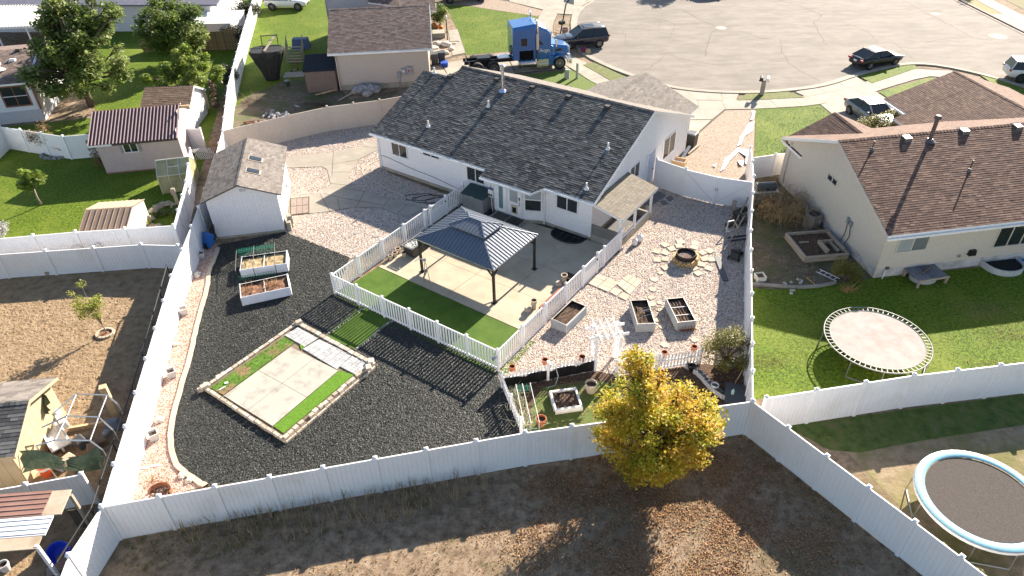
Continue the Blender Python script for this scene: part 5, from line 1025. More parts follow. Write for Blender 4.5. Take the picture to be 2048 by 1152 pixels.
rr = thing('tree_ring', 'rusty half ring of edging in the near left gravel corner', 'edging', (-13.22, 16.54)); mb = MB(); P = [(.42*math.cos(t_), .42*math.sin(t_)) for t_ in [math.pi*i/14-.1 for i in range(15)]]; strip(mb, P, .03, 0, .22); mb.build('band', RUST, rr); MB().lathe([(.001,.02),(.4,.02)], n=16, cap=False).build('soil', SOIL_DARK, rr)
for i, (p, s) in enumerate((((-14.27, 17.81), .22), ((-13.90, 17.90), .20))): tag(MB().obox((0,0,.03), (s*1.4,.08,.03), .2*i, rx=.1).build('plastic_scrap', TRIM, loc=p), ['white plastic scrap on red gravel, left of two', 'white plastic scrap on red gravel, right of two'][i], 'scrap')
# wheelbarrow leaning on the fence
wb_ = thing('wheelbarrow', 'blue wheelbarrow tipped up against the tall fence beside the shed', 'wheelbarrow', (-16.81, 33.18), -35)
BLUE = flat('blue_plastic', (.02,.13,.46), .45)
MB().mesh([(-.3,-.2,.15),(.3,-.2,.15),(.3,.0,.95),(-.3,.0,.95),(-.2,.25,.3),(.2,.25,.3),(.2,.33,.75),(-.2,.33,.75)], [(0,3,2,1),(4,5,6,7),(0,1,5,4),(1,2,6,5),(2,3,7,6),(3,0,4,7)]).build('tub', BLUE, wb_)
for x in (-.25,.25): MB().tube([(x*.5,-.1,.05),(x,.38,.7),(x,.5,1.35)], .022, 6).build('handle', WOOD_DK, wb_)
MB().lathe([(.10,-.04),(.19,-.03),(.19,.03),(.10,.04)], (0,-.12,.19), 14, M=Matrix.Rotation(R(90),3,'Y')).build('wheel', TYRE, wb_)
MB().tube([(-.25,.4,.75),(-.3,.6,.1)], .016, 5).tube([(.25,.4,.75),(.3,.6,.1)], .016, 5).build('leg', DARK, wb_)
for i, (x, h) in enumerate(((0,1.7),(.3,1.5))): o = MB().bar((0,0,0),(.25,.5,h),.06,.1).build('timber', WOOD_DK, loc=Vector((*(-16.83, 33.95),0))+Vector((-.1*i,x,0))); tag(o, ['long dark timber leaning between shed and fence', 'second dark timber leaning between shed and fence, nearer the tarp'][i], 'timber')
# ================================================================== patio objects
ct = thing('cart', 'grey slatted garden cart filled with white stones beside the picket fence', 'cart', (*(-5.11, 32.32), .06), 54)
a, b, h = .78, .36, .62
for i in range(5):
    z0, z1 = .12+i*.1, .19+i*.1; k = .74+.06*i; MB().mesh([(-a*k,-b*k,z0),(a*k,-b*k,z0),(a*k,b*k,z0),(-a*k,b*k,z0),(-a*k-.02,-b*k-.02,z1),(a*k+.02,-b*k-.02,z1),(a*k+.02,b*k+.02,z1),(-a*k-.02,b*k+.02,z1)], [(0,1,5,4),(1,2,6,5),(2,3,7,6),(3,0,4,7)]).build('slat', flat('dark_grey_resin', (.075,.075,.075), .6), ct)
MB().box(-a*.95,a*.95,-b*.92,b*.92,.1,.5).build('liner', DARK, ct)
for y in (-b,b): MB().bar((-a,y,h+.02),(a,y,h+.02),.05).build('rail', flat('grey_resin', (.25,.25,.25), .6), ct)
for x in (-a,0,a): MB().bar((x,-b,h+.02),(x,b,h+.02),.05).build('rail', flat('grey_resin', (.25,.25,.25), .6), ct)
for x in (-.6,.6):
    for y in (-.25,.25): MB().obox((x,y,.06),(.06,.06,.14)).build('leg', DARK, ct)
P = np.c_[RNG.uniform(-.68,-.05,120), RNG.uniform(-.28,.28,120), np.full(120,.56)+RNG.uniform(-.03,.06,120)]; scatter('white_stones', OCTA, P, (.04,.075), flat('bright_stone', (.68,.66,.62), .8), parent=ct)
P = np.c_[RNG.uniform(.05,.68,90), RNG.uniform(-.28,.28,90), np.full(90,.55)+RNG.uniform(-.03,.03,90)]; scatter('blue_stones', OCTA, P, (.04,.07), flat('grey_stone', (.30,.31,.36), .8), parent=ct)
tr = thing('tripod', 'thin steel sprinkler tripod standing at the turf edge by the gazebo', 'tripod', (*(-4.07, 28.74), .06))
MB().tube([(0,0,0),(-.22,.28,1.62)], .02, 6).build('pole', STEEL, tr); MB().tube([(-.22,.28,1.6),(-.52,.42,1.66),(-.75,.36,1.5)], .022, 6).build('arm', STEEL, tr); MB().tube([(-.45,.55,0),(-.25,.32,1.5)], .02, 6).build('leg', STEEL, tr); MB().obox((-.26,.3,1.63), (.14,.1,.1), .4).build('head', STEEL, tr)
hz = thing('hose', 'dark garden hose tangled on the shaded gravel by the house', 'hose', (-5.54, 38.26)); mb = MB()
for r0, cx, cy in ((.75,0,0),(.6,1.1,-.5),(.9,.6,-.3)): mb.tube([(cx+r0*1.2*math.cos(t_)+random.gauss(0,.04), cy+r0*.55*math.sin(t_)+random.gauss(0,.04), .04) for t_ in [2*math.pi*i/20 for i in range(21)]], .022, 5)
mb.build('coil', flat('navy_hose', (.012,.018,.03), .4), hz)
# square pavers at the gate, single stones, fire pit
TILE = mat('sand_paver', [(.43,.36,.275),(.52,.44,.345),(.47,.40,.315)], mode='obj', scale=16, rough=.9, bump=.004, bscale=50)
tp = thing('paver_path', 'block of square sand pavers laid outside the patio gate', 'pavers', (4.33, 29.32)); o1 = tp.location.to_2d()
for qs in (quadsplit(*[(3.77, 29.09), (4.39, 29.80), (5.50, 29.02), (4.84, 28.20)], 3, 2), quadsplit(*[(5.33, 28.86), (6.06, 29.70), (6.69, 29.10), (5.86, 27.96)], 2, 3), [[(4.87, 28.24), (5.19, 28.61), (5.56, 28.30), (5.20, 27.86)]], [[(5.27, 27.82), (5.56, 28.18), (5.88, 27.92), (5.62, 27.48)]]):
    for qd in qs:
        c = Vector((sum(p[0] for p in qd)/4, sum(p[1] for p in qd)/4)); MB().prism([tuple(Vector(p)+(c-Vector(p)).normalized()*.02-o1) for p in qd], .0, .06+random.uniform(-.006,.008)).build('paver', TILE, tp)
STONE_LBL = ['flat sandy stepping stone closest to the fire pit paving', 'yellowish stepping stone second out from the fire pit', 'square stepping stone above the left near raised bed', 'small stepping stone touching the far end of the left bed', 'stepping stone midway between the far ends of two beds', 'stepping stone against the far corner of the left bed',
    'orange stepping stone between the two beds, middle of the row', 'stepping stone between the near corners of two beds, left one', 'stepping stone between the near corners of two beds, right one', 'stepping stone in shadow just in front of the right bed', 'large pale stepping stone toward the garden bush', 'pale stepping stone just behind the garden pickets', 'stepping stone hidden by the left side of the left bed', 'stepping stone in shadow between the near ends of two beds']
for i, p in enumerate([(7.73, 29.76), (7.30, 29.21), (7.08, 28.37), (6.89, 27.72), (7.24, 27.30), (6.83, 27.20), (7.12, 26.76), (6.91, 25.97), (7.21, 25.96), (7.43, 24.75), (8.34, 24.48), (6.93, 24.18), (6.70, 26.85), (7.02, 25.45)]):
    n = random.choice((5,6)); rr0 = random.uniform(.15,.24); o = MB().prism([(rr0*random.uniform(.8,1.1)*math.cos(2*math.pi*k/n), rr0*random.uniform(.8,1.1)*math.sin(2*math.pi*k/n)) for k in range(n)], 0, .05).build('stepping_stone', TILE, loc=p, rz=random.random()*3); tag(o, STONE_LBL[i], 'stepping stone', 'flat stepping stones among the raised beds')
fp = thing('fire_pit', 'round fire pit of yellow bricks with a rusty steel ring', 'fire pit', (9.21, 30.75)); fc = fp.location.to_2d()
BRK = mat('yellow_brick', [(.42,.27,.12),(.55,.38,.18),(.62,.46,.25)], mode='obj', scale=12, rough=.85)
nb = 20
for row in range(3):
    for k in range(nb):
        t_ = 2*math.pi*(k+.5*(row % 2))/nb; MB().obox((.60*math.cos(t_), .60*math.sin(t_), .075+row*.115), (.12,.155,.10), t_).build('brick', BRK, fp)
MB().lathe([(.54,.0),(.54,.34)], n=24, cap=False).lathe([(.655,.02),(.62,.30)], n=24, cap=False).build('backing', flat('soot', (.02,.018,.016), .95), fp)
MB().lathe([(.50,.30),(.50,.58),(.47,.58),(.47,.36)], n=28, cap=False).build('steel_ring', mat('dark_rust', [(.025,.018,.015),(.06,.035,.028)], scale=6, rough=.8), fp)
MB().lathe([(.001,.44),(.25,.43),(.47,.40)], n=20, cap=False).build('ash', mat('ash', [(.05,.035,.03),(.14,.09,.075),(.3,.27,.25)], scale=9, detail=8, rough=.95, bump=.03), fp)
for k in range(4): t_ = -.6+.35*k; MB().obox((.62*math.cos(t_), .62*math.sin(t_), .42), (.12,.2,.08), t_).build('brick', BRK, fp)
rp = thing('paver_ring', 'sand pavers fanned out round the fire pit', 'pavers', (fc.x, fc.y))
for px in [(9.33, 32.63), (10.14, 32.44), (8.45, 32.36), (8.73, 31.96), (7.88, 31.75), (8.33, 31.59), (7.76, 30.95), (8.20, 31.00), (8.08, 30.20), (8.82, 29.68), (9.66, 29.65), (9.55, 30.12), (10.02, 30.44), (10.33, 30.07), (10.29, 30.94), (10.65, 30.88), (10.32, 31.53), (10.74, 31.68), (8.55, 30.45), (8.96, 30.17), (9.19, 32.23), (9.98, 32.08)]:
    d = Vector(px)-fc; MB().obox((d.x,d.y,.03+random.uniform(0,.01)), (.38,.38,.06), math.atan2(d.y,d.x)+random.gauss(0,.06)).build('paver', TILE, rp)
pk = thing('plank', 'dark blue grey plank lying on the gravel beside the fire pit', 'plank', (10.98, 31.15)); e = Vector((*(10.93, 28.94),0))-pk.location; MB().bar((0,0,.05),(e.x,e.y,.05),.26,.07).build('board', flat('slate_paint', (.075,.08,.095), .6), pk)
# heap along the right fence
hp = Vector((*(12.74, 34.03),0))
for i, (p, r, L, a_, z, m, lb) in enumerate((((13.02, 35.67),.13,.5,1.2,.5,WOOD,'upright pale log at the far end of the wood heap'), ((13.30, 35.26),.16,.8,.4,.3,WOOD_DK,'dark log on top of the heap by the gate'), ((12.95, 34.83),.15,.8,.9,.14,WOOD_DK,'dark log low in the heap by the gate'), ((13.22, 34.55),.14,.9,2.1,.3,WOOD_DK,'dark log leaning at the back of the heap'), ((12.72, 34.19),.13,1.0,.2,.13,WOOD_DK,'dark log in the middle of the heap'))):
    t = thing('log', lb, 'log', p, math.degrees(a_)); MB().tube([(-L/2,0,z),(L/2,0,z+.1)], r, 9).build('log', m, t); t2 = MB().lathe([(.001,0),(r*.9,0)], (L/2+.004,0,z+.1), 9, cap=False, M=Matrix.Rotation(R(90),3,'Y')).build('cut_end', WOOD, t)
for i, (a_, b_, lb) in enumerate((((11.49, 31.56),(13.03, 33.76),'long brown stick slanting across the heap beside the fence, lower one'), ((12.38, 33.52),(14.19, 36.48),'long grey timber slanting up to the fence from the heap'), ((12.68, 35.01),(12.70, 33.35),'pale thin stick lying over the heap'))):
    t = thing('stick', lb, 'stick', a_); e = Vector(b_)-Vector(a_); MB().bar((0,0,.15),(e.x,e.y,.9 if i < 2 else .4),.07).build('stick', (WOOD, WOOD, WOOD_NEW)[i], t)
fr = thing('white_frame', 'white broken chair frame leaning on the heap', 'frame', (12.09, 33.48)); MB().bar((0,0,0),(0,0,.75),.05).bar((0,0,.75),(.35,.1,.75),.05).bar((0,0,.05),(.5,.15,.1),.05).build('frame', TRIM, fr)
mw = thing('lawn_mower', 'black lawn mower tipped beside the fence at the near end of the heap', 'lawn mower', (11.95, 31.06), 60)
MB().obox((0,0,.30), (.7,.5,.3), taper=.7).build('deck', DARK, mw); MB().obox((.0,0,.52), (.3,.3,.16), taper=.8).build('engine', BLACK, mw)
for x in (-.35,.35):
    for y in (-.28,.28): MB().lathe([(.04,-.03),(.12,-.03),(.12,.03),(.04,.03)], (x,y,.13), 12, M=Matrix.Rotation(R(90),3,'X')).build('wheel', TYRE, mw)
MB().tube([(.3,-.2,.4),(.9,-.2,1.0),(.9,.2,1.0),(.3,.2,.4)], .016, 5).build('handle', DARK, mw)
for a_, b_, lb in (((11.96, 32.67),(12.95, 32.73),'far one of two black pipes lying across the heap'),((11.87, 32.32),(12.85, 32.38),'near one of two black pipes lying across the heap')): t = thing('pipe', lb, 'pipe', a_); e = Vector(b_)-Vector(a_); MB().tube([(0,0,.22),(e.x,e.y,.3)], .06, 6).build('pipe', flat('blue_black_pipe', (.03,.032,.045), .5), t)
for i, (qd, lb) in enumerate((([(8.51, 37.57), (9.18, 38.28), (9.52, 37.77), (8.88, 37.07)],'large dark slate slab in the shade of the stair shelter'),([(8.09, 36.87), (8.58, 37.44), (8.80, 37.01), (8.33, 36.51)],'dark slate slab nearest the shelter post'),([(9.47, 37.53), (9.78, 37.69), (9.89, 37.33), (9.53, 37.04)],'small dark slate slab farthest toward the gate'),([(9.04, 37.12), (9.35, 37.17), (9.45, 36.75), (9.10, 36.65)],'small dark slate slab nearest the open gravel'))):
    c = Vector((sum(p[0] for p in qd)/4, sum(p[1] for p in qd)/4)); tag(MB().prism([tuple(Vector(p)-c) for p in qd], 0, .06).build('slate_slab', flat('slate', (.16,.16,.17), .8), loc=c), lb, 'slab')
# block wall, storage box and tools in the right garden corner
bw_ = thing('block_wall', 'low curved wall of hollow grey blocks beside the garden bush', 'wall', (7.80, 22.38)); o2 = bw_.location.to_2d(); P = sm([(7.69, 22.61), (8.07, 22.15), (8.30, 21.45), (8.57, 21.00), (8.90, 20.70)], 1); tot = 0
for i in range(13):
    k = i/13*(len(P)-1); j = int(k); a = Vector(P[j]).lerp(Vector(P[j+1]), k-j); b = Vector(P[min(j+1,len(P)-1)])-Vector(P[max(j-1,0)]); rz = math.atan2(b.y,b.x)
    bo = MB().obox((a.x-o2.x,a.y-o2.y,.13), (.36,.2,.26), rz).build('block', GREYC, bw_); MB().obox((a.x-o2.x,a.y-o2.y,.262), (.2,.1,.006), rz).build('hollow', flat('shade_grey', (.14,.14,.14), .9), bo)
bx_ = thing('storage_box', 'flat black storage box in the right garden corner with a mint bottle on top', 'storage box', (9.14, 20.61), 74); MB().box(-.55,.55,-.4,.4,0,.42).build('body', DARK, bx_, bevel=.03); MB().box(-.58,.58,-.43,.43,.42,.48).build('lid', flat('dark_lid', (.055,.057,.065), .5), bx_, bevel=.015)
bt = thing('bottle', 'pale mint plastic bottle on the black storage box', 'bottle', (*(8.99, 20.58), .48)); MB().lathe([(.06,0),(.065,.18),(.02,.24),(.02,.28)], n=10).build('body', flat('mint', (.42,.66,.62), .4), bt)
t = thing('rake', 'bamboo rake leaning on the right fence behind the bush', 'rake', (9.31, 21.42)); MB().tube([(0,0,.05),(.75,.7,1.2)], .018, 5).build('handle', WOOD_NEW, t); MB().obox((-.05,0,.06), (.4,.1,.03)).build('head', WOOD_DK, t)

# ================================================================== cream house with brown roof on the right
br = thing('house', 'cream sided house with brown shingle roof on the right', 'house', (18.43,28.92), 8.8)
XL, YD = 13.5, 10.4; kb = .42; ze = 2.85; rb = lambda y: ze+kb*(y+.3); YR = 5.3
wallface(br, (0,0), (XL,0), [(0,.55),(XL,.55),(XL,2.72),(0,2.72)], SIDING_CR)
wallface(br, (0,YD), (0,0), [(0,.55),(YD,.55),(YD,2.72),(YD-YR,4.95),(0,2.9)], SIDING_CR)
MB().prism([(.02,.02),(XL,.02),(XL,YD),(.02,YD)], 0, .55).build('foundation', mat('pale_foundation', [(.30,.28,.26),(.48,.46,.44),(.60,.58,.56)], scale=1.6, detail=8, rough=.9), br)
for x in (0,): MB().obox((x,0,1.63), (.12,.12,2.17)).build('corner_post', SIDING_CR, br)
roofplane(br, [(-.3,-.35,rb(-.35)),(XL+.3,-.35,rb(-.35)),(XL+.3,YR,rb(YR)),(-.3,YR,rb(YR))], SH_BROWN, SH_BROWN_B, nparts=300, hmax=.022)
fr_ = lambda y: rb(YR)-kb*(y-YR)
SH_BR_SUN = SH_BROWN
roofplane(br, [(XL+.3,YD+.3,fr_(YD+.3)),(-.3,YD+.3,fr_(YD+.3)),(-.3,YR,rb(YR)),(XL+.3,YR,rb(YR))], SH_BROWN, SH_BROWN_B, nparts=0)
ridge_caps(br, (-.3,YR,rb(YR)), (XL+.3,YR,rb(YR)), SH_BROWN, kb)
MB().box(-.3,XL+.3,-.46,-.352,2.58,2.70).build('gutter', TRIM, br)
MB().slab([(-.34,-.35,rb(-.35)),(-.302,-.35,rb(-.35)),(-.302,YR,rb(YR)),(-.34,YR,rb(YR))], .18).build('rake_board', SIDING_CR, br)
MB().slab([(-.34,YR,rb(YR)),(-.302,YR,rb(YR)),(-.302,YD,fr_(YD)),(-.34,YD,fr_(YD))], .18).build('rake_board', TRIM, br)
# street side gables
roofplane(br, [(-.1,10.95,2.62),(-.1,8.6,2.62),(2.95,7.6,4.12),(2.95,10.95,4.12)], SH_BROWN, SH_BROWN_B, nparts=0)
roofplane(br, [(5.9,10.95,2.75),(2.95,10.95,4.12),(2.95,7.6,4.12),(5.9,10.0,2.75)], SH_BROWN, SH_BROWN_B, nparts=0)
MB().box(.1,5.6,9.0,10.6,0,2.6).build('porch_wall', SIDING_CR, br); ridge_caps(br, (2.95,7.7,4.12), (2.95,10.95,4.12), SH_BROWN, .49)
zg = 4.15; kk = (zg-2.6)/4.7
roofplane(br, [(9.5,15.5,2.6),(9.5,13.0,2.6),(14.2,13.0,zg),(14.2,15.5,zg)], SH_BROWN, SH_BROWN_B, nparts=0)
roofplane(br, [(8.7,12.98,2.6-.8*kk),(8.7,8.2,2.6-.8*kk),(14.2,6.9,zg),(14.2,12.98,zg)], SH_BROWN, SH_BROWN_B, nparts=0)
roofplane(br, [(18.9,6.9,2.6),(18.9,15.5,2.6),(14.2,15.5,zg),(14.2,6.9,zg)], SH_BROWN, SH_BROWN_B, nparts=0)
MB().box(10.3,18.6,10.4,15.0,0,2.5).build('garage_wall', SIDING_CR, br); ridge_caps(br, (14.2,6.9,zg), (14.2,15.5,zg), SH_BROWN, kk)
MB().box(9.38,9.49,13.02,15.5,2.44,2.56).build('gutter', TRIM, br); MB().tube([(9.55,13.2,2.5),(9.9,13.1,2.2),(10.2,13.1,2.1),(10.2,13.1,.2)], .05, 6).build('downspout', SIDING_CR, br)
gb = flat('bronze_vent', (.16,.15,.145), .4, .4)
for x, y in ((3.4,5.0),(6.81,5.1),(9.96,5.05)): roof_vent(br, x, y, rb(y), kb, gb, .42)
PIPE = flat('brown_pipe', (.12,.085,.075), .6)
for x, y, h in ((1.21,4.54,.5),(5.76,2.73,.6)): vent_pipe(br, x, y, rb(y), h, .04, PIPE, None, gb)
vent_pipe(br, 4.61, 4.75, rb(4.75), 1.25, .10, PIPE, PIPE, gb)
WFR = flat('almond_frame', (.62,.56,.47), .6)
window(br, (0,0), (XL,0), .72, 2.32, 1.55, 2.5, 2, [GLASS_B, mat('dim_blind', [(.14,.155,.155),(.18,.195,.195)], scale=1, rough=.15)], WFR, fw=.06)
window(br, (0,0), (XL,0), 6.25, 8.5, 1.15, 2.5, 3, GLASS, WFR, fw=.06)
window(br, (0,0), (XL,0), 3.75, 4.6, 2.52, 2.62, 2, [SIDING_CR, SIDING_CR], WFR, fw=.03)
window(br, (0,YD), (0,0), YD-5.75, YD-4.85, 2.72, 3.0, 2, GLASS, WFR, fw=.05)
MB().tube([(-.06,-.06,2.5),(-.07,-.07,.15)], .04, 6).build('downspout', SIDING_CR, br); MB().tube([(-.05,9.9,2.9),(-.06,9.95,.2)], .05, 6).build('downspout', SIDING_CR, br)
mb = MB().obox((5.1,-.1,1.0),(.4,.2,.3),taper=.8); mb.build('dryer_vent', BLACK, br); MB().obox((4.45,-.06,.85),(.12,.1,.12)).build('tap', STEEL, br); MB().obox((.55,-.06,.62),(.16,.1,.14)).build('outlet_box', gb, br); MB().tube([(.5,-.07,.55),(.42,-.12,.0)], .03, 6).build('drain_pipe', TRIM, br)
for y, h in ((3.05,.35),(2.75,.3)): MB().box(-.10,-.001,y-.1,y+.1,1.45,1.45+h).build('meter_box', flat('grey_box', (.22,.24,.24), .6), br)
MB().tube([(-.06,3.05,1.45),(-.06,3.0,.9),(-.08,3.15,.3)], .02, 5).tube([(-.06,2.75,1.45),(-.06,2.6,.9),(-.08,2.8,.3)], .02, 5).build('conduit', BLACK, br)
# things on its side yard
ac = thing('air_conditioner', 'tan outdoor air conditioner unit with round black fan grille', 'air conditioner', (17.05, 34.01), 20)
MB().prism([(.38*math.cos(t_),.38*math.sin(t_)) if 0 else (sx*(.38 if k else .28),sy*(.28 if k else .38)) for sx, sy, k in ((1,-1,1),(1,1,1),(1,1,0),(-1,1,0),(-1,1,1),(-1,-1,1),(-1,-1,0),(1,-1,0))], .05, .82).build('case', flat('tan_case', (.20,.18,.15), .6), ac)
for i in range(7): z = .15+i*.09; MB().prism([(x*1.03,y*1.03) for x, y in ((.38,-.28),(.38,.28),(.28,.38),(-.28,.38),(-.38,.28),(-.38,-.28),(-.28,-.38),(.28,-.38))], z, z+.02).build('louvre', flat('tan_louvre', (.15,.135,.115), .6), ac)
MB().lathe([(.30,.825),(.30,.84)], n=20).build('grille', BLACK, ac)
for k in range(4): MB().bar((-.29*math.cos(k*.785),-.29*math.sin(k*.785),.848),(.29*math.cos(k*.785),.29*math.sin(k*.785),.848),.015).build('guard_bar', flat('guard', (.06,.06,.06), .5), ac)
MB().obox((.2,-.34,.5), (.16,.02,.22), .65).build('sticker', TRIM, ac)
pl, a, b = bed('weathered timber planter bed against the cream house', [(15.44, 30.42, 0.35), (17.87, 30.65, 0.35), (17.49, 33.07, 0.35), (15.12, 32.76, 0.35)], .38, WOOD, WOOD, SOIL_DARK, ridges=2, wall=.09, drop=.16, bars=(0,0), corner=False, name='timber_planter')
iw = thing('well_kerb', 'weathered timber window well surround standing in the planter bed', 'well surround', (*(17.16, 31.47),.18), 8.8)
for x, y0, y1 in ((-.45,-.5,.5),(.45,-.5,.5)): MB().box(x-.06,x+.06,y0,y1,0,.28).build('board', WOOD, iw)
MB().box(-.39,.39,.42,.5,0,.25).build('board', WOOD, iw); MB().box(.1,.18,-.5,.42,0,.2).build('board', WOOD, iw); MB().box(-.39,.39,-.5,.42,-.02,.02).build('floor', flat('well_shade', (.03,.03,.03), .9), iw)
MB().bar((-1.4,.75,.04),(-.9,.72,.04),.1).build('loose_board', WOOD, iw)
ld_ = thing('ladder', 'white wire ladder lying on soil by the planter', 'ladder', (16.22, 29.22), -50)
for y in (-.16,.16): MB().bar((-.55,y,.06),(.55,y,.06),.03).build('rail', TRIM, ld_)
for k in range(4): MB().bar((-.4+.27*k,-.16,.06),(-.4+.27*k,.16,.06),.025).build('rung', TRIM, ld_)
t = thing('stick', 'yellow wooden stick lying on grey gravel beside the ladder', 'stick', (15.07, 29.09)); e = Vector((15.35, 28.44))-Vector((15.07, 29.09)); MB().bar((0,0,.03),(e.x,e.y,.03),.035).build('shaft', flat('yellow_wood', (.55,.34,.10), .6), t)
mb = MB(); strip(mb, sm([(11.99, 28.61), (13.04, 28.48), (14.22, 28.23), (15.50, 28.31), (16.36, 28.57)], 2), .16, 0, .12); tag(mb.build('lawn_edging', mat('grey_edging', [(.22,.20,.17),(.34,.31,.27)], scale=3, rough=.9)), 'grey concrete edging between brown dirt and the trampoline lawn', 'edging')
pt_ = pot('small white square planter with black soil beside the tall fence on bare dirt', (12.66, 29.01), .24, .32, flat('cream_plastic2', (.66,.63,.56), .6), 'planter', square=True, deg=8, flare=.9)
mb = MB()
for k in range(9): p = Vector((random.gauss(0,.5), random.gauss(0,.3))); mb.obox((p.x,p.y,.04), (random.uniform(.1,.3),random.uniform(.08,.2),.08), random.random()*3, taper=.7)
rub = thing('rubble', 'pale broken stones scattered in front of the small white planter', 'rubble', (14.37, 28.69)); mb.build('stones', mat('pale_rubble', [(.34,.32,.29),(.5,.48,.44)], scale=6, rough=.9), rub, kind='stuff')
gl_ = thing('grill', 'grey covered barbecue grill behind the fence beside the cream house', 'grill', (15.07, 36.74), 4)
MB().box(-.62,.62,-.35,.35,.1,.85).build('cabinet', mat('grill_steel', [(.12,.125,.12),(.19,.195,.185)], scale=3, rough=.5, metal=.3), gl_); MB().box(-.70,.70,-.38,.36,.85,.92).build('shelf', flat('bright_steel', (.62,.62,.6), .35, .3), gl_)
MB().lathe([(.30,-.60),(.34,-.56),(.34,.56),(.30,.60)], (0,.05,.98), 14, M=Matrix.Rotation(R(90),3,'Y')).build('lid', flat('grill_lid', (.06,.063,.065), .4), gl_); MB().obox((0,-.32,1.1),(.25,.05,.06)).build('handle', BLACK, gl_)
for x in (-.3,.3): MB().box(x-.27,x+.27,-.365,-.352,.2,.78).build('door', mat('grill_door', [(.15,.155,.145),(.21,.215,.20)], scale=3, rough=.5), gl_)
for x in (-.5,.5): MB().obox((x,0,.05),(.1,.4,.1)).build('foot', BLACK, gl_)
tb = thing('well_cover', 'grey wooden platform cover over a window well with a log on top', 'platform', W(br,2.45,-.55), 12)
for i in range(7): MB().box(-.85+i*.243,-.62+i*.243,-.55,.55,.42,.46).build('plank', mat('grey_plank', [(.15,.15,.17),(.22,.22,.245)], mode='obj', scale=9, rough=.9), tb)
MB().box(-.87,.87,-.60,-.552,.36,.47).build('apron', WOOD, tb)
for x in (-.8,.8):
    for y in (-.53,.5): MB().obox((x,y,.2), (.1,.1,.42)).build('leg', WOOD, tb)
MB().lathe([(.7,0),(.7,.25)], (0,.1,0), 18, sy=.8, cap=False).build('well_wall', flat('well_metal', (.40,.42,.42), .5), tb)
lg = thing('log', 'short brown log lying on the grey platform cover', 'log', (*W(br,2.4,-.5).to_2d(),.53), 35); MB().tube([(-.4,0,0),(.4,0,0)], .07, 8).build('log', mat('bark', [(.09,.065,.05),(.16,.12,.095)], scale=8, rough=.95), lg)
wl = thing('window_well', 'white steel window well half round beside the cream wall', 'window well', W(br,7.0,-.02), 8.8); arc = [(-.98*math.cos(math.pi*i/12), -1.15*math.sin(math.pi*i/12)**.7) for i in range(13)]
mb = MB(); strip(mb, arc, .07, 0, .33); mb.build('rim', mat('white_steel', [(.42,.43,.43),(.52,.53,.52)], scale=5, rough=.5), wl); MB().face([(x*.97,y*.97,.20) for x,y in arc][::-1]).build('well_floor', flat('well_dark', (.010,.010,.012), .9), wl)
bk = pot('white and blue bucket beside the white window well', W(br,8.05,-.35), .18, .34, flat('blue_white', (.20,.32,.55), .5), 'bucket', flare=.85, name='bucket')
# trampolines
def trampoline(label, loc, r, h, mat_c, pad, frame, springs=64, legs=4, padw=.0, deg=0):
    t = thing('trampoline', label, 'trampoline', loc, deg)
    ring = [(r*math.cos(2*math.pi*i/48), r*math.sin(2*math.pi*i/48), h) for i in range(48)]
    MB().tube(ring, .03, 6, close=True).build('frame', frame, t, smooth=True)
    ri = r-.24 if not padw else r-padw
    mb = MB(); mb.face([(ri*math.cos(2*math.pi*i/48), ri*math.sin(2*math.pi*i/48), h-.01) for i in range(48)]); mb.build('bounce_mat', mat_c, t)
    if pad:
        mb = MB().lathe([(ri+.02,h+.015),(ri+.05,h+.05),(r-.03,h+.05),(r+.03,h+.01)], n=48, cap=False); mb.build('pad', pad, t, smooth=True)
        MB().lathe([(r+.035,h+.0),(r+.05,h-.1)], n=48, cap=False).build('skirt', TRIM, t)
    else:
        sp = None
        for i in range(springs):
            a = 2*math.pi*i/springs
            if sp is None: sp = MB().bar((ri,0,h-.005),(r,0,h),.022,.016).build('spring', frame, t); o = sp
            else: o = sp.copy(); SC.collection.objects.link(o); o.parent = t
            o.rotation_euler[2] = a
        MB().tube([(ri*math.cos(2*math.pi*i/48), ri*math.sin(2*math.pi*i/48), h-.005) for i in range(48)], .02, 5, close=True).build('mat_ring', frame, t)
    for k in range(legs):
        a = 2*math.pi*(k+.5)/legs; p = lambda da, rr, z: (rr*math.cos(a+da), rr*math.sin(a+da), z)
        MB().tube([p(-.30,r,h-.02),p(-.30,r+.05,.04),p(.30,r+.05,.04),p(.30,r,h-.02)], .025, 6).build('leg', frame, t)
    return t
trampoline('bare round trampoline with pale mat and exposed springs on the lawn', (16.0,23.32), 2.2, .9, mat('pale_mat', [(.27,.22,.20),(.34,.29,.27),(.38,.33,.31)], scale=1.6, detail=7, rough=.8, bump=.002), None, flat('dull_steel', (.20,.20,.20), .5, .2), 60, 4, deg=12)
trampoline('round trampoline with black mat and light blue safety pad', (16.02,14.92), 2.08, .95, mat('grey_mat', [(.15,.14,.13),(.20,.185,.175),(.32,.30,.28)], scale=1.3, detail=8, rough=.8, pos=[.3,.55,.78]), flat('sky_blue_pad', (.26,.52,.62), .5), STEEL, 0, 4, .32, deg=30)

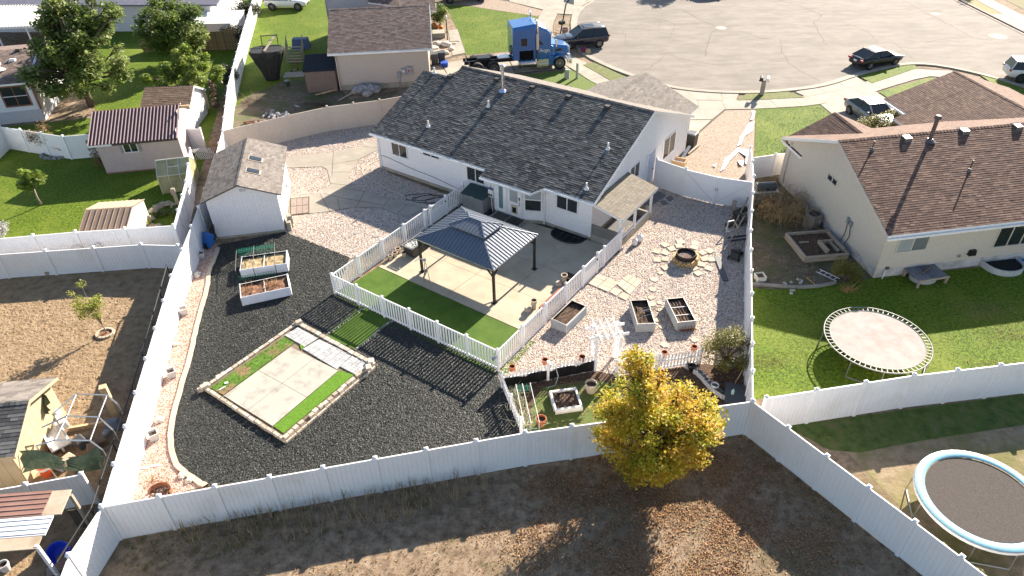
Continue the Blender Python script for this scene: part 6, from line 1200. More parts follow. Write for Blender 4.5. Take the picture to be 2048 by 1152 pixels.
# ================================================================== greige house up the middle
ce = thing('house', 'greige sided house with taupe shingle roof next to the blue truck', 'house', (-13.63,56.08), 5.0)
CW = 7.35; zc = 3.15; kc = .45; rc = lambda y: zc+kc*(y+.35); yr = 4.3
wallface(ce, (0,0), (CW,0), [(0,.45),(CW,.45),(CW,3.12),(0,3.12)], SIDING_GB, board=.13)
wallface(ce, (CW,0), (CW,8.2), [(0,.2),(8.2,.2),(8.2,3.1),(yr,5.1),(0,3.1)], SIDING_GB, boards=False)
MB().box(.02,CW-.02,.02,8,0,.45).build('foundation', FOUND, ce)
roofplane(ce, [(-.5,-.35,rc(-.35)),(CW+.35,-.35,rc(-.35)),(CW+.35,yr,rc(yr)),(-.5,yr,rc(yr))], SH_TAUPE, SH_BROWN_B, nparts=300, tabw=.30, exp=.15, hmax=.02)
roofplane(ce, [(CW+.35,8.6,rc(yr)-kc*(8.6-yr)),(-.5,8.6,rc(yr)-kc*(8.6-yr)),(-.5,yr,rc(yr)),(CW+.35,yr,rc(yr))], SH_TAUPE, SH_BROWN_B, nparts=0)
ridge_caps(ce, (-.5,yr,rc(yr)), (CW+.35,yr,rc(yr)), SH_TAUPE, kc)
MB().box(-.5,CW+.35,-.47,-.352,3.0,3.1).build('gutter', TRIM, ce); MB().tube([(-.1,-.3,3.0),(.06,-.08,2.8),(.06,-.08,.05)], .06, 6).build('downspout', SIDING_GB, ce)
MB().slab([(CW+.352,-.35,rc(-.35)),(CW+.40,-.35,rc(-.35)),(CW+.40,yr,rc(yr)),(CW+.352,yr,rc(yr))], .2).build('rake_board', TRIM, ce)
wallface(ce, (-1.6,10.2), (4.6,10.2), [(0,0),(6.2,0),(6.2,6.5),(0,6.5)], flat('blue_grey_siding', (.40,.40,.43), .6), board=.15, boards=False, name='tall_wall')  # bluish shade on the tall wall is put into its siding colour
wallface(ce, (-1.6,16), (-1.6,10.2), [(0,0),(5.8,0),(5.8,6.5),(0,6.5)], flat('blue_grey_siding', (.40,.40,.43), .6), boards=False, name='tall_wall')
roofplane(ce, [(2.2,9.9,4.2),(8.2,8.4,3.6),(8.2,12.5,5.2),(2.2,12.5,5.2)], SH_TAUPE, SH_BROWN_B, nparts=0)
vent_pipe(ce, 5.0, 8.9, 3.9, 1.0, .09, STEEL)
mx_ = MB().box(5.1,5.45,-.16,-.02,1.05,1.6).build('meter_box', flat('grey_box2', (.30,.31,.34), .5), ce); MB().lathe([(.09,0),(.09,.05)], (5.28,-.16,1.38), 12, M=Matrix.Rotation(R(90),3,'X')).build('meter', TRIM, mx_)
mx_ = MB().box(5.5,5.95,-.18,-.02,1.05,1.7).build('panel_box', flat('grey_box2', (.30,.31,.34), .5), ce); MB().box(5.62,5.74,-.195,-.181,1.3,1.45).build('label', flat('red_label', (.45,.04,.04), .6), mx_)
MB().box(4.75,5.0,-.13,-.02,.8,1.3).build('junction_box', flat('grey_box2', (.30,.31,.34), .5), ce); MB().tube([(4.88,-.07,.8),(4.88,-.07,.2)], .03, 5).build('conduit', STEEL, ce)
bs = thing('storage_shed', 'small brown lean-to storage shed with dark roof at the greige house corner', 'shed', W(ce,-2.6,-.1), 5)
wallface(bs, (0,0), (2.4,0), [(0,0),(2.4,0),(2.4,1.75),(0,1.75)], mat('brown_ply', [(.16,.12,.10),(.20,.15,.13)], scale=4, rough=.9), board=.2, vertical=True); MB().box(.01,2.39,.01,1.9,0,1.75).build('body', mat('brown_ply', [(.16,.12,.10),(.20,.15,.13)], scale=4, rough=.9), bs)
MB().slab([(-.1,-.12,1.78),(2.5,-.12,1.78),(2.5,2.3,2.35),(-.1,2.3,2.35)], .06).build('roof', flat('navy_felt', (.02,.022,.03), .9), bs)
# covered swing or playset
cv = thing('covered_playset', 'tall play frame wrapped in a black cover with a grey slide board on top', 'playset', (-19.90, 59.03), 10); CVM = mat('black_cover', [(.012,.012,.013),(.028,.028,.03)], scale=3, rough=.7, bump=.05, bscale=3)
mb = MB(); prof = [(.0,.55,.45),(.8,.75,.6),(1.7,1.15,.8),(2.3,1.35,.95),(2.55,1.3,.95)]; n = 28
for z, a, b in prof:
    for k in range(n): t_ = 2*math.pi*k/n; e = .55; c, s = math.cos(t_), math.sin(t_); w_ = 1+.05*math.sin(k*2.7+z*2); mb.v.append((a*w_*math.copysign(abs(c)**e,c), b*w_*math.copysign(abs(s)**e,s), z+.0))
for i in range(len(prof)-1):
    for k in range(n): mb.f.append((i*n+k,i*n+(k+1)%n,(i+1)*n+(k+1)%n,(i+1)*n+k)); mb.m.append(0); mb.r.append(.5)
mb.f.append(tuple(range((len(prof)-1)*n, len(prof)*n))); mb.m.append(0); mb.r.append(.5); mb.build('cover', CVM, cv)
MB().bar((-.1,-.75,2.62),(.65,1.6,3.1),.18,.05).build('slide_board', WOOD, cv)
for x in (-.4,.9): MB().bar((x,.9,2.4),(x,1.3,3.3),.06).build('pole', BLACK, cv)
MB().bar((-.4,1.25,3.25),(.9,1.25,3.25),.06).build('pole', BLACK, cv)
dk = thing('deck_stair', 'weathered deck stair with railings beside the greige house', 'stair', (-18.67, 62.98), 5)
for k in range(6): MB().box(-.9+.0*k,.5,-.3+.28*k,-.04+.28*k,.12+.17*k,.16+.17*k).build('tread', WOOD, dk)
for x in (-.9,.5):
    MB().bar((x,-.3,.95),(x,1.4,1.95),.07).build('rail', WOOD, dk)
    for k in range(7): MB().bar((x,-.25+.26*k,.1+.15*k),(x,-.25+.26*k,1.0+.15*k),.05).build('baluster', WOOD, dk)
bq = MB().obox((0,0,.55), (1.6,.8,.9), taper=.85).build('tarp_heap', flat('blue_tarp', (.06,.10,.22), .6), loc=(-19.13, 66.63)); tag(bq, 'heap under a faded blue tarp on the deck', 'tarp')
sc = thing('scooter', 'pink child scooter standing on the paving by the deck stair', 'scooter', (-18.45, 60.84), 60); PK_ = flat('pink_paint', (.55,.08,.22), .4)
MB().bar((-.35,0,.12),(.3,0,.12),.1,.03).build('deck', PK_, sc); MB().tube([(.32,0,.1),(.2,0,.85)], .025, 6).build('stem', PK_, sc); MB().tube([(.2,-.22,.85),(.2,.22,.85)], .022, 6).build('handlebar', PK_, sc)
for x in (-.38,.36): MB().lathe([(.02,-.02),(.09,-.02),(.09,.02),(.02,.02)], (x,0,.09), 10, M=Matrix.Rotation(R(90),3,'X')).build('wheel', TYRE, sc)
slab_ = MB().box(-1.0,.7,-.6,.7,0,.05).build('paving', FOUND, loc=(-18.13, 59.86), rz=R(5)); tag(slab_, 'small concrete landing by the brown storage shed', 'paving')
bn = thing('bin', 'small dark green bin on the dirt in front of the covered playset', 'bin', (-18.22, 57.34), 0); MB().lathe([(.15,0),(.2,.45)], n=12).build('body', flat('dark_green', (.02,.05,.035), .6), bn); MB().lathe([(.22,.45),(.2,.5)], n=12).build('lid', flat('grey_lid', (.25,.25,.25), .6), bn)
for i, (p, q_, lb) in enumerate((((-13.34, 53.78),(-11.25, 56.27),'long pale board on the rubble heap by the greige wall'),((-15.42, 55.02),(-14.36, 55.81),'yellow board lying in the shade before the brown shed'),((-14.93, 55.21),(-13.88, 56.10),'second yellow board lying nearest the brown shed'),((-16.63, 52.97),(-15.95, 51.68),'grey plank standing against the tan fence'))):
    t = thing('board', lb, 'board', p); e = Vector(q_)-Vector(p); MB().bar((0,0,.1),(e.x,e.y,.5 if i in (0,3) else .12),.14,.05).build('board', (WOOD, WOOD_NEW, WOOD_NEW, flat('grey_plank2', (.3,.3,.32), .8))[i], t)
GREYROCK = mat('grey_rock', [(.13,.13,.14),(.28,.28,.30),(.36,.36,.37)], scale=4, detail=7, rough=.9)
RL = ['grey slab of broken concrete, left end of the rubble heap by the greige wall','largest grey slab in the rubble heap by the greige wall','tilted grey slab in the middle of the rubble heap','grey slab in the rubble heap closest to the house with the charcoal roof','dark lump low at the front of the rubble heap']
for i, (p, r) in enumerate((((-12.15, 55.46),.45),((-11.65, 55.65),.6),((-11.08, 55.61),.55),((-10.68, 55.70),.45),((-11.25, 54.89),.4))): rock('rubble', RL[i], p, r, GREYROCK, .75, seed=20+i, cat='rubble')
mb = MB(); hp_ = thing('stone_heap', 'low heap of rough stones in the dirt beside the tan fence', 'stone heap', (-17.21, 50.91))
for k in range(45): mb.obox((random.gauss(0,.8),random.gauss(0,.35),random.uniform(.05,.3)), (random.uniform(.15,.4),random.uniform(.1,.3),.16), random.random()*3, rx=random.gauss(0,.4), taper=.7)
mb.build('stones', GREYROCK, hp_, kind='stuff')
mb = MB(); hp_ = thing('branch_heap', 'heap of twigs and blocks by the tan fence post', 'branch heap', (-14.79, 52.96))
for k in range(60): a_ = random.random()*6; x, y = random.gauss(0,.5), random.gauss(0,.3); mb.tube([(x,y,.05),(x+.5*math.cos(a_),y+.5*math.sin(a_),.25)], .015, 3)
mb.obox((.2,.1,.2),(.35,.3,.3),.4); mb.build('twigs', WOOD_DK, hp_, kind='stuff')
for i, p in enumerate(((-18.56, 49.44), (-18.86, 49.72), (-19.16, 50.01))): t = thing('log', ['log nearest the tan fence on the dirt', 'middle log on the dirt behind the tan fence', 'log farthest from the tan fence on the dirt'][i], 'log', p, -5+8*i); MB().tube([(-.6,0,.1),(.6,0,.1)], .1, 8).build('log', mat('red_log', [(.15,.08,.05),(.25,.14,.09)], scale=6, rough=.9), t)
# front yard of that house: pumpkins, lamp, steps, bins
for i, p in enumerate(((-7.24, 72.77),(-6.93, 71.94),(-6.47, 71.74))): 
    t = thing('pumpkin', ['orange pumpkin farthest left under the round bush', 'middle orange pumpkin under the round bush', 'orange pumpkin beside the lamp post'][i], 'pumpkin', p); MB().lathe([(.05,0),(.2,.05),(.25,.17),(.18,.3),(.04,.32)], n=14).build('body', flat('orange', (.60,.16,.02), .5), t, smooth=True); MB().tube([(0,0,.3),(.03,0,.4)], .03, 5).build('stalk', WOOD, t)
lp = thing('lamp_post', 'black garden lamp post beside the front path', 'lamp post', (-5.62, 68.30)); MB().tube([(0,0,0),(0,0,1.9)], .05, 8).build('post', BLACK, lp); MB().lathe([(.07,1.9),(.12,2.0),(.12,2.2),(.05,2.28)], n=8).build('lantern', flat('lamp_white', (.6,.6,.58), .4), lp)
stp = thing('front_step', 'grey concrete front steps beside the lamp post', 'steps', (-6.49, 69.11), 5)
for k in range(3): MB().box(-1.3+.35*k,.6-.0*k,-.3,.9,.0 if k == 0 else .16*k,.16*(k+1)).build('step', FOUND, stp)
for i, (p, lb, c) in enumerate((((-6.32, 61.55),'dark grey wheelie bin nearest the greige wall',(.06,.065,.07)),((-5.73, 61.89),'dark grey wheelie bin second from the greige wall',(.05,.055,.06)),((-5.46, 61.12),'blue recycling crate in front of the bins',(.02,.08,.45)))):
    t = thing('wheelie_bin' if i < 2 else 'crate', lb, 'bin', p, 8); hh = 1.0 if i < 2 else .35; MB().obox((0,0,hh/2), (.55,.6,hh), taper=1.1).build('body', flat('bin%d' % i, c, .5), t); MB().obox((0,0,hh+.03), (.64,.7,.06)).build('lid', flat('bin%d' % i, c, .5), t)
for i, (p, r) in enumerate((((-6.70, 65.52),.5),((-6.43, 66.90),.45),((-5.61, 66.56),.5),((-6.35, 63.87),.6),((-5.61, 64.35),.4),((-5.08, 65.41),.35))): rock('boulder', ['tan boulder left in the rock bed','flat pale boulder by the steps','large tan boulder beside the lamp post','white boulder at the front of the rock bed','dark boulder amid dry plants','small boulder by the front path'][i], p, r, ROCK, .55, 40+i, 'boulder')
mb = MB(); hz2 = thing('hose', 'thin dark hose curled on the front path', 'hose', (-4.96, 67.52)); P = [(.5*math.cos(i*.5)-.02*i*1.2, .35*math.sin(i*.5)-.05*i, .07) for i in range(26)]; mb.tube(P, .02, 4).build('coil', DARK, hz2)
# street furniture in front
for i, (p, h, r, lb) in enumerate((((4.98, 57.73),.75,.22,'short grey green utility pedestal on the front lawn'),((5.80, 57.57),1.3,.11,'tall thin green utility post on the front lawn'))):
    t = thing('utility_post', lb, 'utility post', p); MB().lathe([(r,0),(r,h-.06),(r*.8,h)], n=10 if i == 0 else 6).build('body', flat('sage_green', (.38,.42,.34), .6), t); MB().lathe([(r*1.15,0),(r*1.15,.08)], n=10).build('base', flat('sage_green', (.38,.42,.34), .6), t)
mbx = thing('mailbox_stand', 'two mailboxes, one black and one white, on a thick pale post', 'mailboxes', (19.88, 53.18), -20)
MB().obox((0,0,.55), (.34,.34,1.1)).build('post', FOUND, mbx); MB().bar((-.4,0,1.12),(.4,0,1.12),.1).build('arm', WOOD, mbx)
for x, m in ((-.22,BLACK),(.24,TRIM)):
    mb = MB(); sec = [(-.13,0),(.13,0),(.13,.17)]+[(.13*math.cos(t_),.17+.13*math.sin(t_)) for t_ in (.6,1.2,1.9,2.5)]+[(-.13,.17)]; n = len(sec); mb.mesh([(x+u,-.3,1.17+v) for u,v in sec]+[(x+u,.3,1.17+v) for u,v in sec], [tuple(range(n)), tuple(range(n,2*n))[::-1]]+[(i,n+i,n+(i+1)%n,(i+1)%n) for i in range(n)]); mb.build('mailbox', m, mbx)
bh = thing('basketball_hoop', 'portable basketball hoop leaning over the pavement beside the street', 'basketball hoop', (5.11, 68.29), 40)
MB().obox((0,0,.12),(.9,.7,.22),taper=.85).build('base', BLACK, bh); MB().tube([(0,0,.2),(.7,0,3.0)], .06, 8).build('pole', BLACK, bh); MB().obox((.2,0,1.35),(.5,.4,.28)).build('weight_box', BLACK, bh); MB().obox((1.05,0,3.35),(.06,1.3,.85),0).build('backboard', flat('grey_board', (.35,.36,.38), .4), bh); MB().tube([(1.3+.23*math.cos(t_),.23*math.sin(t_),3.05) for t_ in [6.283*i/14 for i in range(14)]], .015, 5, close=True).build('rim', flat('orange', (.60,.16,.02), .5), bh); MB().bar((.7,0,2.9),(1.05,0,3.3),.06).build('arm', BLACK, bh)
bi = thing('bicycle', 'dark bicycle leaning at the kerb beside the basketball hoop', 'bicycle', (4.34, 67.32), 30)
for x in (-.5,.5): MB().tube([(x+.31*math.cos(t_),0,.32+.31*math.sin(t_)) for t_ in [6.283*i/18 for i in range(18)]], .02, 5, close=True).build('wheel', TYRE, bi)
MB().tube([(-.5,0,.32),(-.15,0,.75),(.4,0,.75),(.5,0,.32)], .02, 5).tube([(-.15,0,.75),(0,0,.3),(.4,0,.75)], .02, 5).build('frame', flat('red_frame', (.4,.05,.04), .4), bi); MB().obox((-.2,0,.85),(.25,.12,.06)).build('saddle', BLACK, bi); MB().tube([(.4,-.25,.95),(.4,.25,.95)], .018, 5).build('handlebar', BLACK, bi)
pp_ = pot('pinkish stone pot near the basketball hoop at the kerb', (5.66, 69.31), .35, .55, flat('pink_stone', (.40,.30,.27), .8)); 
bg_ = thing('backpack', 'maroon and tan bags lying on the driveway in shadow beside the grey car', 'bags', (7.11, 63.78)); MB().obox((-.15,.1,.25),(.5,.4,.5),.3,taper=.8).build('bag', flat('maroon', (.22,.02,.07), .7), bg_, bevel=.06); MB().obox((.2,-.1,.2),(.5,.4,.4),.1,taper=.8).build('bag', flat('tan_bag', (.50,.36,.20), .8), bg_, bevel=.06); MB().obox((.3,.2,.3),(.2,.3,.4),.6).build('bag', BLACK, bg_, bevel=.05)
# main house side: bins, boxes, plastic sheet
wbn = thing('wheelie_bin', 'dark wheelie bin with a shiny lid at the side of the white house', 'bin', (12.43, 44.36), -35); MB().obox((0,0,.5),(.6,.65,1.0),taper=1.1).build('body', flat('bin_brown', (.045,.042,.04), .5), wbn); MB().obox((0,0,1.04),(.7,.76,.08),taper=.85).build('lid', flat('bin_lid', (.18,.18,.185), .2), wbn, bevel=.02)
for y in (-.3,.3): MB().lathe([(.02,-.03),(.1,-.03),(.1,.03),(.02,.03)], (-.25,y,.1), 10, M=Matrix.Rotation(R(90),3,'X')).build('wheel', TYRE, wbn)
cb_ = thing('cardboard_box', 'open wooden crate with white paper behind the house fence', 'crate', (11.08, 41.77), -30)
for a_, b_ in (((-.45,-.3),(.45,-.3)),((.45,-.3),(.45,.3)),((.45,.3),(-.45,.3)),((-.45,.3),(-.45,-.3))): MB().bar((*a_,.2),(*b_,.2),.05,.4).build('side', WOOD_NEW, cb_)
MB().box(-.4,.4,-.25,.25,.2,.24).build('paper', TRIM, cb_)
for i, (a_, b_, lb) in enumerate((((11.49, 42.61),(12.23, 43.91),'grey white board leaning behind the crate'),((11.97, 43.17),(13.00, 44.49),'long pale board on the ground beside the wheelie bin'))): t = thing('board', lb, 'board', a_); e = Vector(b_)-Vector(a_); MB().bar((0,0,.1),(e.x,e.y,.3-.2*i),.2,.05).build('board', (TRIM, WOOD)[i], t)
ps_ = thing('plastic_sheet', 'torn white plastic sheet strewn along the gravel strip', 'plastic sheet', (15.85, 44.50)); o3 = ps_.location.to_2d(); mb = MB()
for poly in ([(18.24, 50.16), (18.40, 49.78), (17.90, 48.54), (17.61, 48.29), (17.99, 49.25)], [(17.38, 47.87), (17.84, 48.10), (17.33, 46.68), (16.44, 45.66), (15.92, 44.49), (15.55, 44.13), (16.13, 45.51)], [(15.59, 44.05), (15.71, 43.74), (14.56, 42.17), (13.86, 40.94), (13.52, 40.61), (14.21, 42.33), (15.02, 43.17)], [(15.81, 43.73), (16.27, 43.56), (16.00, 42.24), (15.58, 41.34), (15.38, 41.56), (15.72, 42.55), (15.48, 43.37)], [(15.05, 42.15), (15.42, 41.91), (15.12, 41.29), (14.96, 41.44)], [(13.22, 41.53), (13.53, 41.58), (13.35, 41.24)]):
    mb.face([(p[0]-o3.x,p[1]-o3.y,.05+random.uniform(0,.10)) for p in poly])
mb.build('film', TRIM, ps_)

# ================================================================== upper left yards
pk = thing('shed', 'pink shed with maroon ribbed metal roof', 'shed', (-26.59,42.31), 9.3); PINK = mat('pink_board', [(.46,.36,.345),(.53,.425,.41)], scale=2, detail=6, rough=.8)
PW, PD, PZ, PRY, PRZ = 5.05, 4.3, 2.3, 2.2, 3.35
wallface(pk, (0,0), (PW,0), [(0,.05),(PW,.05),(PW,PZ),(0,PZ)], PINK, board=1.25, vertical=True)
wallface(pk, (PW,0), (PW,PD), [(0,.05),(PD,.05),(PD,PZ),(PRY,PRZ),(0,PZ)], PINK, board=1.25, vertical=True)
wallface(pk, (PW,PD), (0,PD), [(0,.05),(PW,.05),(PW,PZ),(0,PZ)], PINK, boards=False); wallface(pk, (0,PD), (0,0), [(0,.05),(PD,.05),(PD,PZ),(PD-PRY,PRZ),(0,PZ)], PINK, boards=False)
MAR = mat('maroon_metal', [(.095,.035,.035),(.135,.05,.048)], scale=1, stretch=(6,.5,1), rough=.3, metal=.35, spec=.7)
kz = (PRZ-PZ)/PRY; y0, z0 = -.4, PZ+.12-.4*kz; y1, z1 = PRY, PRZ+.12
ribbed(pk, ((-.35,y0,z0),(PW+.1,y0,z0),(PW+.1,y1,z1),(-.35,y1,z1)), MAR, .2167, 'roof', .05, ms=flat('pale_rib', (.52,.42,.42), .4)); ribbed(pk, ((PW+.1,PD+.3,z0),(-.35,PD+.3,z0),(-.35,y1,z1),(PW+.1,y1,z1)), MAR, .2167, 'roof', .05)  # pale colour on the near seams paints in their sunlit shine
MB().bar((-.35,y0+.03,z0-.08),(1.1,y0+.03,z0-.08),.05,.13).build('fascia', TRIM, pk); MB().bar((1.1,y0+.03,z0-.08),(PW+.1,y0+.03,z0-.08),.05,.12).build('fascia', WOOD_DK, pk); MB().box(0,PW,-.03,-.013,0,.1).build('skirting', mat('red_sill', [(.25,.12,.09),(.33,.19,.15)], scale=4, rough=.9), pk)
window(pk, (0,0), (PW,0), 1.62, 2.42, 1.42, 1.95, 2, GLASS, TRIM, fw=.05)
for x in (1.38,2.50): MB().box(x,x+.18,-.04,-.014,1.38,2.0).build('shutter', mat('stone_shutter', [(.22,.2,.19),(.4,.38,.36)], scale=14, rough=.9), pk)
MB().bar((PW+.05,PRY,PRZ-.05),(PW+.7,PRY,PRZ-.05),.14,.16).build('hoist_beam', WOOD_NEW, pk)
ghs = thing('greenhouse', 'small lean-to greenhouse with pale aluminium frame', 'greenhouse', (-21.75,39.36), 12.6); GP = mat('cloudy_panel', [(.22,.21,.10),(.33,.31,.17),(.42,.39,.24)], scale=1.4, detail=6, rough=.5, spec=.3); AL = flat('aluminium', (.60,.59,.55), .4, .3)
gw, gd, g1, g2 = 1.95, 1.9, 1.25, 1.95
P_ = [(0,0),(gw,0)]
for i in range(3):
    x0, x1 = gw*i/3+.02, gw*(i+1)/3-.02
    MB().face([(x0,0,.05),(x1,0,.05),(x1,0,g1),(x0,0,g1)]).build('pane', GP, ghs); MB().face([(x0,.0,g1+.02),(x1,.0,g1+.02),(x1,.78,g2),(x0,.78,g2)]).build('pane', GP, ghs); MB().face([(x1,gd,g1),(x0,gd,g1),(x0,.8,g2),(x1,.8,g2)][::1]).build('pane', GP, ghs)
MB().face([(gw,0,.05),(gw,gd,.05),(gw,gd,g1),(gw,.78,g2),(gw,0,g1)]).build('pane', GP, ghs); MB().face([(0,0,.05),(0,0,g1),(0,.78,g2),(0,gd,g1),(0,gd,.05)]).build('pane', GP, ghs); MB().face([(0,gd,.05),(0,gd,g1),(gw,gd,g1),(gw,gd,.05)]).build('pane', GP, ghs)
for i in range(4):
    x = gw*i/3; MB().bar((x,-.01,.0),(x,-.01,g1),.045).build('bar', AL, ghs); MB().bar((x,-.01,g1+.01),(x,.78,g2+.02),.05).build('bar', AL, ghs); MB().bar((x,.78,g2+.02),(x,gd,g1+.01),.045).build('bar', AL, ghs)
for a_, b_ in (((0,0,g1),(gw,0,g1)),((0,.78,g2+.02),(gw,.78,g2+.02)),((gw/3,.4,(g1+g2)/2+.03),(gw*2/3,.4,(g1+g2)/2+.03)),((gw,gd,0),(gw,gd,g1)),((0,gd,g1),(gw,gd,g1))): MB().bar(a_, b_, .045).build('bar', AL, ghs)
ts = thing('shed', 'small low metal shed with tan gambrel roof near the parallel fences', 'shed', (-23.32,32.61), 5.5); TSW = mat('cream_metal', [(.55,.50,.43),(.62,.57,.50)], scale=2, rough=.6); TSR = mat('tan_metal', [(.22,.155,.115),(.27,.195,.145)], scale=2, rough=.6)
for A0, B0 in (((.05,.1),(2.45,.1)),((2.45,.1),(2.45,3.2)),((2.45,3.2),(.05,3.2)),((.05,3.2),(.05,.1))):
    l = (Vector(B0)-Vector(A0)).length; wallface(ts, A0, B0, [(0,0),(l,0),(l,1.48),(l/2,1.9),(0,1.48)] if l > 3 else [(0,0),(l,0),(l,1.48),(0,1.48)], TSW, board=.3, vertical=True)
ribbed(ts, ((0,0,1.5),(2.5,0,1.5),(2.5,1.62,2.0),(0,1.62,2.0)), TSR, .31, 'roof', .05); ribbed(ts, ((2.5,3.3,1.5),(0,3.3,1.5),(0,1.62,2.0),(2.5,1.62,2.0)), mat('sand_metal', [(.38,.29,.22),(.44,.34,.26)], scale=2, rough=.6), .31, 'roof', .03)  # far slope has the sunlight painted in as a lighter tan
for x in (-.35,.7): t = thing('hoop_handle', 'pale cart handle standing between the tan shed and fence%s' % (', nearer the tree stump side' if x < 0 else ', in front of the roof'), 'handle', W(ts,x,-.55), 5); MB().tube([(0,0,0),(0,0,.95),(.35,.1,1.05),(.5,.15,.6)], .03, 6).build('handle', TSW, t)
bsd = thing('shed', 'shed with tan shingle roof and white gable behind the pink shed', 'shed', (-26.2,48.7), 2)
for A0, B0 in (((0,0),(3.2,0)),((3.2,0),(3.2,3.3)),((3.2,3.3),(0,3.3)),((0,3.3),(0,0))):
    l = (Vector(B0)-Vector(A0)).length; wallface(bsd, A0, B0, [(0,0),(l,0),(l,1.9),(l/2,2.75),(0,1.9)] if l > 3.25 else [(0,0),(l,0),(l,1.9),(0,1.9)], SHW, boards=False)
SH_SAND = mat('sand_shingle', [(.28,.17,.10),(.36,.23,.14),(.42,.28,.18)], mode='rnd', scale=20, rough=.9)
roofplane(bsd, [(-.15,-.3,1.8),(3.4,-.3,1.8),(3.4,1.65,2.8),(-.15,1.65,2.8)], SH_SAND, SH_BROWN_B, nparts=200, tabw=.3, exp=.17); roofplane(bsd, [(3.4,3.6,1.8),(-.15,3.6,1.8),(-.15,1.65,2.8),(3.4,1.65,2.8)], SH_SAND, SH_BROWN_B, nparts=0)
lh = thing('house', 'white house with grey shingle roof and red framed window at the left edge', 'house', (-35.3,51.43), 12); LHX = -9
wallface(lh, (LHX,0), (0,0), [(0,.9),(-LHX,.9),(-LHX,3.1),(0,3.1)], SHW, boards=False); wallface(lh, (0,0), (0,9), [(0,.0),(9,.0),(9,3.1),(4.6,4.2),(0,3.1)], SHW, boards=False)
wallface(lh, (LHX,-.02), (0,-.02), [(0,0),(-LHX,0),(-LHX,.9),(0,.9)], flat('skirt_white', (.50,.49,.52), .7), board=.15, vertical=True, name='skirting')
roofplane(lh, [(LHX,-.25,3.05),(.25,-.25,3.05),(.25,4.6,4.1),(LHX,4.6,4.1)], SH_TAUPE, SH_BROWN_B, nparts=0, tabw=.35, exp=.17); roofplane(lh, [(.25,9.4,3.05),(LHX,9.4,3.05),(LHX,4.6,4.1),(.25,4.6,4.1)], SH_TAUPE, SH_BROWN_B, nparts=0)
REDF = mat('red_brown_frame', [(.20,.075,.055),(.28,.11,.08)], scale=5, rough=.7); window(lh, (LHX,0), (0,0), -LHX-2.15, -LHX-.5, 1.35, 2.75, 2, GLASS, REDF, fw=.1); MB().bar((-2.15,-.07,2.05),(-.5,-.07,2.05),.04).build('muntin', TRIM, lh)
MB().obox((.02,-.03,2.0),(.12,.08,2.2)).build('corner_post', REDF, lh)
vent_pipe(lh, -2.3, 1.7, 3.55, .35, .13, TRIM, TRIM); roof_vent(lh, -1.7, 3.0, 3.75, .2, TRIM, .4); roof_vent(lh, -1.6, 4.3, 4.05, .2, BLACK, .3); vent_pipe(lh, -.6, 4.6, 4.1, .4, .06, BLACK)
fh = thing('house', 'far left house with ribbed white patio cover behind the big tree', 'house', (-52,74.0), -4); MB().box(0,11,0,8,0,2.7).build('wall', SHW, fh)
MB().slab([(-1,-.4,2.75),(24,-.4,2.75),(24,5,4.0),(-1,5,4.0)], .15).build('roof', mat('slate_roof', [(.13,.13,.17),(.19,.19,.24)], scale=3, rough=.8), fh); MB().box(11,23,.2,8,0,2.7).build('wall', SHW, fh)
cr = flat('cream_cover', (.62,.60,.55), .5); rb_ = ribbed(fh, ((2.0,-6.6,2.35),(10.6,-5.4,2.35),(10.2,-.6,2.75),(1.5,-.6,2.75)), cr, .28, 'patio_cover', .08); MB().bar((2.0,-6.6,2.25),(10.6,-5.4,2.25),.1,.2).build('beam', TRIM, fh)
for x, y in ((2.4,-6.4),(5.0,-6.0),(7.8,-5.7),(10.3,-5.3)): MB().bar((x,y,0),(x,y,2.2),.12).build('post', TRIM, fh)
window(fh, (0,0), (11,0), 2.4, 4.2, 1.3, 2.3, 1, GLASS, BLACK); window(fh, (0,0), (11,0), 7.6, 9.6, 1.3, 2.3, 1, GLASS, BLACK)
ws = thing('shed', 'white flat roofed metal shed beyond the wooden fence', 'shed', (-30.1,69.3), -1); MB().box(0,3.9,0,4.2,0,1.75).build('wall', flat('white_metal', (.70,.69,.70), .5), ws); MB().mesh([(-.1,-.1,1.75),(4.0,-.1,1.75),(4.0,4.3,1.75),(-.1,4.3,1.75),(.2,1.2,1.95),(3.7,1.2,1.95),(3.7,3.1,1.95),(.2,3.1,1.95)], [(0,1,5,4),(1,2,6,5),(2,3,7,6),(3,0,4,7),(4,5,6,7)]).build('roof', flat('white_roof', (.78,.76,.73), .5), ws)
wf = thing('fence', 'brown wooden board fence in front of the white metal shed', 'fence', (-34,66.8), 0); PF = mat('fence_board', [(.20,.135,.075),(.30,.21,.12)], mode='obj', scale=5, rough=.9, stretch=(1,1,4))
bd = None
for i in range(66):
    o = MB().box(0,.135,0,.02,0,1.75).build('board', PF, wf) if bd is None else bd.copy()
    if bd is not None: SC.collection.objects.link(o); o.parent = wf
    bd = bd or o; o.location = (i*.14, random.uniform(0,.01), random.uniform(-.03,.02))
for z in (.4,1.4): MB().bar((0,.05,z),(9.2,.05,z),.05,.09).build('rail', PF, wf)
for i, (p, h, lb) in enumerate((((-25.30, 52.10),1.7,'pale split post leaning in the shade beside the fence corner'),((-28.09, 64.23),1.0,'pale short post before the wooden fence'),((-20.00, 37.39),1.5,'pale timber post with a cap board by the greenhouse'))):
    t = thing('post', lb, 'post', (p if i != 0 else (-23.31, 52.86))); MB().obox((0,0,h/2),(.2,.16,h),.3,rx=.05).build('post', WOOD, t); MB().obox((-.12,0,h*.8),(.12,.1,.25),.3).build('block', WOOD, t)
lt = thing('lattice', 'white lattice panel behind the pink shed corner', 'lattice', W(pk,PW+.3,.9), 9); mb = MB()
for k in range(9): mb.bar((k*.14,0,0),(k*.14+.5,0,.8),.03); mb.bar((k*.14+.5,.01,0),(k*.14,.01,.8),.03)
mb.build('lath', TRIM, lt)
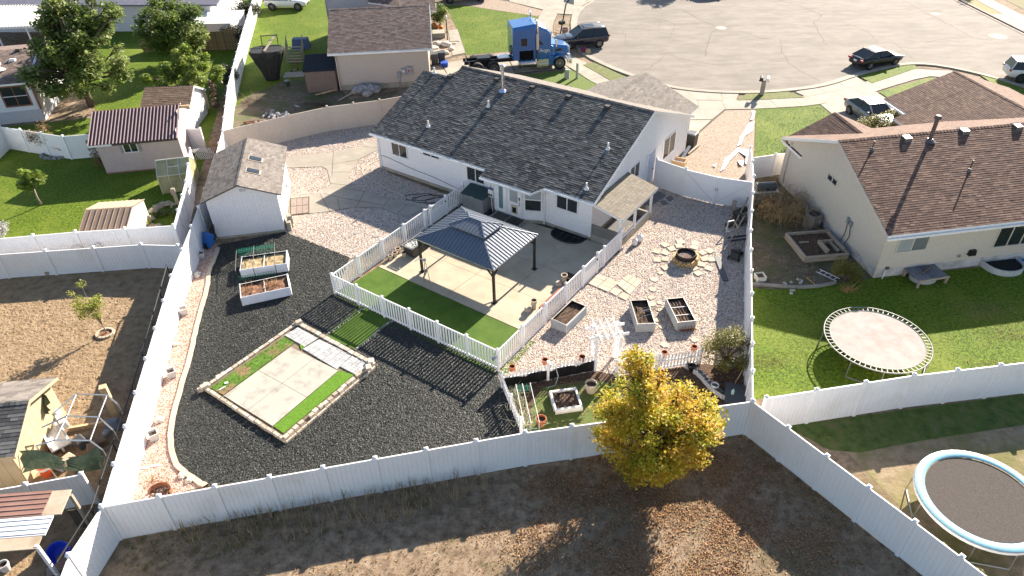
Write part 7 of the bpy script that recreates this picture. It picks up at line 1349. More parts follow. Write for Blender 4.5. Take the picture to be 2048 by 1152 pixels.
BSH = mat('tan_rock', [(.30,.24,.17),(.45,.37,.28)], scale=4, rough=.9)
for i, (p, r) in enumerate((((-21.33, 36.30),.3),((-21.46, 37.16),.32),((-21.40, 37.57),.3),((-21.23, 37.92),.28),((-20.90, 38.03),.26),((-20.44, 37.77),.25),((-20.96, 35.45),.25),((-20.54, 35.49),.22))): rock('border_stone', ['tan border stone at the near left of the rock ring','tan border stone second along the rock ring','tan border stone third along the rock ring','tan border stone at the top of the rock ring','border stone right of the ring top','border stone nearest the timber post','lowest tan border stone near the tan shed','border stone inside the rock ring, lowest right'][i], p, r, BSH, .6, 60+i, 'stone')
ring = thing('tree_ring', 'ring of grey stones round the thin tree beside the white fence', 'edging', (-31.40, 45.17))
for k in range(18): t_ = 2*math.pi*k/18; MB().obox((.95*math.cos(t_),.5*math.sin(t_),.08),(.26,.2,.18),t_+1.5,taper=.8).build('stone', GREYROCK, ring)
ring = thing('tree_ring', 'ring of pale bricks round the sapling on bare soil', 'edging', (-19.40, 25.89))
for k in range(14): t_ = 2*math.pi*k/14; MB().obox((.38*math.cos(t_),.34*math.sin(t_),.05),(.16,.12,.10),t_+1.57,taper=.9).build('brick', EDGE, ring)
MB().lathe([(.001,.04),(.33,.03)], n=16, cap=False).build('bark', REDSOIL, ring)
# planks at the foot of the left fence
t = thing('plank', 'long grey plank lying along the foot of the nearer parallel fence', 'plank', (-24.76, 30.83)); e = Vector((-19.20, 31.58))-Vector((-24.76, 30.83)); MB().bar((0,0,.12),(e.x,e.y,.12),.06,.24).build('board', WOOD, t)
t = thing('plank', 'short grey plank leaning at the right end of the nearer parallel fence', 'plank', (-18.79, 31.42)); e = Vector((-19.74, 32.46))-Vector((-18.79, 31.42)); MB().bar((0,0,.05),(e.x*.4,e.y*.2,.9),.2,.06).build('board', flat('grey_plank3', (.28,.28,.29), .8), t)

# ================================================================== lower left corner
bl = thing('shed', 'yellow shed with grey shingle roof at the left edge', 'shed', (-18.06,16.98), 6.9); YEL = mat('yellow_board', [(.42,.33,.20),(.49,.39,.25)], scale=2, rough=.8)
wallface(bl, (-6,.15), (-.25,.15), [(0,0),(5.75,0),(5.75,1.85),(0,1.85)], YEL, board=.4, vertical=True); wallface(bl, (-.25,.15), (-.25,3.85), [(0,0),(3.7,0),(3.7,1.85),(1.85,2.55),(0,1.85)], YEL, board=.4, vertical=True); wallface(bl, (-.25,3.85), (-6,3.85), [(0,0),(5.75,0),(5.75,1.85),(0,1.85)], YEL, boards=False)
roofplane(bl, [(-6,-.05,1.88),(.05,-.05,1.88),(.05,2.0,2.62),(-6,2.0,2.62)], SH_DARK, SH_DARK_B, nparts=120, tabw=.34, exp=.16, fascia=YEL); roofplane(bl, [(.05,4.05,1.88),(-6,4.05,1.88),(-6,2.0,2.62),(.05,2.0,2.62)], SH_GREY, SH_GREY_B, nparts=120, tabw=.34, exp=.16, fascia=YEL); ridge_caps(bl, (-6,2,2.62), (.05,2,2.62), SH_DARK, .36)  # sun and shade painted in: dark shingles near, lighter grey ones far
fm = thing('canopy_frame', 'bare aluminium canopy frame over garden junk beside the yellow shed', 'canopy frame', (-17.83, 19.57)); o4 = fm.location.to_2d(); q3 = lambda x, y: None
for pts in ([(-17.65, 18.95, 1.90), (-17.25, 19.99, 1.90), (-15.99, 19.90, 1.90), (-15.36, 19.40, 1.90)], [(-17.72, 18.27, 1.90), (-17.04, 18.83, 1.90), (-15.80, 18.74, 1.90), (-14.96, 18.07, 1.90)], [(-17.46, 17.38, 1.90), (-16.90, 17.64, 1.90), (-15.59, 17.58, 1.90), (-14.92, 17.12, 1.90)], [(-17.25, 19.99, 1.90), (-17.04, 18.83, 1.90), (-16.90, 17.64, 1.90)], [(-15.99, 19.90, 1.90), (-15.80, 18.74, 1.90), (-15.59, 17.58, 1.90)]): MB().tube([(p[0]-o4.x,p[1]-o4.y,p[2]) for p in pts], .03, 6).build('tube', STEEL, fm)
for p in [(-17.65, 18.95, 1.90), (-17.46, 17.38, 1.90), (-15.36, 19.40, 1.90), (-14.96, 18.07, 1.90), (-14.92, 17.12, 1.90)]: MB().tube([(p[0]-o4.x,p[1]-o4.y,1.9),(p[0]-o4.x,p[1]-o4.y,0)], .028, 6).build('leg', STEEL, fm)
CLOTH = mat('green_shade_cloth', [(.05,.08,.04),(.09,.12,.065),(.15,.18,.11)], scale=5, rough=.9, bump=.04, bscale=6)
def cloth(label, pts, hts):
    t = thing('shade_cloth', label, 'shade cloth', pts[0][:2]); o = Vector(pts[0][:2]); mb = MB()
    for i in range(len(pts)-1):
        for j in range(5):
            f = lambda k, l: ((pts[k][0]-o.x)*(1)+.08*math.sin(l*2.1+k), pts[k][1]-o.y-.06*l+.05*math.sin(l+k*1.7), hts[k][0]+(hts[k][1]-hts[k][0])*l/5)
            mb.face([f(i,j),f(i+1,j),f(i+1,j+1),f(i,j+1)])
    mb.build('cloth', CLOTH, t)
cloth('torn green shade cloth hanging from the near side of the canopy frame, left piece', [(-18.07, 17.26, 1.70), (-17.58, 17.28, 1.80), (-17.13, 17.26, 1.75), (-16.49, 17.15, 1.50)], [(1.8,.95),(1.75,1.05),(1.7,1.1),(1.5,1.2)]); cloth('torn green shade cloth hanging from the canopy frame, right piece', [(-16.44, 17.23, 1.40), (-15.84, 17.20, 1.50), (-15.40, 17.42, 1.70), (-15.11, 17.26, 1.60)], [(1.4,1.2),(1.5,.9),(1.75,.8),(1.6,1.1)]); cloth('green shade cloth bunched on the yellow shed gable', [(-18.79, 20.14, 1.60), (-18.57, 20.01, 1.50), (-18.37, 19.86, 1.40)], [(1.9,1.2),(1.8,1.1),(1.6,1.2)])
wl2 = thing('water_slide', 'white plastic play slide lying under the canopy frame', 'slide', (-18.68, 19.65), -48); MB().box(-1.3,1.4,-.30,.30,.35,.42).build('chute', TRIM, wl2)
for y in (-.32,.32): MB().box(-1.3,1.4,y-.04,y+.04,.35,.62).build('side', TRIM, wl2)
for x in (-1.1,1.1): MB().bar((x,0,0),(x,0,.4),.3,.08).build('leg', TRIM, wl2)
JUNKC = [(.55,.53,.50),(.07,.07,.08),(.20,.13,.08),(.30,.30,.32),(.16,.20,.25),(.44,.36,.26)]
JK = ['white bag on top of the play slide','second white bag heaped on the play slide','black crate under the near canopy edge','brown board under the right canopy edge','grey tub in front of the canopy','blue grey sack beside the tall fence','tan box between bucket and fence','white jug beside the orange bucket','dark tray under the middle of the canopy','pale bundle at the far end of the slide','brown cardboard by the chain-link fence','grey pipe offcut near the tall fence','dark pot by the fence stub','pale slab leaning near the shed wall']
for i, (p, s, c) in enumerate((((-18.79, 20.27),.4,0),((-18.23, 19.64),.45,0),((-18.16, 18.81),.4,1),((-16.59, 18.64),.5,2),((-17.53, 17.93),.45,3),((-16.41, 19.93),.5,4),((-17.32, 18.09),.5,5),((-18.63, 18.08),.3,0),((-17.27, 19.04),.5,1),((-19.28, 20.93),.35,0),((-16.47, 19.02),.4,2),((-16.50, 19.54),.3,3),((-16.82, 17.79),.3,1),((-19.06, 18.46),.4,0))):
    o = MB().obox((0,0,s*.4+(.4 if i in (0,1,9) else 0)), (s*1.2,s*.9,s*.8), i*.7, rx=.1*(i % 3), taper=.8).build(('bag','bag','crate','board','tub','sack','box','jug','tray','bundle','cardboard','pipe','pot','slab')[i], flat('junk%d' % c, JUNKC[c], .7), loc=p, bevel=.05); tag(o, JK[i], ('bag','bag','crate','board','tub','sack','box','jug','tray','bundle','cardboard','pipe','pot','slab')[i])
ob = pot('orange bucket with a white rim beside the yellow shed', (-17.92, 17.63), .24, .5, flat('orange_red', (.66,.10,.03), .5), 'bucket', flare=.85, name='bucket'); MB().lathe([(.245,.38),(.25,.5)], n=18, cap=False).build('rim_band', TRIM, ob)
t = thing('timber_post', 'short sawn timber post standing at the end of the canopy', 'post', (-16.62, 20.63)); MB().obox((0,0,.8),(.26,.3,1.6),.4,rx=-.08).build('post', WOOD_NEW, t)
t = thing('timber', 'long pale timber lying along the edge of the bare soil', 'timber', (-18.14, 19.80)); e = Vector((-16.88, 20.08))-Vector((-18.14, 19.80)); MB().bar((0,0,.1),(e.x,e.y,.1),.12,.2).build('beam', WOOD_NEW, t)
ln = thing('lean_to', 'open lean-to with red, plywood and white roof panels in the near left corner', 'lean-to', (-15.05,15.15), 4)
RR = mat('red_brown_metal', [(.25,.135,.105),(.31,.18,.145)], scale=1.2, rough=.6); PLY = mat('plywood', [(.33,.25,.17),(.46,.37,.27),(.53,.45,.35)], scale=1.6, detail=8, rough=.9)
zz = lambda y: 2.05-.0*y
n0 = [(-6,-.85,2.02),(-.62,-.85,2.02),(-.62,.1,2.1),(-6,.1,2.1)]
def lpanel(x0, x1, y0, y1, z0, z1, m, nrib, nm):
    o = MB().slab([(x0,y0,z0),(x1,y0,z0),(x1,y1,z1),(x0,y1,z1)], .04).build(nm, m, ln)
    for k in range(nrib): t_ = (k+.5)/nrib; MB().bar((x0,y0+(y1-y0)*t_,z0+(z1-z0)*t_+.02),(x1,y0+(y1-y0)*t_,z0+(z1-z0)*t_+.008),.05,.018).build('rib', m, o)
lpanel(-6,-.62,-.82,.12,2.04,2.12,RR,5,'red_roof_panel'); lpanel(-.615,.0,-.82,.10,2.03,2.11,PLY,0,'plywood_panel'); lpanel(-6,-.22,-1.55,-.84,1.98,2.03,mat('white_panel', [(.66,.66,.67),(.74,.74,.75)], scale=1, rough=.5),4,'white_roof_panel'); lpanel(-6,-.30,-2.0,-1.56,1.93,1.97,PLY,0,'plywood_panel')
for x, y in ((-.35,-1.9),(-.05,.0),(-3,-1.9)): MB().bar((x,y,0),(x,y,1.95),.10).build('post', TRIM if y < -1 else WOOD, ln)
MB().box(-.5,-.2,.02,.06,.1,1.1).build('side_board', WOOD_DK, ln)
bt_ = thing('tub', 'blue plastic tub tipped in the shade beside the lean-to', 'tub', (-15.76, 14.23), 30); MB().lathe([(.2,0),(.34,.3),(.38,.36),(.34,.34),(.2,.06)], n=18, M=Matrix.Rotation(.6,3,'X')).build('shell', flat('strong_blue', (.015,.05,.55), .4), bt_)
pot('white bucket in the dark under the lean-to', (-17.28, 13.62), .18, .36, flat('dull_white', (.5,.5,.52), .6), 'bucket', name='bucket')
for i, p in enumerate(((-15.52, 13.61), (-15.43, 13.68), (-15.35, 13.75))): t = thing('sheet', ['grey metal sheet on the ground under the lean-to corner, lowest','tilted metal sheet on the ground under the lean-to corner, middle','reddish sheet on the ground beside the lean-to post'][i], 'sheet', p); MB().obox((0,0,.06+.04*i),(.7,.35,.02),.5+.2*i,rx=.1).build('sheet', (STEEL, STEEL, RR)[i], t)

# ================================================================== vehicles
MATTE = flat('matte_black', (.008,.008,.009), .9, spec=.1); TINT = flat('tinted_glass', (.008,.010,.014), .12, spec=.5); LAMP_R = flat('red_lamp', (.40,.02,.02), .2); LAMP_W = flat('clear_lamp', (.62,.64,.66), .15); RIM = flat('alloy', (.50,.50,.51), .3, .6); RIM_D = flat('dark_alloy', (.10,.10,.11), .3, .6)
def wheel(t, x, y, r, w, rim, spokes=5):
    M = Matrix.Rotation(R(90),3,'X'); s = -1 if y < 0 else 1
    wh = MB().lathe([(r*.62,-w/2),(r*.95,-w/2),(r,-w*.3),(r,w*.3),(r*.95,w/2),(r*.62,w/2)], (x,y,r), 20, M=M, cap=False).build('wheel', TYRE, t, smooth=True)
    mb = MB().lathe([(r*.58,0),(r*.64,0)], (x,y+s*w*.5,r), 20, M=M, cap=False).lathe([(.001,0),(r*.14,0)], (x,y+s*(w*.5+.012),r), 10, M=M, cap=False)
    for k in range(spokes): a = 2*math.pi*k/spokes; mb.bar((x,y+s*w*.49,r),(x+r*.6*math.cos(a),y+s*w*.49,r+r*.6*math.sin(a)), r*.17,.02)
    mb.build('rim', rim, wh); MB().lathe([(.001,0),(r*.63,0)], (x,y+s*w*.33,r), 16, M=M, cap=False).build('brake_disc', flat('brake', (.03,.03,.03), .6), wh)
def car(label, loc, deg, L, Wd, H, paint, sect, belt, roof, wb, wr=.34, rim=RIM, group=None, spokes=5, cladding=None, name='parked_car', cat='car', roofpaint=None, rails=False, skylight=False, plate=True):
    """sect: list of (x, z_top, half-width factor, z_bottom) rear->front in fractions of L/H; belt (xr, xf, z); roof (xr, xf, xr2, xf2)"""
    t = thing(name, label, cat, loc, deg, group); hw = Wd/2; NS = 9
    mb = MB()
    for x, zt, f, zb in sect:
        w = hw*f; zb *= H; zt *= H; zm = zb+(zt-zb)*.55
        for y, z in ((0,zb),(w*.86,zb),(w*.97,zb+(zt-zb)*.12),(w,zm),(w*.985,zb+(zt-zb)*.82),(w*.90,zt-.02),(w*.55,zt+.012),(0,zt+.02)): mb.v.append((x*L,y,z))
        for y, z in ((w*.55,zt+.012),(w*.90,zt-.02),(w*.985,zb+(zt-zb)*.82),(w,zm),(w*.97,zb+(zt-zb)*.12),(w*.86,zb)): mb.v.append((x*L,-y,z))
    n = 14
    for i in range(len(sect)-1):
        for k in range(n): mb.f.append((i*n+k, i*n+(k+1)%n, (i+1)*n+(k+1)%n, (i+1)*n+k)[::-1]); mb.m.append(0); mb.r.append(.5)
    mb.f.append(tuple(range(n))); mb.f.append(tuple(range((len(sect)-1)*n, len(sect)*n))[::-1]); mb.m += [0,0]; mb.r += [.5,.5]
    body = mb.build('body', paint, t); smooth_by_angle(body, 1)
    xr, xf, zb = belt[0]*L, belt[1]*L, belt[2]*H; rr, rf = roof[0]*L, roof[1]*L; wb0, wb1 = hw*.90, hw*.70; zr = H*.955
    def side(fr, z): return wb0+(wb1-wb0)*(z-zb)/(zr-zb)
    # roof skin
    mb = MB(); nx, ny = 6, 4
    P = lambda i, j: (rr+(rf-rr)*i/nx, (-1+2*j/ny)*wb1*(1-.06*abs(2*i/nx-1)**3), zr+(H-zr)*(1-(2*i/nx-1)**2)*.8+.02*(1-(2*j/ny-1)**2))
    for i in range(nx):
        for j in range(ny): mb.face([P(i,j),P(i+1,j),P(i+1,j+1),P(i,j+1)])
    rf_o = mb.build('roof', roofpaint or paint, t, smooth=True)
    if skylight: MB().slab([(rr+(rf-rr)*.45,-wb1*.7,H+.022),(rr+(rf-rr)*.92,-wb1*.7,H+.012),(rr+(rf-rr)*.92,wb1*.7,H+.012),(rr+(rf-rr)*.45,wb1*.7,H+.022)], .01).build('sunroof', TINT, rf_o)
    if rails:
        for y in (-wb1*.93,wb1*.93): MB().tube([(rr+.15,y,H-.02),(rr+.4,y,H+.06),(rf-.4,y,H+.06),(rf-.1,y,H-.02)], .025, 5).build('roof_rail', RIM, t)
    MB().face([(xf,-wb0*.93,zb),(xf,wb0*.93,zb),(rf,wb1*.96,zr),(rf,-wb1*.96,zr)]).build('windscreen', TINT, t)
    MB().face([(xr,wb0*.9,zb),(xr,-wb0*.9,zb),(rr,-wb1*.96,zr),(rr,wb1*.96,zr)]).build('rear_window', TINT, t)
    for s in (-1, 1):
        A = [(xr,s*wb0,zb),(xf,s*wb0,zb),(rf,s*wb1,zr),(rr,s*wb1,zr)]; A = A if s < 0 else A[::-1]; MB().face(A).build('side_window', TINT, t)
        for a, b in (((xf,s*wb0*.97,zb),(rf,s*wb1*.98,zr)),((xr,s*wb0*.95,zb),(rr,s*wb1*.98,zr)),((rr,s*wb1*.99,zr),(rf,s*wb1*.99,zr))): MB().bar(a, b, .075, .05).build('pillar', roofpaint or paint, t)
        xm = (xr+xf)/2-.02*L; MB().bar((xm,s*(wb0+.004),zb),((rr+rf)/2+.0*L,s*(wb1+.006),zr),.06,.02).build('pillar', BLACK, t)
        MB().obox((xf-.06*L,s*(hw+.06),zb+.06), (.12,.2,.13)).build('mirror', paint, t)
        fx, bx_ = sect[-1][0]*L, sect[0][0]*L
        MB().obox((fx-.10,s*hw*.68,H*.44),(.16,hw*.42,.13),-s*.35).build('headlight', LAMP_W, t); MB().obox((bx_+.05,s*hw*.72,H*.56),(.12,hw*.36,.14),s*.25).build('tail_light', LAMP_R, t)
        for x in (xm+.02*L, xm-.17*L): MB().obox((x,s*(hw*.985+.01),H*.53),(.18,.03,.035)).build('handle', paint, t)
        for x in (-wb/2, wb/2):
            MB().lathe([(wr*1.16,-.0),(wr*1.16,.01)], (x,s*(hw*.972),wr*1.02), 20, M=Matrix.Rotation(R(90),3,'X')).build('wheel_arch', cladding or BLACK, t); wheel(t, x, s*(hw-.09), wr, .23, rim, spokes)
    if plate: MB().obox((sect[0][0]*L-.005,0,H*.5),(.02,.34,.16)).build('number_plate', TRIM, t)
    MB().obox((sect[-1][0]*L-.01,0,H*.33),(.05,Wd*.5,.16)).build('grille', BLACK, t)
    return t
SED = [(-.5,.52,.78,.30),(-.485,.62,.90,.22),(-.40,.685,.97,.17),(-.2,.66,1,.14),(0,.645,1,.14),(.18,.64,1,.14),(.32,.60,.985,.15),(.44,.53,.93,.18),(.485,.46,.84,.22),(.5,.40,.74,.27)]
SUV = [(-.5,.58,.82,.30),(-.485,.64,.93,.24),(-.40,.635,.98,.20),(-.2,.625,1,.18),(0,.62,1,.18),(.2,.61,1,.18),(.34,.58,.98,.19),(.45,.54,.93,.22),(.49,.48,.85,.26),(.5,.42,.76,.3)]
P_GREY = flat('dark_grey_paint', (.035,.035,.048), .25, .35, coat=.8); P_BLACK = flat('black_paint', (.006,.006,.010), .3, .0, coat=.35); P_SIL = flat('silver_paint', (.26,.27,.29), .3, .6, coat=.7); P_WHT = flat('white_car_paint', (.70,.70,.69), .3, coat=.7)
car('dark grey sport utility car parked with its nose behind the blue truck', Vector((5.62, 64.42)).lerp(Vector((8.35, 65.19)),.5)+Vector((-.1,1.0)), 191, 4.85, 1.95, 1.78, P_GREY, SUV, (-.485,.20,.60), (-.43,.02), 2.9, .37, RIM, spokes=10, rails=True, skylight=True, roofpaint=flat('grey_roof', (.16,.155,.165), .3, .3), cladding=DARK)
car('glossy black sedan parked along the kerb of the turning circle', Vector((30.35, 57.89)).lerp(Vector((32.90, 58.92)),.5)+Vector((-.35,.85)), 20, 4.5, 1.82, 1.42, P_BLACK, SED, (-.43,.24,.66), (-.22,.05), 2.7, .33, RIM, spokes=5)
car('silver sedan parked on the driveway of the brown roofed house', Vector((25.27, 47.88))+Vector((.95,.1)), -78, 4.7, 1.82, 1.46, P_SIL, SED, (-.40,.22,.66), (-.22,.06), 2.75, .33, RIM)
car('white sport utility car cut off by the right edge of the picture', (42.3,55.0), -12, 4.6, 1.88, 1.7, P_WHT, SUV, (-.485,.20,.60), (-.43,.02), 2.7, .37, RIM_D, cladding=DARK)
car('white boxy off-road car parked on the grass at the top edge', Vector((-25.47, 79.74)).lerp(Vector((-22.09, 78.92)),.5)+Vector((.1,.95)), -4, 4.6, 1.9, 1.75, P_WHT, SUV, (-.48,.19,.60), (-.46,.06), 2.85, .38, RIM)
# blue tractor unit
tk = thing('truck', 'blue sleeper cab tractor truck with chrome stacks parked on the driveway', 'truck', Vector((4.76, 59.86))+Vector((-.45,1.05)), 10)
BLU = flat('truck_blue', (.012,.115,.36), .22, .15, coat=.8); BLU_T = BLU
def loft(secs, name, m, par, smooth=False, bevel=.06):
    n = len(secs[0]); mb = MB()
    for s in secs: mb.v += [tuple(p) for p in s]
    for i in range(len(secs)-1):
        for k in range(n): mb.f.append((i*n+k,i*n+(k+1)%n,(i+1)*n+(k+1)%n,(i+1)*n+k)[::-1]); mb.m.append(0); mb.r.append(.5)
    mb.f.append(tuple(range(n))); mb.f.append(tuple(range((len(secs)-1)*n,len(secs)*n))[::-1]); mb.m += [0,0]; mb.r += [.5,.5]
    o = mb.build(name, m, par, bevel=bevel)
    return o
sec = lambda x, hw, z0, z1, k=.93: [(x,-hw,z0),(x,hw,z0),(x,hw,z1-.25),(x,hw*k,z1),(x,-hw*k,z1),(x,-hw,z1-.25)]
SLP = loft([sec(-4.05,1.2,1.05,3.75),sec(-2.2,1.2,1.05,3.95),sec(-1.95,1.17,1.05,3.9)], 'sleeper', BLU, tk)
CAB = loft([sec(-1.93,1.15,.95,3.85),sec(-1.2,1.12,.95,3.5),sec(-.75,1.08,.95,3.05)], 'cab', BLU, tk)
MB().face([(-.70,-.98,2.15),(-.70,.98,2.15),(-.98,.93,3.0),(-.98,-.93,3.0)]).build('windscreen', TINT, tk)
loft([sec(-.8,1.02,1.0,2.15,.9),sec(-.1,.92,1.0,2.05,.88),sec(.75,.72,1.0,1.85,.85),sec(.95,.62,1.05,1.7,.85)], 'bonnet', BLU, tk)
MB().obox((.97,0,1.30),(.06,.95,.75)).build('grille', CHROME, tk); MB().obox((.98,0,.62),(.22,2.3,.36)).build('bumper', CHROME, tk)
for s in (-1,1):
    arch = [(-.62+.0,.62)]+[( .0+.72*math.cos(a), .54+.72*math.sin(a)) for a in [math.pi*(1-i/10) for i in range(11)]]
    mb = MB()
    for i in range(1,len(arch)-1):
        (x0,z0),(x1,z1) = arch[i], arch[i+1]; mb.mesh([(x0,s*.78,z0),(x1,s*.78,z1),(x1,s*1.22,z1),(x0,s*1.22,z0),(x0,s*.78,z0-.06),(x1,s*.78,z1-.06),(x1,s*1.22,z1-.12),(x0,s*1.22,z0-.12)], [(0,1,2,3) if s > 0 else (3,2,1,0),(4,7,6,5) if s > 0 else (5,6,7,4),(2,6,7,3) if s > 0 else (3,7,6,2)])
    mb.build('mudguard', BLU, tk, smooth=False); MB().obox((-.82,s*1.02,.85),(.5,.36,.75)).build('mudguard_panel', BLU, tk, bevel=.05)
    MB().obox((.80,s*.86,1.12),(.22,.32,.2),-s*.3).build('headlight', LAMP_W, tk); MB().obox((-.1,s*.95,1.62),(.55,.05,.18)).build('air_intake', BLACK, tk)
    MB().face([(-1.85,s*1.156,2.25),(-.98,s*1.10,2.2),(-1.15,s*1.10,2.95),(-1.85,s*1.14,3.05)][::s]).build('side_window', TINT, tk)
    MB().tube([(-1.98,s*1.28,.95),(-1.98,s*1.28,3.7),(-2.02,s*1.28,4.2),(-2.2,s*1.28,4.4)], .085, 10).build('exhaust_stack', CHROME, tk, smooth=True); MB().lathe([(.13,1.9),(.13,3.2)], (-1.98,s*1.28,0), 12).build('heat_shield', STEEL, tk)
    MB().tube([(-3.6,s*.98,.72),(-2.1,s*.98,.72)], .34, 16).build('fuel_tank', CHROME, tk)
    for x in (-3.3,-2.5): MB().tube([(x,s*.98,.72),(x+.06,s*.98,.72)], .35, 16).build('tank_strap', STEEL, tk)
    MB().obox((-1.5,s*1.05,.72),(1.0,.34,.6)).build('step_box', STEEL, tk); MB().obox((-1.5,s*1.2,.62),(1.0,.25,.05)).build('step', CHROME, tk); MB().obox((-1.5,s*1.2,.35),(1.0,.25,.05)).build('step', CHROME, tk)
    MB().box(-3.35,-2.85,min(s*1.203,s*1.215),max(s*1.203,s*1.215),2.25,2.85).build('side_window', TINT, tk); MB().box(-3.5,-2.3,min(s*1.203,s*1.215),max(s*1.203,s*1.215),1.1,1.85).build('locker', MATTE, tk)
    MB().tube([(-.45,s*1.15,2.0),(-.35,s*1.3,2.3)], .03, 5).build('mirror_arm', CHROME, tk); MB().obox((-.4,s*1.35,2.35),(.12,.25,.55)).build('mirror', CHROME, tk)
    MB().bar((-8.1,s*.42,.95),(-.2,s*.42,.95),.1,.28).build('frame_rail', BLACK, tk); wheel(tk, 0, s*1.02, .54, .32, RIM, 10)
    for x in (-5.7,-7.05): wheel(tk, x, s*.92, .54, .62, RIM, 10)
    MB().obox((-7.75,s*.95,.75),(.04,.65,.75)).build('mud_flap', BLACK, tk)
    MB().bar((-4.068,s*1.05,3.5),(-4.068,s*.7,3.5),.02,.05).bar((-4.068,s*1.05,3.52),(-4.068,s*1.05,3.1),.05,.02).build('reflective_mark', TRIM, tk)
MB().obox((-4.7,0,1.12),(1.0,.9,.08)).build('deck_plate', STEEL, tk); MB().obox((-6.4,0,1.2),(1.2,.95,.14),taper=.9).build('fifth_wheel', BLACK, tk); MB().obox((-6.4,0,.75),(.4,1.2,.3)).build('axle_housing', BLACK, tk)
for x in (-7.9,-5.2): MB().obox((x,0,.95),(.1,.8,.25)).build('cross_member', BLACK, tk)
MB().tube([(-4.1+.0,.35*math.cos(a)-.3,1.75+.35*math.sin(a)) for a in [6.283*i/16 for i in range(16)]], .04, 6, close=True).build('air_hose', BLACK, tk)
cu = bpy.data.curves.new('lettering', 'FONT'); cu.body = 'Avgo'; cu.size = .44; cu.extrude = .004; cu.align_x = 'CENTER'
tmp = bpy.data.objects.new('tmp', cu); SC.collection.objects.link(tmp); dg = bpy.context.evaluated_depsgraph_get(); me = bpy.data.meshes.new_from_object(tmp.evaluated_get(dg)); bpy.data.objects.remove(tmp)
me.materials.clear(); me.materials.append(TRIM); le = place(me, 'lettering', tk); le.location = (-1.35,-1.16,1.62); le.rotation_euler = (R(90),0,0)
# underside of the vehicles that stand beyond the top edge, seen only by their wheels and shadow
car('dark pickup at the top edge throwing its shadow over the gravel drive', (-4.5,81.8), 8, 5.4, 2.0, 1.85, P_GREY, SUV, (-.15,.20,.60), (-.10,.06), 3.4, .4, RIM, name='parked_pickup', cat='pickup')
car('tan covered car half hidden behind the ridge at the top edge', (-9.6,77.2), 5, 4.6, 1.85, 1.5, flat('tan_paint', (.42,.36,.26), .5), SUV, (-.47,.2,.6), (-.42,.05), 2.7, .36, RIM_D)
car('dark blue car at the top edge by the turning circle', (23.2,81.8), 4, 4.6, 1.85, 1.5, flat('navy_paint', (.01,.015,.06), .25, coat=.8), SED, (-.42,.24,.66), (-.22,.05), 2.7, .33, RIM)

# ================================================================== trees and shrubs
def crown_pts(clumps, n, sig):
    C_ = np.array([c[:3] for c in clumps]); Rr = np.array([c[3] for c in clumps]); k = RNG.choice(len(clumps), n, p=Rr**2/np.sum(Rr**2))
    d = RNG.normal(size=(n,3)); d /= np.linalg.norm(d,axis=1)[:,None]; rad = Rr[k]*(RNG.random(n)**sig); return C_[k]+d*rad[:,None]*np.array([1,1,.8]), k
def tree(label, cat, loc, trunk_h, r0, clumps, nleaf, size, m, bark, name='tree', group=None, lean=(0,0), sig=.45, shape=LEAF, tilt=1.2, loc_z=0, roots=None):
    """clumps: (x,y,z,radius) in tree-local space; every clump is carried by a limb."""
    t = thing(name, label, cat, loc, group=group)
    base = [Vector(p) for p in (roots or [(0,0,0)])]
    mb = MB(); top = Vector((lean[0],lean[1],trunk_h))
    for b in base: mb.tube([b, b.lerp(top,.5)+Vector((random.gauss(0,.05),random.gauss(0,.05),0)), top], [r0,r0*.8,r0*.62], 8)
    for c in clumps:
        e = Vector(c[:3]); s = top.lerp(Vector((e.x*.25+top.x*.75,e.y*.25+top.y*.75,max(e.z-.4*c[3],trunk_h*.8))), random.random()); md = s.lerp(e,.5)+Vector((random.gauss(0,.1),random.gauss(0,.1),.12*c[3]))
        mb.tube([top if s.z < trunk_h else s.lerp(top,.6), md, e], [r0*.42,r0*.26,r0*.08], 5)
        for j in range(3): d = Vector((random.gauss(0,1),random.gauss(0,1),random.gauss(.3,.8))).normalized()*c[3]*.8; mb.tube([md.lerp(e,.5), e+d*.5, e+d], [r0*.14,r0*.09,r0*.03], 4)
    mb.build('trunk', bark, t, smooth=True)
    P, k = crown_pts(clumps, nleaf, sig); cl = RNG.random(len(clumps)); rnd = np.clip(cl[k]*.55+RNG.random(nleaf)*.5, 0, 1)
    scatter('crown', shape, P, size, m, kind=None, tilt=tilt, parent=t, rnd=rnd, stretch=(.8,1.25)); return t
def blob(cx, cy, cz, rx, ry, rz, n, rmin, rmax, shell=.75):
    o = []
    for _ in range(n):
        d = Vector((random.gauss(0,1),random.gauss(0,1),random.gauss(0,1))).normalized()*(random.uniform(shell,1) if random.random() < .75 else random.random()*.7); o.append((cx+d.x*rx,cy+d.y*ry,cz+d.z*rz,random.uniform(rmin,rmax)))
    return o
BARK = mat('bark_brown', [(.085,.06,.045),(.16,.12,.09)], scale=5, detail=7, rough=.95, stretch=(1,1,.25), bump=.02); BARK_P = mat('bark_pale', [(.22,.17,.13),(.34,.28,.22)], scale=5, rough=.9)
L_YEL = leafmat('autumn_leaf', [(.20,.31,.03),(.40,.44,.035),(.64,.51,.045),(.72,.54,.06),(.62,.35,.05),(.76,.60,.10)], .55)
L_GRN = leafmat('broad_leaf', [(.07,.125,.022),(.13,.195,.04),(.20,.255,.065),(.34,.37,.17)], .58); L_LIME = leafmat('lime_leaf', [(.13,.20,.025),(.21,.28,.045),(.32,.37,.10)], .55); L_OLV = leafmat('olive_leaf', [(.12,.12,.018),(.20,.19,.03),(.30,.26,.05)], .45)
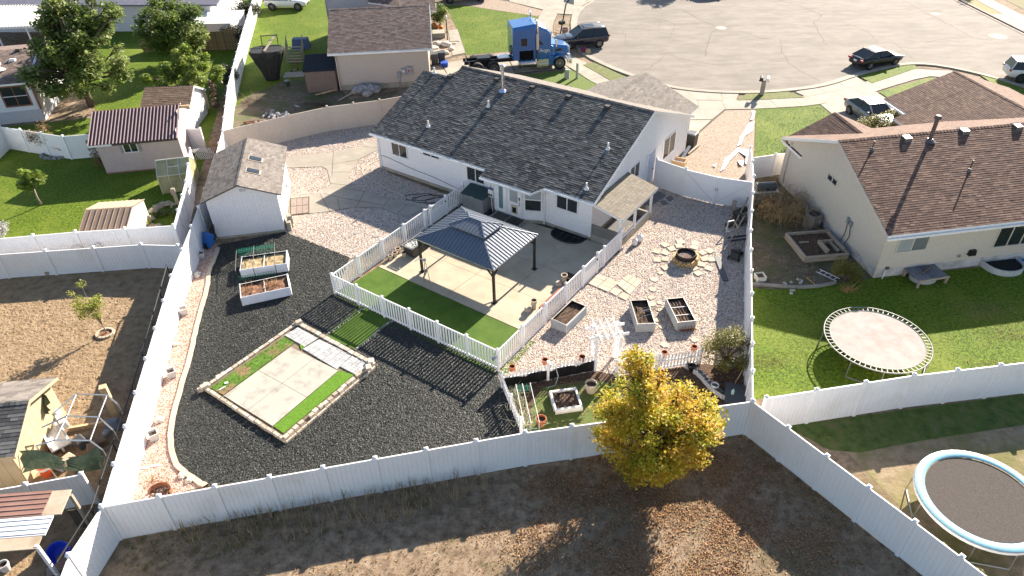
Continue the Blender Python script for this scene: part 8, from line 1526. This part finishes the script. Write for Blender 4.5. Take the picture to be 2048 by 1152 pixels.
L_SAP = leafmat('sapling_leaf', [(.22,.27,.04),(.34,.36,.06),(.46,.46,.12)], .5); L_DRY = leafmat('sparse_leaf', [(.15,.10,.05),(.24,.16,.08),(.35,.20,.07),(.14,.12,.06)], .3); L_SILV = leafmat('silver_leaf', [(.38,.38,.36),(.55,.54,.52)], .2); L_DARK = leafmat('ivy_leaf', [(.018,.025,.008),(.04,.045,.018),(.07,.06,.03)], .2)
yt = tree('big tree in yellow autumn leaf standing just outside the near fence', 'tree', (4.9,17.0), .9, .17, blob(.30,0,2.35,1.75,1.5,1.6,44,.38,.68,.8)+blob(-1.05,.2,2.5,.85,.8,1.2,18,.32,.55)+blob(-.5,.35,4.2,.75,.55,.95,16,.28,.5)+[(-.75,.5,5.2,.35),(-.6,.4,4.8,.4),(-.9,.45,4.6,.35)]+blob(1.1,.1,2.9,.9,.8,.9,14,.35,.55)+blob(.1,-.1,1.2,1.3,1.2,.6,12,.35,.55)+blob(.2,-1.0,2.3,1.1,.4,.9,14,.35,.55), 32000, (.05,.14), L_YEL, BARK, sig=.75)
yt.scale = (1.1, 1.1, 1.08)
tree('large broad leaved green tree over the left house', 'tree', (-33.0,54.0), 1.9, .3, blob(.3,-.4,3.5,3.9,3.3,2.2,64,.6,1.05,.8)+blob(1.2,.6,6.0,2.9,2.4,2.3,42,.55,.95,.8), 19000, (.18,.38), L_GRN, BARK, sig=.7)
tree('green tree rising behind at the top, second from the left', 'tree', (-29.6,63.0), 1.6, .22, blob(.6,0,3.4,2.9,2.3,2.3,60,.6,1.05,.8), 12000, (.19,.36), L_GRN, BARK, sig=.5)
tree('lighter green spreading tree in front of the wooden fence', 'tree', (-24.44, 53.31), 1.5, .13, [(1.25*math.cos(a)*r_,1.2*math.sin(a)*r_,z,.5) for a, r_, z in ((.2,1.9,2.7),(1.0,1.5,3.4),(1.9,1.3,3.2),(2.6,2.0,2.8),(3.2,2.5,2.4),(3.9,1.6,2.2),(4.8,1.2,2.3),(5.6,1.5,2.5),(.6,.6,3.6),(2.2,.9,3.9),(3.4,1.2,3.1),(0,1.1,3.2),(1.4,.6,4.3),(2.9,2.2,2.0),(.4,1.6,2.0))]+[(-.3,.4,2.9,.7),(.3,-.2,2.6,.7),(-1.2,0,2.4,.7),(-.6,.3,3.3,.6)], 5200, (.15,.30), L_LIME, BARK_P, sig=.5, lean=(-.5,.2))
tree('yellow green sapling on the bare soil inside a brick ring', 'tree', (-19.35,25.9), .5, .035, blob(-.2,.1,1.55,.55,.5,.8,16,.22,.36)+[(-.35,.35,2.7,.25),(-1.0,.3,2.2,.2)], 1500, (.06,.12), L_SAP, BARK_P, name='sapling')
tree('yellow green sapling cut off by the left edge above the bare soil', 'tree', (-26.35, 28.77), .6, .04, blob(0,0,1.7,.6,.6,.8,16,.25,.4), 1500, (.06,.12), leafmat('yellow_leaf', [(.25,.26,.03),(.42,.38,.05),(.5,.42,.07)], .45), BARK_P, name='sapling')
tree('small round headed lime green tree on the shaded lawn', 'tree', (-28.90, 38.38), 1.1, .07, blob(0,.05,1.75,.62,.62,.5,14,.25,.42), 650, (.20,.36), L_LIME, BARK_P, name='small_tree')
tree('thin tree losing its leaves in the stone ring by the white fence', 'tree', (-32.13, 45.52), .7, .04, blob(0,0,1.5,.8,.6,.75,16,.25,.45), 900, (.06,.13), L_DRY, BARK_P, name='small_tree')
tree('orange tinted small tree in the stone ring, right of the thin tree', 'tree', (-30.84, 45.14), .3, .03, blob(0,0,.75,.3,.3,.4,6,.2,.3), 300, (.08,.14), leafmat('orange_leaf', [(.35,.20,.06),(.5,.32,.1)], .3), BARK_P, name='small_tree')
tree('tall narrow dark shrub against the pink shed wall', 'shrub', (-27.26, 43.19), .3, .04, [(-.1,0,.5,.4),(-.15,0,1.0,.35),(-.2,0,1.5,.28),(-.25,0,1.9,.2)], 1100, (.05,.11), L_DRY, BARK, name='shrub')
tree('silvery grey shrub at the left edge behind the parallel fences', 'shrub', (-29.05, 34.34), .2, .05, blob(0,0,.6,.55,.5,.5,12,.25,.4), 1600, (.05,.12), L_SILV, BARK_P, name='shrub')
tree('olive green bush beside the right fence above the block wall', 'bush', (9.19, 22.43), .5, .06, blob(0,.1,1.15,.95,.85,.75,24,.3,.5)+[(1.0,.1,1.5,.25),(-.9,.0,.8,.3)], 5200, (.05,.10), L_OLV, BARK, name='bush')
tree('round dark green bush on the front lawn by the pumpkins', 'bush', (-6.66, 73.05), .3, .08, blob(0,0,1.1,.75,.75,.85,22,.35,.5), 3600, (.08,.15), L_GRN, BARK, name='bush')
tree('yellow green low shrubs in front of the silver sedan', 'shrub', (25.73, 44.92, 0.60)[:2], .2, .05, [(-1.7+.40*i,random.gauss(0,.25),.7+.7*(j % 2)+random.random()*.3,.45) for i in range(9) for j in range(2)], 5200, (.07,.14), L_OLV, BARK, name='shrub')
tree('low yellow green conifer shrubs along the diagonal fence under the trampoline', 'shrub', (14.0,13.2), .15, .04, [(-.9+.36*i,1.0-.5*i,.35+random.random()*.3,.32) for i in range(8)], 2600, (.05,.11), leafmat('juniper', [(.07,.08,.012),(.13,.13,.02),(.20,.17,.035)], .3), BARK, name='shrub')
tree('green and straw coloured bush at the corner of the cream house', 'bush', (16.97, 28.85), .25, .04, blob(0,0,.6,.75,.6,.5,16,.28,.45), 2800, (.05,.10), L_OLV, BARK, name='bush')
tree('small dark conifer at the garage side of the cream house', 'shrub', (17.89, 41.44), .3, .05, [(0,0,.4,.5),(0,0,.9,.4),(0,0,1.4,.25)], 1500, (.07,.13), L_GRN, BARK, name='shrub')
tree('dark ivy mound spilling over the white fence, nearer one', 'ivy', (-22.67, 56.94), .6, .1, [(0,0,1.2,.6),(-.5,.6,1.5,.5),(.5,-.5,1.3,.5),(.2,-1.4,1.2,.45)], 2600, (.08,.15), L_DARK, BARK, name='ivy'); tree('dark ivy mound by the wooden fence end, farther one', 'ivy', (-25.01, 67.88), .6, .1, [(0,0,1.4,.7),(-.8,.5,1.4,.6),(-1.6,.6,1.3,.5),(.4,-1.2,1.4,.5)], 2800, (.08,.15), L_DARK, BARK, name='ivy')
tree('reddish ivy strip along the stepped white fence', 'ivy', (-21.66, 53.06), .4, .06, [(-.2-.35*i,-2.2+.9*i,1.1,.35) for i in range(6)], 2000, (.07,.13), leafmat('red_ivy', [(.06,.03,.02),(.11,.06,.03),(.06,.06,.025)], .2), BARK, name='ivy')
tree('small dark green bushes beyond the white metal shed', 'bush', (-26.8,75.5), .4, .08, blob(0,0,1.2,1.6,1.2,.9,16,.5,.8), 2600, (.12,.22), L_DARK, BARK, name='bush')
tree('small brown bush in the shade at the top right corner', 'bush', (50.5,80.0), .5, .1, blob(0,0,1.0,1.6,1.3,.9,14,.5,.8), 2200, (.10,.2), L_DARK, BARK, name='bush')
tree('tree beyond the top edge whose shadow falls on the road', 'tree', (23.5,89.5), 2.2, .2, blob(0,0,4.6,2.4,2.2,1.7,24,.6,1.0), 4000, (.2,.35), L_GRN, BARK)
tree('green planting low beside the front steps', 'plant', (-7.44, 71.49), .1, .04, blob(0,0,.35,.5,.4,.3,8,.2,.35), 800, (.06,.12), L_LIME, BARK, name='plant')
tree('low greenery in the rock ring beside the greenhouse', 'plant', (-20.55, 36.83), .1, .02, blob(0,0,.18,.9,.7,.15,14,.2,.35), 1600, (.06,.12), L_GRN, BARK, name='plant'); tree('pale flowering plant at the corner of the tan shed', 'plant', (-21.24, 35.62), .1, .02, blob(0,0,.3,.3,.5,.2,8,.15,.25), 700, (.05,.1), L_SAP, BARK, name='plant')
# tumbleweed-like dry shrub: tangled arcs
tw = thing('dry_bush', 'large tangle of dry tan branches by the grill and cream house', 'dry bush', (15.74, 35.27)); mb = MB()
for k in range(420):
    c = Vector((random.gauss(.1,.65),random.gauss(0,.6),0)); d = Vector((random.gauss(0,.5),random.gauss(0,.5),0)); h = random.uniform(.4,1.25)
    mb.tube([c,c+d*.4+Vector((0,0,h*.7)),c+d+Vector((0,0,h)),c+d*1.6+Vector((random.gauss(0,.15),random.gauss(0,.15),h*.75))], [.014,.012,.010,.005], 3)
mb.build('branches', mat('tan_twig', [(.20,.13,.06),(.34,.23,.11),(.42,.30,.16)], scale=5, rough=.9), tw, kind='stuff')
stalks('bundle of dry orange stalks behind the pink shed', W(pk,PW+1.3,1.9).to_2d(), 0, [(0,0),(.3,.3),(.5,-.2)], .9, n=40, sp=.35, name='dry_bush')
stalks('pale brown dry weeds in the dirt beside the stepped white fence', (-20.75, 54.00), 0, [(0,0),(.8,.3),(.3,-.6)], .6, mat('mauve_twig', [(.16,.11,.09),(.26,.19,.155)], scale=5, rough=.9), n=40, sp=.5, name='dry_bush')
stalks('dry orange grass tuft against the cream house bush', (16.57, 27.81), 0, [(0,0),(.3,.1)], .5, n=30, sp=.25, name='dry_bush')
